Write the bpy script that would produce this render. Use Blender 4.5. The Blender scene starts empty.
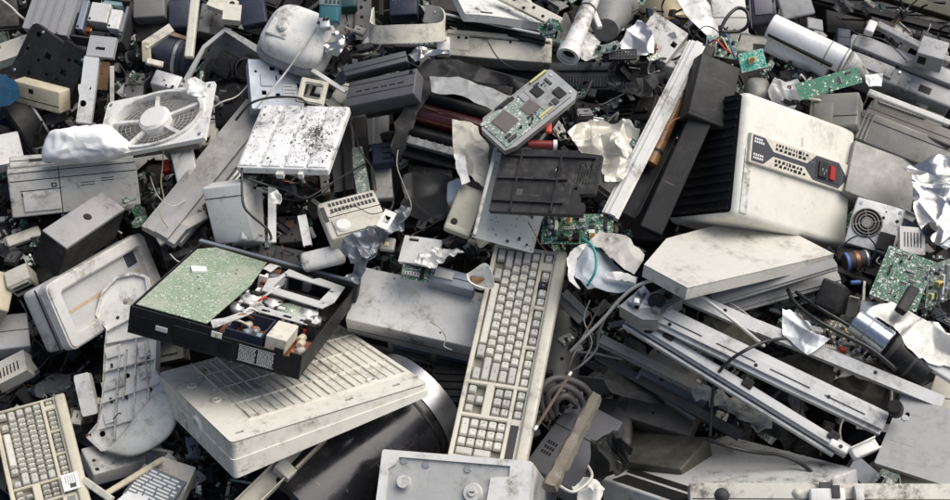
import bpy, bmesh, math, random
import numpy as np
from mathutils import Vector, Matrix, noise
random.seed(7)
scene = bpy.context.scene
col = scene.collection
RAD = math.radians
PI = math.pi
# ------------------------------------------------------------ camera and slope
PITCH = 37.6; F = 1400.0; DIST = 3.3
Rc = Matrix.Rotation(RAD(90 - PITCH), 4, 'X')
fwd = Rc.to_3x3() @ Vector((0, 0, -1))
HEAP0 = Vector((0, 0, 1.0))
CAM = HEAP0 - fwd * DIST
SLOPE = 25.0
HN = Vector((0, -math.sin(RAD(SLOPE)), math.cos(RAD(SLOPE))))
def ray(px, py):
    return Rc.to_3x3() @ Vector(((px - 475) / F, -(py - 250) / F, -1.0))
def at(px, py, lift=0.0):
    """point on the slope of the heap (raised by lift metres)"""
    d = ray(px, py)
    s = ((HEAP0 + HN * lift - CAM).dot(HN)) / d.dot(HN)
    return CAM + d * s
def depth(px, py, lift=0.0):
    d = ray(px, py)
    return ((HEAP0 + HN * lift - CAM).dot(HN)) / d.dot(HN)
# ------------------------------------------------------------ pose of a box seen at four corners
Rc3 = np.array(Rc.to_3x3()); CAMn = np.array(CAM)
def rodr(v):
    th = np.linalg.norm(v)
    if th < 1e-9: return np.eye(3)
    k = v / th; K = np.array([[0, -k[2], k[1]], [k[2], 0, -k[0]], [-k[1], k[0], 0]])
    return np.eye(3) + math.sin(th) * K + (1 - math.cos(th)) * K @ K
SG = {'A': (-1, -1, 1), 'B': (1, -1, 1), 'C': (1, 1, 1), 'D': (-1, 1, 1), 'a': (-1, -1, 0), 'b': (1, -1, 0), 'c': (1, 1, 0), 'd': (-1, 1, 0)}
def fit(quad, low=None, t=0.05, lift=0.1, n=None, w=None, h=None, nw=12.0):
    """quad: image corners A B C D (anticlockwise) of the outer face; low: corners of the back face; returns matrix, w, h, t"""
    ob = {k: q for k, q in zip('ABCD', quad) if q is not None}
    if low: ob.update(low)
    keys = list(ob); S = np.array([SG[k] for k in keys], float); P = np.array([ob[k] for k in keys], float)
    c = np.mean([q for q in quad if q is not None], axis=0)
    dz = depth(c[0], c[1], lift)
    n0 = np.array(HN) if n is None else np.array(n, float); n0 = n0 / np.linalg.norm(n0)
    n0c = Rc3.T @ n0
    q = [np.array(x, float) if x is not None else None for x in quad]
    ex = (q[1] - q[0]) if (q[0] is not None and q[1] is not None) else (q[2] - q[3])
    L = 1.0 / F * dz
    ang = math.atan2(-ex[1], ex[0])
    def res(p):
        R = rodr(p[:3]) @ R0; w_, h_, t_ = np.exp(p[6:9])
        loc = np.stack([S[:, 0] * w_ / 2, S[:, 1] * h_ / 2, (S[:, 2] - 1) * t_], 1)
        X = loc @ R.T + p[3:6]
        z = -X[:, 2]
        u = 475 + F * X[:, 0] / z; v = 250 - F * X[:, 1] / z
        r = [(u - P[:, 0]), (v - P[:, 1])]
        r.append(nw * (R[:, 2] - n0c))
        r.append(np.array([(-p[5] - dz) * 400]))
        r.append(np.array([(p[8] - math.log(t)) * (1.0 if low else 300)]))
        if w: r.append(np.array([(p[6] - math.log(w)) * 60]))
        if h: r.append(np.array([(p[7] - math.log(h)) * 60]))
        return np.concatenate(r)
    best = None
    for tw in (0, 1):
        # start: z axis n0c, x axis along ex in the image
        z = n0c if tw == 0 else (n0c + np.array([0, 0, 1.0])) / np.linalg.norm(n0c + np.array([0, 0, 1.0]))
        x = np.array([math.cos(ang), math.sin(ang), 0]); x = x - z * (x @ z); x /= np.linalg.norm(x)
        R0 = np.stack([x, np.cross(z, x), z], 1)
        d1 = np.linalg.norm(ex) * L + .01
        ey = (q[3] - q[0]) if (q[3] is not None and q[0] is not None) else (q[2] - q[1])
        d2 = np.linalg.norm(ey) * L + .01
        p = np.array([0, 0, 0, (c[0] - 475) / F * dz, -(c[1] - 250) / F * dz, -dz, math.log(w or d1), math.log(h or d2), math.log(t)])
        lam = 1.0; r = res(p); cost = r @ r
        for it in range(40):
            J = np.empty((len(r), 9))
            for k in range(9):
                e = np.zeros(9); e[k] = 1e-5; J[:, k] = (res(p + e) - r) / 1e-5
            A = J.T @ J; g = J.T @ r
            ok = False
            for _ in range(6):
                st = -np.linalg.solve(A + lam * np.diag(np.diag(A) + 1e-6), g)
                r2 = res(p + st); c2 = r2 @ r2
                if c2 < cost: p = p + st; dc = cost - c2; r = r2; cost = c2; lam = max(lam / 4, 1e-7); ok = True; break
                lam *= 5
            if not ok or dc < 1e-7 * cost: break
        if best is None or cost < best[0]: best = (cost, p, rodr(p[:3]) @ R0)
    cost, p, R = best
    w_, h_, t_ = np.exp(p[6:9])
    Rw = Rc3 @ R; o = Rc3 @ (p[3:6] - R[:, 2] * t_) + CAMn
    M = Matrix([[*Rw[0], o[0]], [*Rw[1], o[1]], [*Rw[2], o[2]], [0, 0, 0, 1]])
    return M, float(w_), float(h_), float(t_), float(cost)
# ------------------------------------------------------------ tagging
def tagp(o, **k):
    for a, b in k.items():
        if b is not None: o[a] = b
    return o
LABELS = {}
def root(name, label, cat, M=None, group=None, kind=None):
    o = bpy.data.objects.new(name, None); col.objects.link(o)
    o.empty_display_size = .05
    if M is not None: o.matrix_world = M
    tagp(o, label=label, category=cat, group=group, kind=kind)
    return o
def place(name, label, cat, quad, low=None, t=.05, lift=.1, n=None, w=None, h=None, nw=12.0, group=None):
    M, w_, h_, t_, c = fit(quad, low, t, lift, n, w, h, nw)
    o = root(name, label, cat, M, group)
    if c > 160: print('FIT %s %.0f  w %.2f h %.2f t %.2f' % (name, c, w_, h_, t_))
    return o, w_, h_, t_
# ------------------------------------------------------------ mesh builder
class MB:
    def __init__(s): s.bm = bmesh.new(); s.mi = 0; s.X = Matrix.Identity(4)
    def _mark(s, verts, faces):
        for f in faces: f.material_index = s.mi
        if s.X != Matrix.Identity(4): bmesh.ops.transform(s.bm, matrix=s.X, verts=verts)
    def _end(s, nv, nf):
        s.bm.verts.ensure_lookup_table(); s.bm.faces.ensure_lookup_table()
        s._mark([v for v in s.bm.verts[nv:]], [f for f in s.bm.faces[nf:]])
    def box(s, x0, x1, y0, y1, z0, z1, bev=0.0, seg=2, taper=0, M=None):
        b = bmesh.new(); bmesh.ops.create_cube(b, size=1)
        for v in b.verts:
            k = 1 - taper if v.co.z > 0 else 1
            v.co = Vector(((x0 + x1) / 2 + v.co.x * (x1 - x0) * k, (y0 + y1) / 2 + v.co.y * (y1 - y0) * k, (z0 + z1) / 2 + v.co.z * (z1 - z0)))
        m = min(abs(x1 - x0), abs(y1 - y0), abs(z1 - z0))
        if bev > 0: bmesh.ops.bevel(b, geom=b.edges[:], offset=min(bev, m * .45), segments=seg, affect='EDGES', profile=.5)
        return s.join(b, M)
    def join(s, b, M=None):
        if M is not None: bmesh.ops.transform(b, matrix=M, verts=b.verts[:])
        if s.X != Matrix.Identity(4): bmesh.ops.transform(b, matrix=s.X, verts=b.verts[:])
        for f in b.faces: f.material_index = s.mi
        me = bpy.data.meshes.new('tmp'); b.to_mesh(me); b.free()
        s.bm.from_mesh(me); bpy.data.meshes.remove(me)
        return s
    def cyl(s, p0, p1, r0, r1=None, seg=20, bev=0.0, caps=True):
        r1 = r0 if r1 is None else r1
        p0 = Vector(p0); p1 = Vector(p1); d = p1 - p0
        b = bmesh.new(); bmesh.ops.create_cone(b, cap_ends=caps, segments=seg, radius1=r0, radius2=r1, depth=d.length)
        if bev > 0: bmesh.ops.bevel(b, geom=[e for e in b.edges if len(e.link_faces) == 2 and any(len(f.verts) > 4 for f in e.link_faces)], offset=bev, segments=2, affect='EDGES')
        for f in b.faces:
            if len(f.verts) == 4: f.smooth = True
        return s.join(b, Matrix.Translation((p0 + p1) / 2) @ d.to_track_quat('Z', 'Y').to_matrix().to_4x4())
    def prism(s, out, holes=(), z0=0, z1=.002, bev=0):
        """flat outline (x,y) with real holes, given thickness"""
        b = bmesh.new(); es = []
        for lp in [out] + list(holes):
            vs = [b.verts.new((x, y, z1)) for x, y in lp]
            for i in range(len(vs)): es.append(b.edges.new((vs[i], vs[(i + 1) % len(vs)])))
        bmesh.ops.triangle_fill(b, use_beauty=True, use_dissolve=False, edges=es, normal=(0, 0, 1))
        for f in b.faces:
            if f.normal.z < 0: f.normal_flip()
        top = b.faces[:]
        r = bmesh.ops.extrude_face_region(b, geom=top)
        ev = [g for g in r['geom'] if isinstance(g, bmesh.types.BMVert)]
        bmesh.ops.translate(b, vec=(0, 0, z0 - z1), verts=ev)
        bmesh.ops.recalc_face_normals(b, faces=b.faces[:])
        return s.join(b)
    def tube(s, pts, r, seg=8, smooth=3, closed=False):
        pts = [Vector(p) for p in pts]
        if smooth > 1 and len(pts) > 2: pts = crom(pts, smooth)
        b = bmesh.new(); rings = []; up = None
        for i, p in enumerate(pts):
            d = (pts[min(i + 1, len(pts) - 1)] - pts[max(i - 1, 0)])
            if d.length < 1e-9: d = Vector((0, 0, 1))
            d.normalize()
            if up is None: up = d.orthogonal().normalized()
            up = (up - d * up.dot(d));
            up = up.normalized() if up.length > 1e-6 else d.orthogonal().normalized()
            v = d.cross(up)
            rings.append([b.verts.new(p + (up * math.cos(2 * PI * k / seg) + v * math.sin(2 * PI * k / seg)) * (r if not callable(r) else r(i / (len(pts) - 1)))) for k in range(seg)])
        for i in range(len(rings) - 1):
            for k in range(seg):
                f = b.faces.new((rings[i][k], rings[i][(k + 1) % seg], rings[i + 1][(k + 1) % seg], rings[i + 1][k])); f.smooth = True
        b.faces.new(rings[0][::-1]); b.faces.new(rings[-1])
        bmesh.ops.recalc_face_normals(b, faces=b.faces[:])
        return s.join(b)
    def ribbon(s, pts, side, wd, th=.0015, smooth=4):
        """flat strip along pts, side = width direction"""
        pts = [Vector(p) for p in pts]
        if smooth > 1 and len(pts) > 2: pts = crom(pts, smooth)
        b = bmesh.new(); rings = []
        for i, p in enumerate(pts):
            d = (pts[min(i + 1, len(pts) - 1)] - pts[max(i - 1, 0)]).normalized()
            sd = Vector(side); sd = (sd - d * sd.dot(d)).normalized(); nn = d.cross(sd)
            rings.append([b.verts.new(p + sd * a * wd / 2 + nn * c * th / 2) for a, c in ((-1, -1), (1, -1), (1, 1), (-1, 1))])
        for i in range(len(rings) - 1):
            for k in range(4):
                b.faces.new((rings[i][k], rings[i][(k + 1) % 4], rings[i + 1][(k + 1) % 4], rings[i + 1][k]))
        b.faces.new(rings[0][::-1]); b.faces.new(rings[-1])
        bmesh.ops.recalc_face_normals(b, faces=b.faces[:])
        return s.join(b)
    def extr(s, prof, x0, x1, closed=True):
        """profile (y,z) pushed along x"""
        b = bmesh.new()
        A = [b.verts.new((x0, y, z)) for y, z in prof]; B = [b.verts.new((x1, y, z)) for y, z in prof]
        n = len(prof)
        for i in range(n): b.faces.new((A[i], A[(i + 1) % n], B[(i + 1) % n], B[i]))
        b.faces.new(A[::-1]); b.faces.new(B)
        bmesh.ops.recalc_face_normals(b, faces=b.faces[:])
        return s.join(b)
    def lathe(s, prof, seg=32, M=None, smooth=True):
        b = bmesh.new(); rings = []
        for r, z in prof:
            rings.append([b.verts.new((max(r, 1e-5) * math.cos(2 * PI * k / seg), max(r, 1e-5) * math.sin(2 * PI * k / seg), z)) for k in range(seg)])
        for i in range(len(rings) - 1):
            for k in range(seg):
                f = b.faces.new((rings[i][k], rings[i][(k + 1) % seg], rings[i + 1][(k + 1) % seg], rings[i + 1][k])); f.smooth = smooth
        bmesh.ops.remove_doubles(b, verts=b.verts[:], dist=1e-4)
        bmesh.ops.recalc_face_normals(b, faces=b.faces[:])
        return s.join(b, M)
    def text(s, body, size, x, y, z, M=None, d=.0002):
        me = glyph(body)
        b = bmesh.new(); b.from_mesh(me)
        bmesh.ops.scale(b, vec=(size, size, size), verts=b.verts[:])
        bmesh.ops.translate(b, vec=(x, y, z), verts=b.verts[:])
        return s.join(b, M)
    def warp(s, amp, sc, seed=0, cuts=0, axis=None, maxlen=None):
        if maxlen:
            for _ in range(5):
                es = [e for e in s.bm.edges if e.calc_length() > maxlen]
                if not es: break
                bmesh.ops.subdivide_edges(s.bm, edges=es, cuts=1, use_grid_fill=True)
            bmesh.ops.triangulate(s.bm, faces=[f for f in s.bm.faces if len(f.verts) > 4])
        o = Vector((seed * 13.7, seed * 7.1, seed * 3.3))
        for v in s.bm.verts:
            d = noise.noise_vector(v.co * sc + o) * amp
            if axis is not None: d = Vector(axis) * d.x
            v.co += d
        return s
    def build(s, name, mats, parent=None, M=None, smooth=None, sharp=35):
        me = bpy.data.meshes.new(name)
        if M is not None: bmesh.ops.transform(s.bm, matrix=M, verts=s.bm.verts[:])
        s.bm.to_mesh(me); s.bm.free()
        if not isinstance(mats, (list, tuple)): mats = [mats]
        for m in mats: me.materials.append(m)
        if smooth is not None:
            me.polygons.foreach_set('use_smooth', [smooth] * len(me.polygons))
            if smooth: me.set_sharp_from_angle(angle=RAD(sharp))
        o = bpy.data.objects.new(name, me); col.objects.link(o)
        if parent is not None: o.parent = parent
        return o
_gl = {}
def glyph(body):
    if body not in _gl:
        c = bpy.data.curves.new('glyph', 'FONT'); c.body = body; c.size = 1; c.align_x = 'CENTER'; c.align_y = 'CENTER'; c.extrude = .02; c.resolution_u = 2
        o = bpy.data.objects.new('glyph', c); col.objects.link(o)
        bpy.context.view_layer.update()
        me = bpy.data.meshes.new_from_object(o)
        bpy.data.objects.remove(o); bpy.data.curves.remove(c)
        _gl[body] = me
    return _gl[body]
def crom(pts, n):
    out = []; P = [pts[0]] + pts + [pts[-1]]
    for i in range(1, len(P) - 2):
        a, b, c, d = P[i - 1:i + 3]
        for k in range(n):
            t = k / n
            out.append(.5 * ((2 * b) + (c - a) * t + (2 * a - 5 * b + 4 * c - d) * t * t + (3 * b - a - 3 * c + d) * t ** 3))
    out.append(pts[-1]); return out
def rect(x0, x1, y0, y1): return [(x0, y0), (x1, y0), (x1, y1), (x0, y1)]
def rrect(x0, x1, y0, y1, r, k=4):
    o = []
    for cx, cy, a in ((x1 - r, y0 + r, -90), (x1 - r, y1 - r, 0), (x0 + r, y1 - r, 90), (x0 + r, y0 + r, 180)):
        for i in range(k + 1): th = RAD(a + 90 * i / k); o.append((cx + r * math.cos(th), cy + r * math.sin(th)))
    return o
def ellipse(cx, cy, rx, ry=None, k=24):
    ry = ry or rx
    return [(cx + rx * math.cos(2 * PI * i / k), cy + ry * math.sin(2 * PI * i / k)) for i in range(k)]
# ------------------------------------------------------------ materials
MT = {}
def nt(name):
    m = bpy.data.materials.new(name); m.use_nodes = True; t = m.node_tree; t.nodes.clear(); return m, t
class N:
    def __init__(s, t): s.t = t
    def n(s, ty, **k):
        x = s.t.nodes.new(ty)
        for a, b in k.items():
            if a in x.inputs: x.inputs[a].default_value = b
            else: setattr(x, a, b)
        return x
    def l(s, a, b): s.t.links.new(a, b)
def mathn(g, op, a, b=None, clamp=False):
    x = g.n('ShaderNodeMath', operation=op, use_clamp=clamp)
    for i, v in enumerate((a, b)):
        if v is None: continue
        if isinstance(v, (int, float)): x.inputs[i].default_value = v
        else: g.l(v, x.inputs[i])
    return x.outputs[0]
def sstep(g, v, a, b):
    x = g.n('ShaderNodeMapRange', interpolation_type='SMOOTHSTEP'); g.l(v, x.inputs['Value'])
    x.inputs['From Min'].default_value = a; x.inputs['From Max'].default_value = b
    return x.outputs[0]
def mixc(g, f, a, b, mode='MIX'):
    x = g.n('ShaderNodeMix', data_type='RGBA', blend_type=mode)
    for sock, v in ((0, f), (6, a), (7, b)):
        if isinstance(v, (int, float)): x.inputs[sock].default_value = v
        elif isinstance(v, tuple): x.inputs[sock].default_value = (*v[:3], 1)
        else: g.l(v, x.inputs[sock])
    return x.outputs[2]
def coords(g):
    tc = g.n('ShaderNodeTexCoord'); oi = g.n('ShaderNodeObjectInfo')
    off = g.n('ShaderNodeVectorMath', operation='SCALE'); off.inputs[0].default_value = (37, 51, 23); g.l(oi.outputs['Random'], off.inputs['Scale'])
    ad = g.n('ShaderNodeVectorMath', operation='ADD'); g.l(tc.outputs['Object'], ad.inputs[0]); g.l(off.outputs[0], ad.inputs[1])
    return ad.outputs[0]
def noi(g, v, scale, detail=5, rough=.6, mp=None, dist=0):
    if mp is not None:
        m = g.n('ShaderNodeMapping'); g.l(v, m.inputs[0]); m.inputs['Scale'].default_value = mp[0]; m.inputs['Rotation'].default_value = mp[1]; v = m.outputs[0]
    x = g.n('ShaderNodeTexNoise'); g.l(v, x.inputs['Vector'])
    x.inputs['Scale'].default_value = scale; x.inputs['Detail'].default_value = detail; x.inputs['Roughness'].default_value = rough; x.inputs['Distortion'].default_value = dist
    return x.outputs['Fac']
def surf(name, c, dirt=.35, dcol=(.11, .095, .075), rough=.5, metal=0.0, speck=.3, scr=.3, bump=.15, var=.12, dust=None, spec=.5, coat=0, dent=0, dsc=5):
    """worn plastic, paint or metal"""
    if name in MT: return MT[name]
    m, t = nt(name); g = N(t)
    out = g.n('ShaderNodeOutputMaterial'); p = g.n('ShaderNodeBsdfPrincipled'); g.l(p.outputs[0], out.inputs[0])
    v = coords(g)
    n1 = noi(g, v, dsc * 1.5, 9, .72); n2 = noi(g, v, dsc * 5, 7, .75); n3 = noi(g, v, 160, 3, .6); n6 = noi(g, v, 70, 6, .75)
    n4 = noi(g, v, 1.0, 3, .5, ((9, 260, 60), (.2, .4, .7))); n5 = noi(g, v, 1.0, 3, .5, ((240, 12, 90), (.5, .1, 1.2)))
    base = mixc(g, mathn(g, 'MULTIPLY', sstep(g, n2, .3, .7), var * 2), tuple(c), tuple(x * (1 - .35) for x in c))
    d1 = mathn(g, 'MULTIPLY', mathn(g, 'MULTIPLY', sstep(g, n1, .48, .66), sstep(g, n6, .36, .60)), dirt * 1.15)
    d2 = mathn(g, 'MULTIPLY', mathn(g, 'MULTIPLY', sstep(g, n2, .5, .72), sstep(g, n1, .4, .6)), dirt * 1.1)
    cc = mixc(g, mathn(g, 'ADD', d1, d2, True), base, dcol)
    sp = mathn(g, 'MULTIPLY', mathn(g, 'MAXIMUM', sstep(g, n3, .67, .74), mathn(g, 'MULTIPLY', sstep(g, n6, .66, .72), sstep(g, n2, .45, .6))), speck)
    cc = mixc(g, sp, cc, tuple(x * .6 for x in dcol))
    sc = mathn(g, 'MULTIPLY', mathn(g, 'MAXIMUM', sstep(g, n4, .7, .76), sstep(g, n5, .7, .76)), scr)
    lum = sum(c) / 3
    cc = mixc(g, sc, cc, (.05, .045, .04) if lum > .25 else (.32, .31, .29))
    if dust:
        geo = g.n('ShaderNodeNewGeometry'); sx = g.n('ShaderNodeSeparateXYZ'); g.l(geo.outputs['Normal'], sx.inputs[0])
        # settled dust lies on upward faces
        du = mathn(g, 'MULTIPLY', mathn(g, 'MULTIPLY', sstep(g, sx.outputs[2], .2, .9), sstep(g, noi(g, v, 7, 8, .7), .38, .66)), dust)
        cc = mixc(g, du, cc, (.25, .235, .21))
    g.l(cc, p.inputs['Base Color'])
    p.inputs['Metallic'].default_value = metal; p.inputs['Specular IOR Level'].default_value = spec
    if coat: p.inputs['Coat Weight'].default_value = coat; p.inputs['Coat Roughness'].default_value = .08
    rr = g.n('ShaderNodeMapRange'); g.l(n2, rr.inputs[0]); rr.inputs['From Min'].default_value = .25; rr.inputs['From Max'].default_value = .75
    rr.inputs['To Min'].default_value = max(.05, rough - .13); rr.inputs['To Max'].default_value = min(1, rough + .2)
    g.l(rr.outputs[0], p.inputs['Roughness'])
    b = g.n('ShaderNodeBump'); b.inputs['Strength'].default_value = bump; b.inputs['Distance'].default_value = .002
    hh = mathn(g, 'ADD', mathn(g, 'MULTIPLY', n3, .5), mathn(g, 'MULTIPLY', sc, -1.5 * min(1, scr * 2)))
    g.l(hh, b.inputs['Height']); nrm = b.outputs[0]
    if dent:
        b2 = g.n('ShaderNodeBump'); b2.inputs['Strength'].default_value = dent; b2.inputs['Distance'].default_value = .02
        g.l(noi(g, v, 9, 3, .5), b2.inputs['Height']); g.l(nrm, b2.inputs['Normal']); nrm = b2.outputs[0]
    g.l(nrm, p.inputs['Normal'])
    MT[name] = m; return m
def pcbmat(name, c=(.03, .13, .07), trace=(.07, .24, .13), solder=.25, dust=.2, scale=1.0):
    if name in MT: return MT[name]
    m, t = nt(name); g = N(t)
    out = g.n('ShaderNodeOutputMaterial'); p = g.n('ShaderNodeBsdfPrincipled'); g.l(p.outputs[0], out.inputs[0])
    v = coords(g)
    def vor(sc, feat='F1', dist='EUCLIDEAN'):
        x = g.n('ShaderNodeTexVoronoi', feature=feat, distance=dist); g.l(v, x.inputs['Vector']); x.inputs['Scale'].default_value = sc * scale; return x
    a = vor(45, dist='MANHATTAN'); ca = g.n('ShaderNodeSeparateColor'); g.l(a.outputs['Color'], ca.inputs[0])
    tr = mathn(g, 'LESS_THAN', mathn(g, 'FRACT', mathn(g, 'MULTIPLY', a.outputs['Distance'], 9)), .45)
    base = mixc(g, tr, tuple(c), tuple(trace))
    b = vor(190); cb = g.n('ShaderNodeSeparateColor'); g.l(b.outputs['Color'], cb.inputs[0])
    pads = mathn(g, 'MULTIPLY', mathn(g, 'LESS_THAN', b.outputs['Distance'], .36), mathn(g, 'LESS_THAN', cb.outputs[0], solder * 1.6))
    d = vor(80, dist='CHEBYCHEV'); cd = g.n('ShaderNodeSeparateColor'); g.l(d.outputs['Color'], cd.inputs[0])
    blk = mathn(g, 'MULTIPLY', mathn(g, 'LESS_THAN', d.outputs['Distance'], .33), mathn(g, 'LESS_THAN', cd.outputs[1], solder * .7))
    sil = mathn(g, 'MULTIPLY', mathn(g, 'GREATER_THAN', noi(g, v, 220, 2), .56), mathn(g, 'LESS_THAN', cd.outputs[2], solder))
    w = mathn(g, 'MAXIMUM', mathn(g, 'MAXIMUM', pads, blk), sil)
    cc = mixc(g, w, base, (.62, .63, .58))
    dd = mathn(g, 'MULTIPLY', sstep(g, noi(g, v, 9, 7, .7), .42, .75), dust)
    cc = mixc(g, dd, cc, (.42, .42, .36))
    bl = mathn(g, 'MULTIPLY', mathn(g, 'LESS_THAN', cb.outputs[1], .025), .7); cc = mixc(g, bl, cc, (.02, .02, .02))
    g.l(cc, p.inputs['Base Color']); p.inputs['Roughness'].default_value = .42
    bp = g.n('ShaderNodeBump'); bp.inputs['Strength'].default_value = .5; bp.inputs['Distance'].default_value = .001; g.l(w, bp.inputs['Height']); g.l(bp.outputs[0], p.inputs['Normal'])
    MT[name] = m; return m
def flat(name, c, rough=.5, metal=0):
    if name in MT: return MT[name]
    m, t = nt(name); g = N(t); out = g.n('ShaderNodeOutputMaterial'); p = g.n('ShaderNodeBsdfPrincipled'); g.l(p.outputs[0], out.inputs[0])
    v = coords(g); cc = mixc(g, noi(g, v, 40, 5), tuple(x * .75 for x in c), tuple(min(1, x * 1.2) for x in c))
    g.l(cc, p.inputs['Base Color']); p.inputs['Roughness'].default_value = rough; p.inputs['Metallic'].default_value = metal
    MT[name] = m; return m
cream = surf('cream_plastic', (.67, .635, .53), dirt=.5, speck=.5)
cream2 = surf('yellowed_plastic', (.56, .50, .36), dirt=.4)
keym = surf('key_plastic', (.70, .68, .60), dirt=.2, speck=.15, scr=.1, dsc=14)
keyg = surf('key_plastic_grey', (.56, .545, .49), dirt=.25, speck=.15, scr=.1, dsc=14)
white = surf('white_plastic', (.75, .74, .70), dirt=.65, dcol=(.14, .115, .085), speck=.6)
whited = surf('dirty_white_plastic', (.68, .67, .63), dirt=.75, speck=.6, scr=.55, dsc=7)
greyw = surf('pale_grey_plastic', (.60, .59, .56), dirt=.6, dcol=(.13, .11, .085), speck=.55)
beige = surf('beige_plastic', (.55, .525, .45), dirt=.45, speck=.45)
grey = surf('grey_plastic', (.24, .24, .24), dirt=.4, dust=.15)
greyd = surf('dark_grey_plastic', (.042, .042, .045), dirt=.3, dcol=(.10, .092, .08), dust=.15, rough=.55, spec=.25)
black = surf('black_plastic', (.014, .014, .015), dirt=.3, dcol=(.05, .046, .042), dust=.09, rough=.5, spec=.22)
blackc = surf('clean_black_plastic', (.009, .009, .010), dirt=.12, dcol=(.05, .047, .042), dust=.05, rough=.45, spec=.28)
dusty = surf('dusty_black_plastic', (.022, .021, .021), dirt=.4, dcol=(.10, .092, .083), dust=.22, rough=.6, dsc=9, spec=.2)
navy = surf('navy_plastic', (.018, .026, .052), dirt=.3, dcol=(.09, .083, .075), dust=.15, spec=.3)
blueg = surf('blue_grey_metal', (.27, .31, .37), dirt=.4, metal=.2, rough=.4)
galv = surf('galvanised_metal', (.50, .51, .52), dirt=.45, metal=.75, rough=.38, dcol=(.2, .19, .17), dent=.15)
alu = surf('aluminium', (.60, .60, .585), dirt=.55, metal=.2, rough=.45, dcol=(.16, .15, .13), speck=.4)
steel = surf('grey_steel_case', (.26, .255, .235), dirt=.6, metal=.25, rough=.48, dent=.15, dcol=(.15, .14, .12))
silver = surf('silver_foil', (.62, .61, .58), dirt=.4, metal=.9, rough=.24, dent=.2)
rust = surf('rusty_metal', (.23, .13, .07), dirt=.5, rough=.8)
copper = surf('copper_wire', (.30, .14, .07), dirt=.2, metal=.7, rough=.4)
pcb = pcbmat('green_circuit_board', c=(.02, .10, .055), trace=(.035, .15, .08), solder=.24, scale=2.0)
pcbl = pcbmat('pale_soldered_board', c=(.20, .28, .18), trace=(.27, .35, .24), solder=.22, dust=1.0, scale=2.6)
pcbt = pcbmat('teal_circuit_board', c=(.03, .36, .27), trace=(.09, .46, .36), solder=.3, dust=.15, scale=1.5)
pcbd = pcbmat('grey_green_board', c=(.13, .19, .16), trace=(.2, .27, .23), solder=.35, dust=.45, scale=1.5)
chipm = flat('chip_black', (.022, .022, .024), .35)
pinm = flat('solder_metal', (.6, .6, .58), .35, .7)
paper = surf('paper_label', (.78, .78, .76), dirt=.2, scr=.1)
redm = flat('red_plastic', (.5, .05, .03)); yel = flat('yellow_label', (.55, .50, .2)); orange = flat('orange_plastic', (.35, .13, .05))
blue = flat('blue_plastic', (.08, .16, .42)); teal = surf('teal_plastic', (.04, .17, .2), dirt=.2); tealp = surf('pale_teal_plastic', (.3, .42, .44), dirt=.2)
ink = flat('dark_print', (.05, .05, .05)); amber = flat('amber_coil', (.5, .22, .05), .35)
wirew = surf('white_wire', (.6, .58, .52), dirt=.3); wireb = flat('black_wire', (.02, .02, .02), .4)
brightz = surf('bright_zinc', (.36, .38, .40), metal=.6, rough=.3, dirt=.5)
# ------------------------------------------------------------ builders
def faceM(face, w, h, t):
    """(u, v, n) on a side face -> local space; origin at the middle of its lower edge"""
    if face == 'front': X, Z, O = (1, 0, 0), (0, -1, 0), (0, -h / 2, 0)
    elif face == 'back': X, Z, O = (-1, 0, 0), (0, 1, 0), (0, h / 2, 0)
    elif face == 'left': X, Z, O = (0, -1, 0), (-1, 0, 0), (-w / 2, 0, 0)
    elif face == 'right': X, Z, O = (0, 1, 0), (1, 0, 0), (w / 2, 0, 0)
    else: X, Z, O = (1, 0, 0), (0, 0, 1), (0, -h / 2, t)
    X = Vector(X); Z = Vector(Z); Y = Z.cross(X)
    M = Matrix((X, Y, Z)).transposed().to_4x4(); M.translation = Vector(O)
    return M
def onface(face, w, h, t):
    b = MB(); b.X = faceM(face, w, h, t); return b
def screws(p, pts, z, r=.004, m=None):
    for x, y in pts:
        b = MB(); b.cyl((x, y, z - .001), (x, y, z + .0018), r, seg=12, bev=.0006)
        b.box(x - r * .7, x + r * .7, y - .0005, y + .0005, z + .0016, z + .0022); b.build('screw', m or galv, p)
def chip(p, x, y, z, w, h, t=.003, a=0, m=None):
    b = MB(); b.X = Matrix.Translation((x, y, z)) @ Matrix.Rotation(a, 4, 'Z')
    b.box(-w / 2, w / 2, -h / 2, h / 2, .0008, t, .0004, 1)
    b.mi = 1
    n = max(4, int(w / .0028))
    for k in range(n):
        xx = -w / 2 + w * (k + .5) / n
        b.box(xx - .0005, xx + .0005, -h / 2 - .0016, -h / 2, 0, .0016); b.box(xx - .0005, xx + .0005, h / 2, h / 2 + .0016, 0, .0016)
    return b.build('chip', [m or chipm, pinm], p)
def cap(p, x, y, z, r=.005, l=.014, m=None, lying=None):
    b = MB()
    if lying is not None:
        d = Vector((math.cos(lying), math.sin(lying), 0)) * l; b.cyl(Vector((x, y, z + r)), Vector((x, y, z + r)) + d, r, seg=14, bev=r * .18); 
    else: b.cyl((x, y, z), (x, y, z + l), r, seg=14, bev=r * .18)
    return b.build('capacitor', m or random.choice([black, navy, blueg, galv]), p)
def conn(p, x, y, z, w, h, t=.008, m=None, slots=0):
    b = MB(); b.box(x - w / 2, x + w / 2, y - h / 2, y + h / 2, z, z + t, .0006, 1)
    if slots:
        b.mi = 1
        for k in range(slots):
            xx = x - w / 2 + w * (k + .5) / slots; b.box(xx - w / slots * .28, xx + w / slots * .28, y - h * .3, y + h * .3, z + t - .0002, z + t + .0004)
    return b.build('connector', [m or white, chipm], p)
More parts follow.
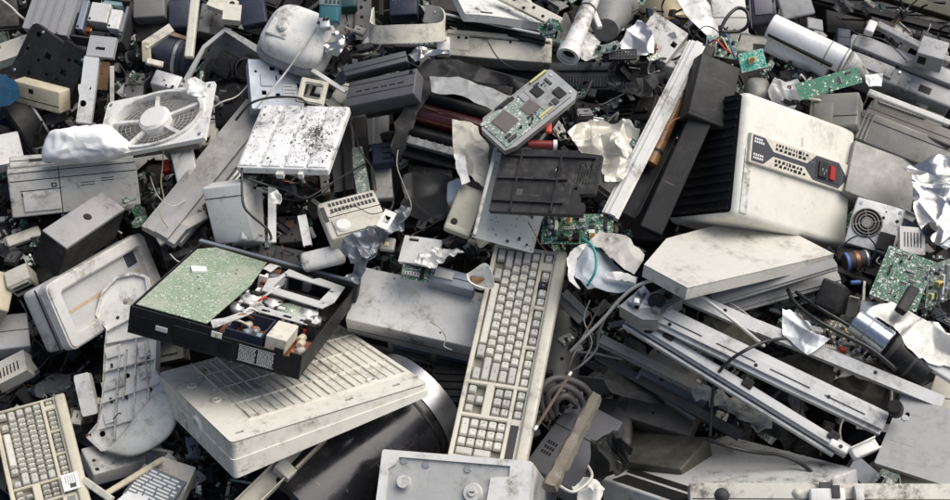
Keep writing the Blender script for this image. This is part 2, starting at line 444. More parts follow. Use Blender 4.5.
def populate(p, w, h, z, n, seed=1, x0=None, x1=None, y0=None, y1=None, big=1.0):
    r = random.Random(seed); occ = []
    x0 = -w / 2 if x0 is None else x0; x1 = w / 2 if x1 is None else x1; y0 = -h / 2 if y0 is None else y0; y1 = h / 2 if y1 is None else y1
    k = 0; tries = 0
    while k < n and tries < n * 12:
        tries += 1
        ty = r.choice('ccckkkknnwrhb' if big >= .9 else 'cccckkknr')
        cw, ch = {'c': (r.uniform(.01, .024), r.uniform(.008, .014)), 'k': (.01, .01), 'n': (r.uniform(.02, .05), .007), 'w': (.014, .01), 'r': (.012, .004), 'h': (.02, .014), 'b': (.016, .013)}[ty]
        cw *= big; ch *= big; sw = r.random() < .4
        W, H = (ch, cw) if sw else (cw, ch)
        if x1 - x0 < W + .004 or y1 - y0 < H + .004: continue
        x = r.uniform(x0 + W / 2 + .002, x1 - W / 2 - .002); y = r.uniform(y0 + H / 2 + .002, y1 - H / 2 - .002)
        if any(abs(x - a) < (W + c) / 2 + .001 and abs(y - b_) < (H + d) / 2 + .001 for a, b_, c, d in occ): continue
        occ.append((x, y, W, H)); k += 1
        a = PI / 2 if sw else 0
        if ty == 'c': chip(p, x, y, z, cw, ch * .8, a=a)
        elif ty == 'k': cap(p, x, y, z, r.uniform(.0032, .0055) * big, r.uniform(.007, .016) * big, r.choice([black, navy, galv, blueg]))
        elif ty == 'n': conn(p, x, y, z, W, H, r.uniform(.005, .011) * big, r.choice([white, black, cream, galv, white]), slots=(6 if not sw else 0))
        elif ty == 'w': conn(p, x, y, z, W, H, .008 * big, r.choice([white, yel, redm, cream]))
        elif ty == 'r':
            b = MB(); d = Vector((math.cos(a), math.sin(a), 0)) * cw / 2
            b.cyl(Vector((x, y, z + .003)) - d * .6, Vector((x, y, z + .003)) + d * .6, .0018 * big, seg=8); b.cyl(Vector((x, y, z + .003)) - d, Vector((x, y, z + .003)) + d, .0005, seg=5)
            b.build('resistor', r.choice([beige, amber, blue]), p)
        elif ty == 'h':
            b = MB()
            for q in range(5): yy = y - H / 2 + H * (q + .5) / 5; b.box(x - W / 2, x + W / 2, yy - H * .05, yy + H * .05, z, z + .013 * big)
            b.box(x - W / 2, x + W / 2, y - H / 2, y + H / 2, z, z + .003); b.build('heat_sink', r.choice([alu, black]), p)
        else:
            b = MB(); b.box(x - W / 2, x + W / 2, y - H / 2, y + H / 2, z, z + .012 * big, .001); b.mi = 1; b.cyl((x, y, z + .004), (x, y, z + .015 * big), min(W, H) * .42, seg=12); b.build('transformer', [yel, copper], p)
def board(label, quad, mat=None, t=.0018, n=14, seed=1, lift=.1, outline=None, cat='circuit board', warp=0, name='circuit_board', low=None, group=None, big=1.0, frame=None, ns=None):
    p, w, h, t_ = place(name, label, cat, quad, low, t, lift, n=ns, group=group)
    t_ = t
    b = MB(); r = random.Random(seed)
    o = outline or rect(-.5, .5, -.5, .5)
    holes = [ellipse(sx * (w / 2 - .006), sy * (h / 2 - .006), .002, k=8) for sx in (-1, 1) for sy in (-1, 1)] if not outline else []
    b.prism([(x * w, y * h) for x, y in o], holes, 0, t_)
    if warp: b.warp(warp, 6, seed, maxlen=.04)
    b.build('board', mat or pcb, p)
    ins = .40 if outline else .48
    populate(p, w, h, t_ + warp * .3, n, seed, -w * ins, w * ins, -h * ins, h * ins, big)
    if frame:
        b = MB()
        for (x0, x1, y0, y1) in ((-w / 2 - .004, w / 2 + .004, -h / 2 - .004, -h / 2), (-w / 2 - .004, w / 2 + .004, h / 2, h / 2 + .004), (-w / 2 - .004, -w / 2, -h / 2, h / 2), (w / 2, w / 2 + .004, -h / 2, h / 2)):
            b.box(x0, x1, y0, y1, -.01, .006, .0006, 1)
        b.build('frame', frame, p)
    return p, w, h, t_
def vent_rows(b, x0, x1, y0, y1, nx, ny, z, hx=.35, hy=.3, r=None, th=.0006):
    for i in range(nx):
        for j in range(ny):
            cx = x0 + (x1 - x0) * (i + .5) / nx; cy = y0 + (y1 - y0) * (j + .5) / ny; a = (x1 - x0) / nx * hx; c = (y1 - y0) / ny * hy
            b.box(cx - a, cx + a, cy - c, cy + c, z - .0002, z + th)
def gbox(name, label, cat, quad, mat, low=None, t=.05, lift=.1, bev=.004, feats=(), seed=0, warp=0, taper=0, group=None, ns=None, nw=12, w=None, h=None):
    """a closed casing with its details on any face"""
    p, w, h, t = place(name, label, cat, quad, low, t, lift, n=ns, nw=nw, group=group, w=w, h=h)
    b = MB(); b.box(-w / 2, w / 2, -h / 2, h / 2, 0, t, bev, 3, taper)
    if warp: b.warp(warp, 5, seed, maxlen=.05)
    b.build('casing', mat, p, smooth=True, sharp=50)
    details(p, w, h, t, feats, mat, seed); return p, w, h, t
def details(p, w, h, t, feats, mat, seed=0):
    r = random.Random(seed + 5)
    for f in feats:
        k = f[0]; face = f[1] if len(f) > 1 else 'top'
        W = w if face in ('top', 'front', 'back') else h; H = h if face == 'top' else t
        u = lambda a: a * W - W / 2
        v = lambda a: a * H
        b = onface(face, w, h, t)
        if k == 'slots':      # u0 u1 v0 v1 nx ny
            vent_rows(b, u(f[2]), u(f[3]), v(f[4]), v(f[5]), f[6], f[7], 0); b.build('vent', f[8] if len(f) > 8 else blackc, p)  # black by default, standing for the shade inside the slots
        elif k == 'bay':      # a drive bay or blanking plate standing proud, with a slot
            b.box(u(f[2]), u(f[3]), v(f[4]), v(f[5]), -.001, .003, .001); o = b.build('bay_cover', f[6] if len(f) > 6 else mat, p)
            c = onface(face, w, h, t); vv = v(f[4] * .5 + f[5] * .5); c.box(u(f[2] + .1 * (f[3] - f[2])), u(f[3] - .1 * (f[3] - f[2])), vv - .0022, vv + .0022, .0025, .0034); c.build('slot', blackc, o)  # dark bar gives the slot its shade by colour
        elif k == 'dark':
            b.box(u(f[2]), u(f[3]), v(f[4]), v(f[5]), -.001, .0008); b.build('opening', f[6] if len(f) > 6 else blackc, p)  # thin dark plate; its colour stands for the shade of an opening
        elif k == 'seam':     # horizontal at v
            b.box(u(f[3] if len(f) > 3 else .01), u(f[4] if len(f) > 4 else .99), v(f[2]) - .0009, v(f[2]) + .0009, -.001, .0006); b.build('seam', black if mat not in (black, blackc, dusty) else grey, p)
        elif k == 'vseam':
            b.box(u(f[2]) - .0009, u(f[2]) + .0009, v(.02), v(.98), -.001, .0006); b.build('seam', black, p)
        elif k == 'rib':      # raised bars: u0 u1 v0 v1 n along v
            for i in range(f[6]):
                vv = v(f[4] + (f[5] - f[4]) * (i + .5) / f[6]); b.box(u(f[2]), u(f[3]), vv - .0025, vv + .0025, -.002, .004, .001)
            b.build('ribs', mat, p)
        elif k == 'vrib':
            for i in range(f[6]):
                uu = u(f[2] + (f[3] - f[2]) * (i + .5) / f[6]); b.box(uu - .0025, uu + .0025, v(f[4]), v(f[5]), -.002, .005, .001)
            b.build('ribs', mat, p)
        elif k == 'knob':
            c = Vector((u(f[2]), v(f[3]), 0)); b.cyl(c, c + Vector((0, 0, f[5] if len(f) > 5 else .008)), f[4], seg=24, bev=.001); b.build('knob', f[6] if len(f) > 6 else mat, p, smooth=True)
        elif k == 'label':
            b.box(u(f[2]), u(f[3]), v(f[4]), v(f[5]), -.001, .0012); o = b.build('sticker', f[6] if len(f) > 6 else paper, p)
            c = onface(face, w, h, t); nn = 4
            for i in range(nn):
                a = v(f[4] + (f[5] - f[4]) * (i + .7) / (nn + .4)); e = r.uniform(.5, .92)
                c.box(u(f[2]) + .002, u(f[2]) + .002 + (u(f[3]) - u(f[2]) - .004) * e, a - .0007, a + .0007, .0008, .0016)
            c.build('print', ink, o)
        elif k == 'raised':
            b.box(u(f[2]), u(f[3]), v(f[4]), v(f[5]), -.001, f[6], .0015); b.build('raised_panel', f[7] if len(f) > 7 else mat, p, smooth=True)
        elif k == 'screws':
            for (a, c_) in f[2]:
                c = Vector((u(a), v(c_), 0)); b = onface(face, w, h, t); b.cyl(c - Vector((0, 0, .001)), c + Vector((0, 0, .0016)), .0036, seg=12); b.build('screw', galv, p)
        elif k == 'dots':
            for i in range(f[2]):
                a, c_ = r.uniform(.06, .94), r.uniform(.06, .94); c = Vector((u(a), v(c_), 0)); rr = r.uniform(.0015, .004)
                b.cyl(c - Vector((0, 0, .001)), c + Vector((0, 0, .0007)), rr, seg=10)
            b.build('dots', blackc, p)
        else: b.bm.free()
def panel(name, label, cat, quad, mat, low=None, t=.02, lift=.1, th=.0025, lip=1.0, outline=None, holes=(), ribs=(0, 0), nh=0, feats=(), seed=0, warp=0, group=None, ns=None, w=None, h=None, bottom=False, sidemat=None, nw=12):
    """a sheet cover with turned-down edges, real holes and ribs"""
    p, w, h, t = place(name, label, cat, quad, low, t, lift, n=ns, group=group, w=w, h=h, nw=nw)
    r = random.Random(seed); b = MB()
    o = [(x * w, y * h) for x, y in (outline or rrect(-.5, .5, -.5, .5, .02, 2))]
    hs = [[(x * w, y * h) for x, y in q] for q in holes]
    occ = []
    for _ in range(nh):
        cx, cy = r.uniform(-.42, .42), r.uniform(-.40, .40); a = r.uniform(.003, .008); c = r.choice([a, a, a * 3]);
        if any(abs(cx * w - q[0]) < .03 and abs(cy * h - q[1]) < .03 for q in occ): continue
        if holes and any(min(x for x, y in q) - .05 < cx < max(x for x, y in q) + .05 and min(y for x, y in q) - .05 < cy < max(y for x, y in q) + .05 for q in holes): continue
        occ.append((cx * w, cy * h)); hs.append(rect(cx * w - c, cx * w + c, cy * h - a, cy * h + a) if r.random() < .5 else ellipse(cx * w, cy * h, a, k=10))
    b.prism(o, hs, t - th, t)
    # turned edges
    n = len(o)
    if lip > 0:
        inn = [(x * (1 - th * 1.2 / (w / 2)), y * (1 - th * 1.2 / (h / 2))) for x, y in o]
        bb = bmesh.new(); z0 = t * (1 - lip); z1 = t - th * .5
        vs = [[bb.verts.new((x, y, z)) for x, y in q] for q, z in ((o, z1), (o, z0), (inn, z0), (inn, z1))]
        for a in range(4):
            for i in range(n): bb.faces.new((vs[a][i], vs[a][(i + 1) % n], vs[(a + 1) % 4][(i + 1) % n], vs[(a + 1) % 4][i]))
        bmesh.ops.recalc_face_normals(bb, faces=bb.faces[:]); b.join(bb)
    if warp: b.warp(warp, 4, seed, maxlen=.03)
    b.build('sheet', mat, p)
    if ribs[0] or ribs[1]:
        b = MB()
        for i in range(ribs[0]):
            xx = -w / 2 + w * (i + 1) / (ribs[0] + 1); b.box(xx - .0013, xx + .0013, -h * .48, h * .48, t - .001, t + .006, .0005, 1)
        for i in range(ribs[1]):
            yy = -h / 2 + h * (i + 1) / (ribs[1] + 1); b.box(-w * .48, w * .48, yy - .0013, yy + .0013, t - .001, t + .005, .0005, 1)
        if warp: b.warp(warp, 4, seed, maxlen=.03)
        b.build('ribs', sidemat or mat, p)
    details(p, w, h, t, feats, mat, seed)
    return p, w, h, t
def frame(name, label, cat, quad, mat, bw=.02, low=None, t=.02, lift=.1, op=None, ns=None, group=None, bev=.003, screen=None, smat=None, feats=(), nw=12, warp=0, r=.012, seed=0):
    """a bezel round a real opening"""
    p, w, h, t = place(name, label, cat, quad, low, t, lift, n=ns, group=group, nw=nw)
    op = op or (-w / 2 + bw, w / 2 - bw, -h / 2 + bw, h / 2 - bw)
    b = MB(); b.prism(rrect(-w / 2, w / 2, -h / 2, h / 2, r, 4), [rrect(*op, min(r, .008), 3)], 0, t)
    if bev: bmesh.ops.bevel(b.bm, geom=[e for e in b.bm.edges if len(e.link_faces) == 2 and e.calc_face_angle(0) > 1], offset=bev, segments=2, affect='EDGES')
    if warp: b.warp(warp, 3, seed, maxlen=.04)
    b.build('bezel', mat, p, smooth=True, sharp=40)
    if screen is not None:
        b = MB(); b.box(op[0] - .004, op[1] + .004, op[2] - .004, op[3] + .004, t * screen - .003, t * screen, .001); b.build('screen' if smat is None else 'inner_plate', smat or greyd, p)
    details(p, w, h, t, feats, mat)
    return p, w, h, t
def seg3(p0, p1, up):
    """matrix for a bar from p0 to p1: x along, z towards up"""
    x = (p1 - p0); L = x.length; x.normalize(); z = Vector(up); z = (z - x * z.dot(x)).normalized(); y = z.cross(x)
    M = Matrix((x, y, z)).transposed().to_4x4(); M.translation = (p0 + p1) / 2
    return M, L
TOCAM = (-Vector(fwd)).normalized()
def rail(name, label, cat, a, b_, wd, th, mat, lift=(.1, .1), prof=None, up=None, holes=0, group=None, seed=0, caps=None, warp=0):
    """a long bar, channel or beam between two points; wd in metres"""
    P0 = at(*a, lift[0]); P1 = at(*b_, lift[1]); M, L = seg3(P0, P1, up or (HN + TOCAM).normalized())
    p = root(name, label, cat, M, group)
    b = MB(); k = .0022
    if prof == 'C': pr = [(-wd / 2, -th / 2), (-wd / 2, th / 2), (wd / 2, th / 2), (wd / 2, -th / 2), (wd / 2 - k, -th / 2), (wd / 2 - k, th / 2 - k), (-wd / 2 + k, th / 2 - k), (-wd / 2 + k, -th / 2)]
    elif prof == 'U': pr = [(-wd / 2, th / 2), (-wd / 2, -th / 2), (wd / 2, -th / 2), (wd / 2, th / 2), (wd / 2 - k, th / 2), (wd / 2 - k, -th / 2 + k), (-wd / 2 + k, -th / 2 + k), (-wd / 2 + k, th / 2)]
    elif prof == 'L': pr = [(-wd / 2, th / 2), (wd / 2, th / 2), (wd / 2, th / 2 - k), (-wd / 2 + k, th / 2 - k), (-wd / 2 + k, -th / 2), (-wd / 2, -th / 2)]
    elif prof == 'step': pr = [(-wd / 2, -th / 2), (-wd / 2, th * .2), (-wd * .3, th * .2), (-wd * .3, th / 2), (wd * .1, th / 2), (wd * .1, th * .3), (wd * .35, th * .3), (wd * .35, th * .1), (wd / 2, th * .1), (wd / 2, -th / 2)]
    else: pr = None
    if pr: b.extr(pr, -L / 2, L / 2)
    else: b.box(-L / 2, L / 2, -wd / 2, wd / 2, -th / 2, th / 2, min(.003, th * .2), 2)
    if warp: b.warp(warp, 6, seed, maxlen=.05)
    b.build('bar', mat, p)
    if holes:
        r = random.Random(seed); b = MB()
        for i in range(holes):
            x = -L / 2 + L * (i + .5 + r.uniform(-.2, .2)) / holes; y = r.uniform(-.25, .25) * wd; b.cyl((x, y, th / 2 - .001), (x, y, th / 2 + .0006), min(.004, wd * .18), seg=10)
        b.build('dots', blackc, p)
    if caps:
        for s in (-1, 1):
            b = MB(); b.box(s * L / 2 - .006, s * L / 2 + .006, -wd * .55, wd * .55, -th * .6, th * .6, .002); b.build('end_cap', caps, p)
    return p, L
def cable(label, pts, r=.0035, mat=None, cat='cable', name='cable', group=None, wob=0, seed=0):
    """pts: (px, py, lift)"""
    P = [at(*q) for q in pts]; c = P[0].copy(); b = MB()
    b.tube([q - c for q in P], r, 8, 5)
    o = b.build(name, mat or wireb); o.location = c
    tagp(o, label=label, category=cat, group=group); return o
def sheet(name, label, cat, outline, mat, lift=.1, th=.0015, amp=.015, sc=12, seed=0, res=22, group=None, fold=0, sub=1):
    """crumpled sheet cut to an outline given as (px,py[,lift])"""
    rj = random.Random(seed + 77); o2 = []; res = int(res * 1.7); n_ = len(outline)
    for i in range(n_):   # ragged edge
        a, b_ = outline[i], outline[(i + 1) % n_]; o2.append(a); e = math.dist(a[:2], b_[:2])
        for k in (1, 2, 3):
            if e > 7: o2.append((a[0] + (b_[0] - a[0]) * k / 4 + rj.gauss(0, e * .035), a[1] + (b_[1] - a[1]) * k / 4 + rj.gauss(0, e * .035)))
    outline = o2
    pts = [at(q[0], q[1], lift + (q[2] if len(q) > 2 else 0)) for q in outline]
    c = sum(pts, Vector()) / len(pts); nn = Vector()
    for i in range(len(pts)): nn += (pts[i] - c).cross(pts[(i + 1) % len(pts)] - c)
    nn.normalize()
    if nn.dot(TOCAM) < 0: nn = -nn
    x = (pts[1] - pts[0]); x = (x - nn * x.dot(nn)).normalized(); M = Matrix((x, nn.cross(x), nn)).transposed().to_4x4(); M.translation = c
    Mi = M.inverted(); L = [Mi @ q for q in pts]
    b = bmesh.new(); vs = [b.verts.new(q) for q in L]; es = [b.edges.new((vs[i], vs[(i + 1) % len(vs)])) for i in range(len(vs))]
    bmesh.ops.triangle_fill(b, use_beauty=True, edges=es, normal=(0, 0, 1))
    size = max((a - d).length for a in L for d in L)
    for _ in range(7):
        e = [e for e in b.edges if e.calc_length() > size / res]
        if not e: break
        bmesh.ops.subdivide_edges(b, edges=e, cuts=1); bmesh.ops.triangulate(b, faces=[f for f in b.faces if len(f.verts) > 3])
    o = Vector((seed * 3.1, seed * 9.7, 1.3))
    for v in b.verts:
        q = v.co * sc + o
        rd = 1 - abs(noise.noise(q)) * 2
        vd = noise.voronoi(q * .5 + Vector((noise.noise(q * 2) * .25, 0, 0)))[0]; ve = noise.voronoi(q * 1.15 + Vector((3, 1, 0)))[0]
        v.co += Vector((noise.noise(q + Vector((9, 0, 0))) * .3, noise.noise(q + Vector((0, 9, 0))) * .3, rd * .25 + (vd[1] - vd[0]) * -1.5 + .5 + (ve[1] - ve[0]) * -.55)) * amp
    for f in b.faces: f.smooth = True
    bmesh.ops.recalc_face_normals(b, faces=b.faces[:])
    if b.faces and sum((f.normal.z for f in b.faces)) < 0: bmesh.ops.reverse_faces(b, faces=b.faces[:])
    bmesh.ops.solidify(b, geom=b.faces[:], thickness=th)
    me = bpy.data.meshes.new(name); b.to_mesh(me); b.free(); me.materials.append(mat); me.set_sharp_from_angle(angle=RAD(50))
    ob = bpy.data.objects.new(name, me); col.objects.link(ob); ob.matrix_world = M
    tagp(ob, label=label, category=cat, group=group); return ob
def pipe(name, label, cat, a, b_, r0, r1, mat, lift=(.1, .1), hollow=None, rings=(), group=None, seg=36, capmat=None):
    P0 = at(*a, lift[0]); P1 = at(*b_, lift[1]); M, L = seg3(P0, P1, (HN + TOCAM).normalized())
    p = root(name, label, cat, M, group); R = Matrix.Rotation(PI / 2, 4, 'Y')
    b = MB()
    if hollow: pr = [(r0 * hollow, -L / 2), (r0, -L / 2), (r1, L / 2), (r1 * hollow, L / 2), (r0 * hollow, -L / 2)]
    else: pr = [(0, -L / 2), (r0 * .93, -L / 2), (r0, -L / 2 + r0 * .07), (r1, L / 2 - r1 * .07), (r1 * .93, L / 2), (0, L / 2)]
    b.lathe(pr, seg, R); b.build('tube', mat, p, smooth=True, sharp=40)
    for (f, k, wd, m) in rings:
        rr = (r0 + (r1 - r0) * f); x = -L / 2 + L * f; b = MB()
        b.lathe([(rr * .98, x - wd / 2), (rr * k, x - wd / 2), (rr * k, x + wd / 2), (rr * .98, x + wd / 2)], seg, R); b.build('ring', m, p, smooth=True, sharp=40)
    return p, L
def pillow(name, label, cat, outline, mat, lift=.3, height=.05, crumple=.01, seed=0, ns=None, res=34):
    """puffed closed shape over an outline: bags, rounded skins"""
    pts = [at(q[0], q[1], lift) for q in outline]; c = sum(pts, Vector()) / len(pts); nn = (ns or HC).normalized()
    x = Vector((1, 0, 0)); x = (x - nn * x.dot(nn)).normalized(); M = Matrix((x, nn.cross(x), nn)).transposed().to_4x4(); M.translation = c; Mi = M.inverted()
    L = []
    for q in outline:
        d = ray(*q[:2]); s_ = (c - CAM).dot(nn) / d.dot(nn); v = Mi @ (CAM + d * s_); L.append(Vector((v.x, v.y)))
    if sum(L[i].x * L[(i + 1) % len(L)].y - L[(i + 1) % len(L)].x * L[i].y for i in range(len(L))) < 0: L = L[::-1]
    C3 = crom([Vector((*q, 0)) for q in L + [L[0]]], 5)[:-1]; ctr = sum(C3, Vector()) / len(C3); b = bmesh.new(); rings = []
    for sgn in (1, -1):
        R = []
        for k in range(13):
            f = 1 - k / 12
            if k == 12: R.append([b.verts.new(ctr + Vector((0, 0, sgn * height)))]); continue
            R.append([b.verts.new(ctr + (q - ctr) * f + Vector((0, 0, sgn * height * (1 - f ** 3.2) ** .55))) for q in C3] if not (k == 0 and sgn < 0) else rings[0][0])
        rings.append(R); n = len(C3)
        for k in range(12):
            for i in range(n):
                j = (i + 1) % n
                vs = (R[k][i], R[k][j], R[k + 1][j], R[k + 1][i]) if k < 11 else (R[k][i], R[k][j], R[12][0])
                b.faces.new(vs if sgn > 0 else vs[::-1])
    bmesh.ops.recalc_face_normals(b, faces=b.faces[:])
    if crumple > .004: bmesh.ops.subdivide_edges(b, edges=b.edges[:], cuts=1, use_grid_fill=True)
    o = Vector((seed * 5.1, seed * 2.3, 0)); b.normal_update()
    for v in b.verts:
        q = v.co + o
        v.co += v.normal * crumple * (.8 - (lambda a: a[1] - a[0])(noise.voronoi(q * 13)[0]) * 2.6 - (lambda a: a[1] - a[0])(noise.voronoi(q * 31)[0]) * 1.1)
    for f in b.faces: f.smooth = True
    me = bpy.data.meshes.new(name); b.to_mesh(me); b.free(); me.materials.append(mat)
    ob = bpy.data.objects.new(name, me); col.objects.link(ob); ob.matrix_world = M; tagp(ob, label=label, category=cat); return ob
def stick(name, label, cat, a, b_, r, mat, lift, seed=1):
    P0 = at(*a, lift[0]); P1 = at(*b_, lift[1]); M, L = seg3(P0, P1, HC); b = MB()
    b.tube([(-L / 2 + L * i / 6, noise.noise(Vector((i, seed, 0))) * r * .5, 0) for i in range(7)], lambda f: r * (1.15 - .12 * f), 5, 8)
    b.warp(r * .22, 45, seed, maxlen=.01); o = b.build(name, mat, smooth=True, sharp=60); o.matrix_world = M; tagp(o, label=label, category=cat); return o
HC = (HN + TOCAM).normalized()
# ------------------------------------------------------------ keyboard
_keys = {}
def key_mesh(wu, hu, u, leg, dark=False):
    k = (round(wu, 2), round(hu, 2), leg, dark)
    if k in _keys: return _keys[k]
    b = MB(); w = wu * u - .0012; h = hu * u - .0012
    bb = bmesh.new(); bmesh.ops.create_cube(bb, size=1)
    for v in bb.verts:
        tp = v.co.z > 0
        v.co = Vector((v.co.x * (w - (.0062 if tp else 0)), v.co.y * (h - (.0055 if tp else 0)) + (.0008 if tp else 0), .0095 if tp else 0))
    bmesh.ops.bevel(bb, geom=bb.edges[:], offset=.0011, segments=2, affect='EDGES'); b.join(bb)
    if leg:
        b.mi = 1; b.text(leg, .0056 if len(leg) < 3 else .0034, -w * .12 if len(leg) < 3 else 0, h * .12, .0096)
    me = bpy.data.meshes.new('key'); b.bm.to_mesh(me); b.bm.free()
    me.polygons.foreach_set('use_smooth', [True] * len(me.polygons)); me.set_sharp_from_angle(angle=RAD(35))
    me.materials.append(keym if not dark else keyg); me.materials.append(ink)
    _keys[k] = me; return me
def keyboard(label, quad, lift, u=.019, seed=0, missing=(), w=None, h=None, hs=None, nudge=0, body=None):
    body = body or cream
    p, w, h, t = place('keyboard', label, 'keyboard', quad, None, .03, lift, w=w, h=h, n=hs)
    r = random.Random(seed)
    KW, KH = 22.5, 6.5
    ux = w / 23.8; uy = h / 8.6
    x0 = -w / 2 + .4 * ux; y0 = -h / 2 + .55 * uy
    X = lambda a: x0 + a * ux
    Y = lambda a: y0 + a * uy
    hl = [rect(X(-.05), X(15.05), Y(-.05), Y(5.05)), rect(X(15.45), X(18.55), Y(-.05), Y(2.05)), rect(X(15.45), X(18.55), Y(2.95), Y(5.05)), rect(X(18.95), X(23.0), Y(-.05), Y(5.05)),
          rect(X(-.05), X(1.05), Y(5.45), Y(6.55)), rect(X(1.95), X(6.05), Y(5.45), Y(6.55)), rect(X(6.45), X(10.55), Y(5.45), Y(6.55)), rect(X(10.95), X(15.05), Y(5.45), Y(6.55)), rect(X(15.45), X(18.55), Y(5.45), Y(6.55))]
    b = MB(); b.prism(rrect(-w / 2, w / 2, -h / 2, h / 2, .008), hl, .004, .022)
    bmesh.ops.bevel(b.bm, geom=[e for e in b.bm.edges if len(e.link_faces) == 2 and e.calc_face_angle(0) > 1 and all(v.co.z > .01 for v in e.verts)], offset=.0015, segments=2, affect='EDGES')
    b.box(-w / 2, w / 2, h / 2 - 1.25 * uy, h / 2, .018, .031, .005, 3)
    b.build('top_cover', body, p, smooth=True, sharp=40)
    b = MB(); b.box(-w / 2 + .002, w / 2 - .002, -h / 2 + .002, h / 2 - .002, -.006, .0055, .003); b.build('base', surf('key_well', (.30, .28, .22), dirt=.5), p)
    if nudge: pass
    n = 0
    def key(cx, cy, wu, hu, leg='', dark=False, name='key'):
        nonlocal n
        if (round(cx, 1), round(cy, 1)) in missing: return
        o = bpy.data.objects.new('key', key_mesh(wu, hu, min(ux, uy) if False else 1, leg, dark) if False else kmesh(wu * ux, hu * uy, leg, dark)); col.objects.link(o); o.parent = p
        o.location = (X(cx), Y(cy), .0125 + r.uniform(-.001, .001)); o.rotation_euler = (r.uniform(-.05, .05), r.uniform(-.05, .05), r.uniform(-.015, .015)); n += 1
    def kmesh(W, H, leg, dark): return key_mesh(W / .019, H / .019, .019, leg, dark)
    rows = [("ZXCVBNM,./", 2.25, 1), ("ASDFGHJKL;'", 1.75, 2), ("QWERTYUIOP[]", 1.5, 3), ("1234567890-=", 1.0, 4)]
    for s, x, y in rows:
        for i, c in enumerate(s): key(x + i + .5, y + .5, 1, 1, c)
    key(.5, 4.5, 1, 1, '`'); key(14, 4.5, 2, 1, '', True); key(.75, 3.5, 1.5, 1, 'Tab', True); key(14.25, 3.5, 1.5, 1, '\\', True)
    key(.875, 2.5, 1.75, 1, 'Caps', True); key(13.875, 2.5, 2.25, 1, 'Enter', True); key(1.125, 1.5, 2.25, 1, 'Shift', True); key(13.625, 1.5, 2.75, 1, 'Shift', True)
    key(.75, .5, 1.5, 1, 'Ctrl', True); key(3, .5, 1.5, 1, 'Alt', True); key(7.5, .5, 7, 1); key(11.75, .5, 1.5, 1, 'Alt', True); key(14.25, .5, 1.5, 1, 'Ctrl', True)
    key(.5, 6, 1, 1, 'Esc')
    for i in range(12): key(2.5 + i + (i // 4) * .5, 6, 1, 1, 'F%d' % (i + 1), 4 <= i < 8)
    for i in range(3):
        key(16 + i, 6, 1, 1, ('PS', 'SL', 'Brk')[i], True); key(16 + i, 4.5, 1, 1, ('Ins', 'Hm', 'PU')[i], True); key(16 + i, 3.5, 1, 1, ('Del', 'End', 'PD')[i], True); key(16 + i, .5, 1, 1, '', True)
    key(17, 1.5, 1, 1, '', True)
    for j, s in enumerate(('0', '123', '456', '789', 'N/*')):
        if j == 0: key(20, .5, 2, 1, '0'); key(21.5, .5, 1, 1, '.')
        else:
            for i, c in enumerate(s): key(19.5 + i, j + .5, 1, 1, c)
    key(22.5, 1, 1, 2, '', True); key(22.5, 3, 1, 2, '+', True)
    if (22.5, 4.5) not in missing and n < 99: key(22.5, 4.5, 1, 1, '-', True)
    b = MB(); b.box(X(19.2), X(22.8), Y(5.55), Y(6.45), .0215, .0228); b.build('indicator_strip', greyd if seed == 1 else grey, p)
    return p, w, h, X, Y
# ------------------------------------------------------------ world, sun, camera
def setup():
    wd = bpy.data.worlds.new('World'); scene.world = wd; wd.use_nodes = True; t = wd.node_tree
    bg = t.nodes.get('Background') or t.nodes.new('ShaderNodeBackground')
    sk = t.nodes.new('ShaderNodeTexSky'); sk.sky_type = 'NISHITA'; sk.sun_disc = False
    el, az = 60, 85   # sun up behind the heap, a little to the left
    sk.sun_elevation = RAD(el); sk.sun_rotation = RAD(az); sk.dust_density = 4; sk.air_density = 1; sk.ozone_density = .6
    t.links.new(sk.outputs[0], bg.inputs[0]); bg.inputs[1].default_value = .062
    d = Vector((math.sin(RAD(az)) * math.cos(RAD(el)), math.cos(RAD(az)) * math.cos(RAD(el)), math.sin(RAD(el))))
    L = bpy.data.lights.new('sun', 'SUN'); L.energy = 1.9; L.angle = RAD(60); L.color = (1, .968, .92)
    o = bpy.data.objects.new('sun', L); col.objects.link(o); o.rotation_euler = d.to_track_quat('Z', 'Y').to_euler(); o.location = (0, 0, 8)
    cd = bpy.data.cameras.new('camera'); cd.sensor_width = 36; cd.lens = F * 36 / 950; cd.clip_end = 500; cd.clip_start = .05
    c = bpy.data.objects.new('camera', cd); col.objects.link(c); c.location = CAM; c.rotation_euler = (RAD(90 - PITCH), 0, 0); scene.camera = c
    cd.dof.use_dof = False
    scene.view_settings.view_transform = 'Standard'; scene.view_settings.look = 'None'; scene.view_settings.gamma = 1; scene.view_settings.exposure = .78
    scene.view_settings.use_curve_mapping = False
    scene.cycles.max_bounces = 6
setup()
# ------------------------------------------------------------ ground and the body of the heap
soil = surf('dark_soil', (.014, .013, .012), scr=0, dirt=.5, dcol=(.02, .018, .016), rough=.9, bump=.6)
def ground():
    b = bmesh.new(); bmesh.ops.create_grid(b, x_segments=90, y_segments=90, size=60)
    for v in b.verts:
        # fine in the middle, coarse far away
        v.co.x = math.copysign(abs(v.co.x / 60) ** 2.2 * 60, v.co.x); v.co.y = math.copysign(abs(v.co.y / 60) ** 2.2 * 60, v.co.y)
        x, y = v.co.x, v.co.y
        z = 1.0 + y * math.tan(RAD(SLOPE)) - .20
        z += noise.noise(Vector((x * 3, y * 3, 0))) * .07
        side = max(0, abs(x) - 2.2); z -= side ** 1.3 * .5
        if y > 2.2: z -= (y - 2.2) * .9
        v.co.z = max(z, noise.noise(Vector((x * .3, y * .3, 4))) * .15)
    for f in b.faces: f.smooth = True
    me = bpy.data.meshes.new('ground'); b.to_mesh(me); b.free(); me.materials.append(soil)
    o = bpy.data.objects.new('ground', me); col.objects.link(o); o['kind'] = 'structure'
ground()
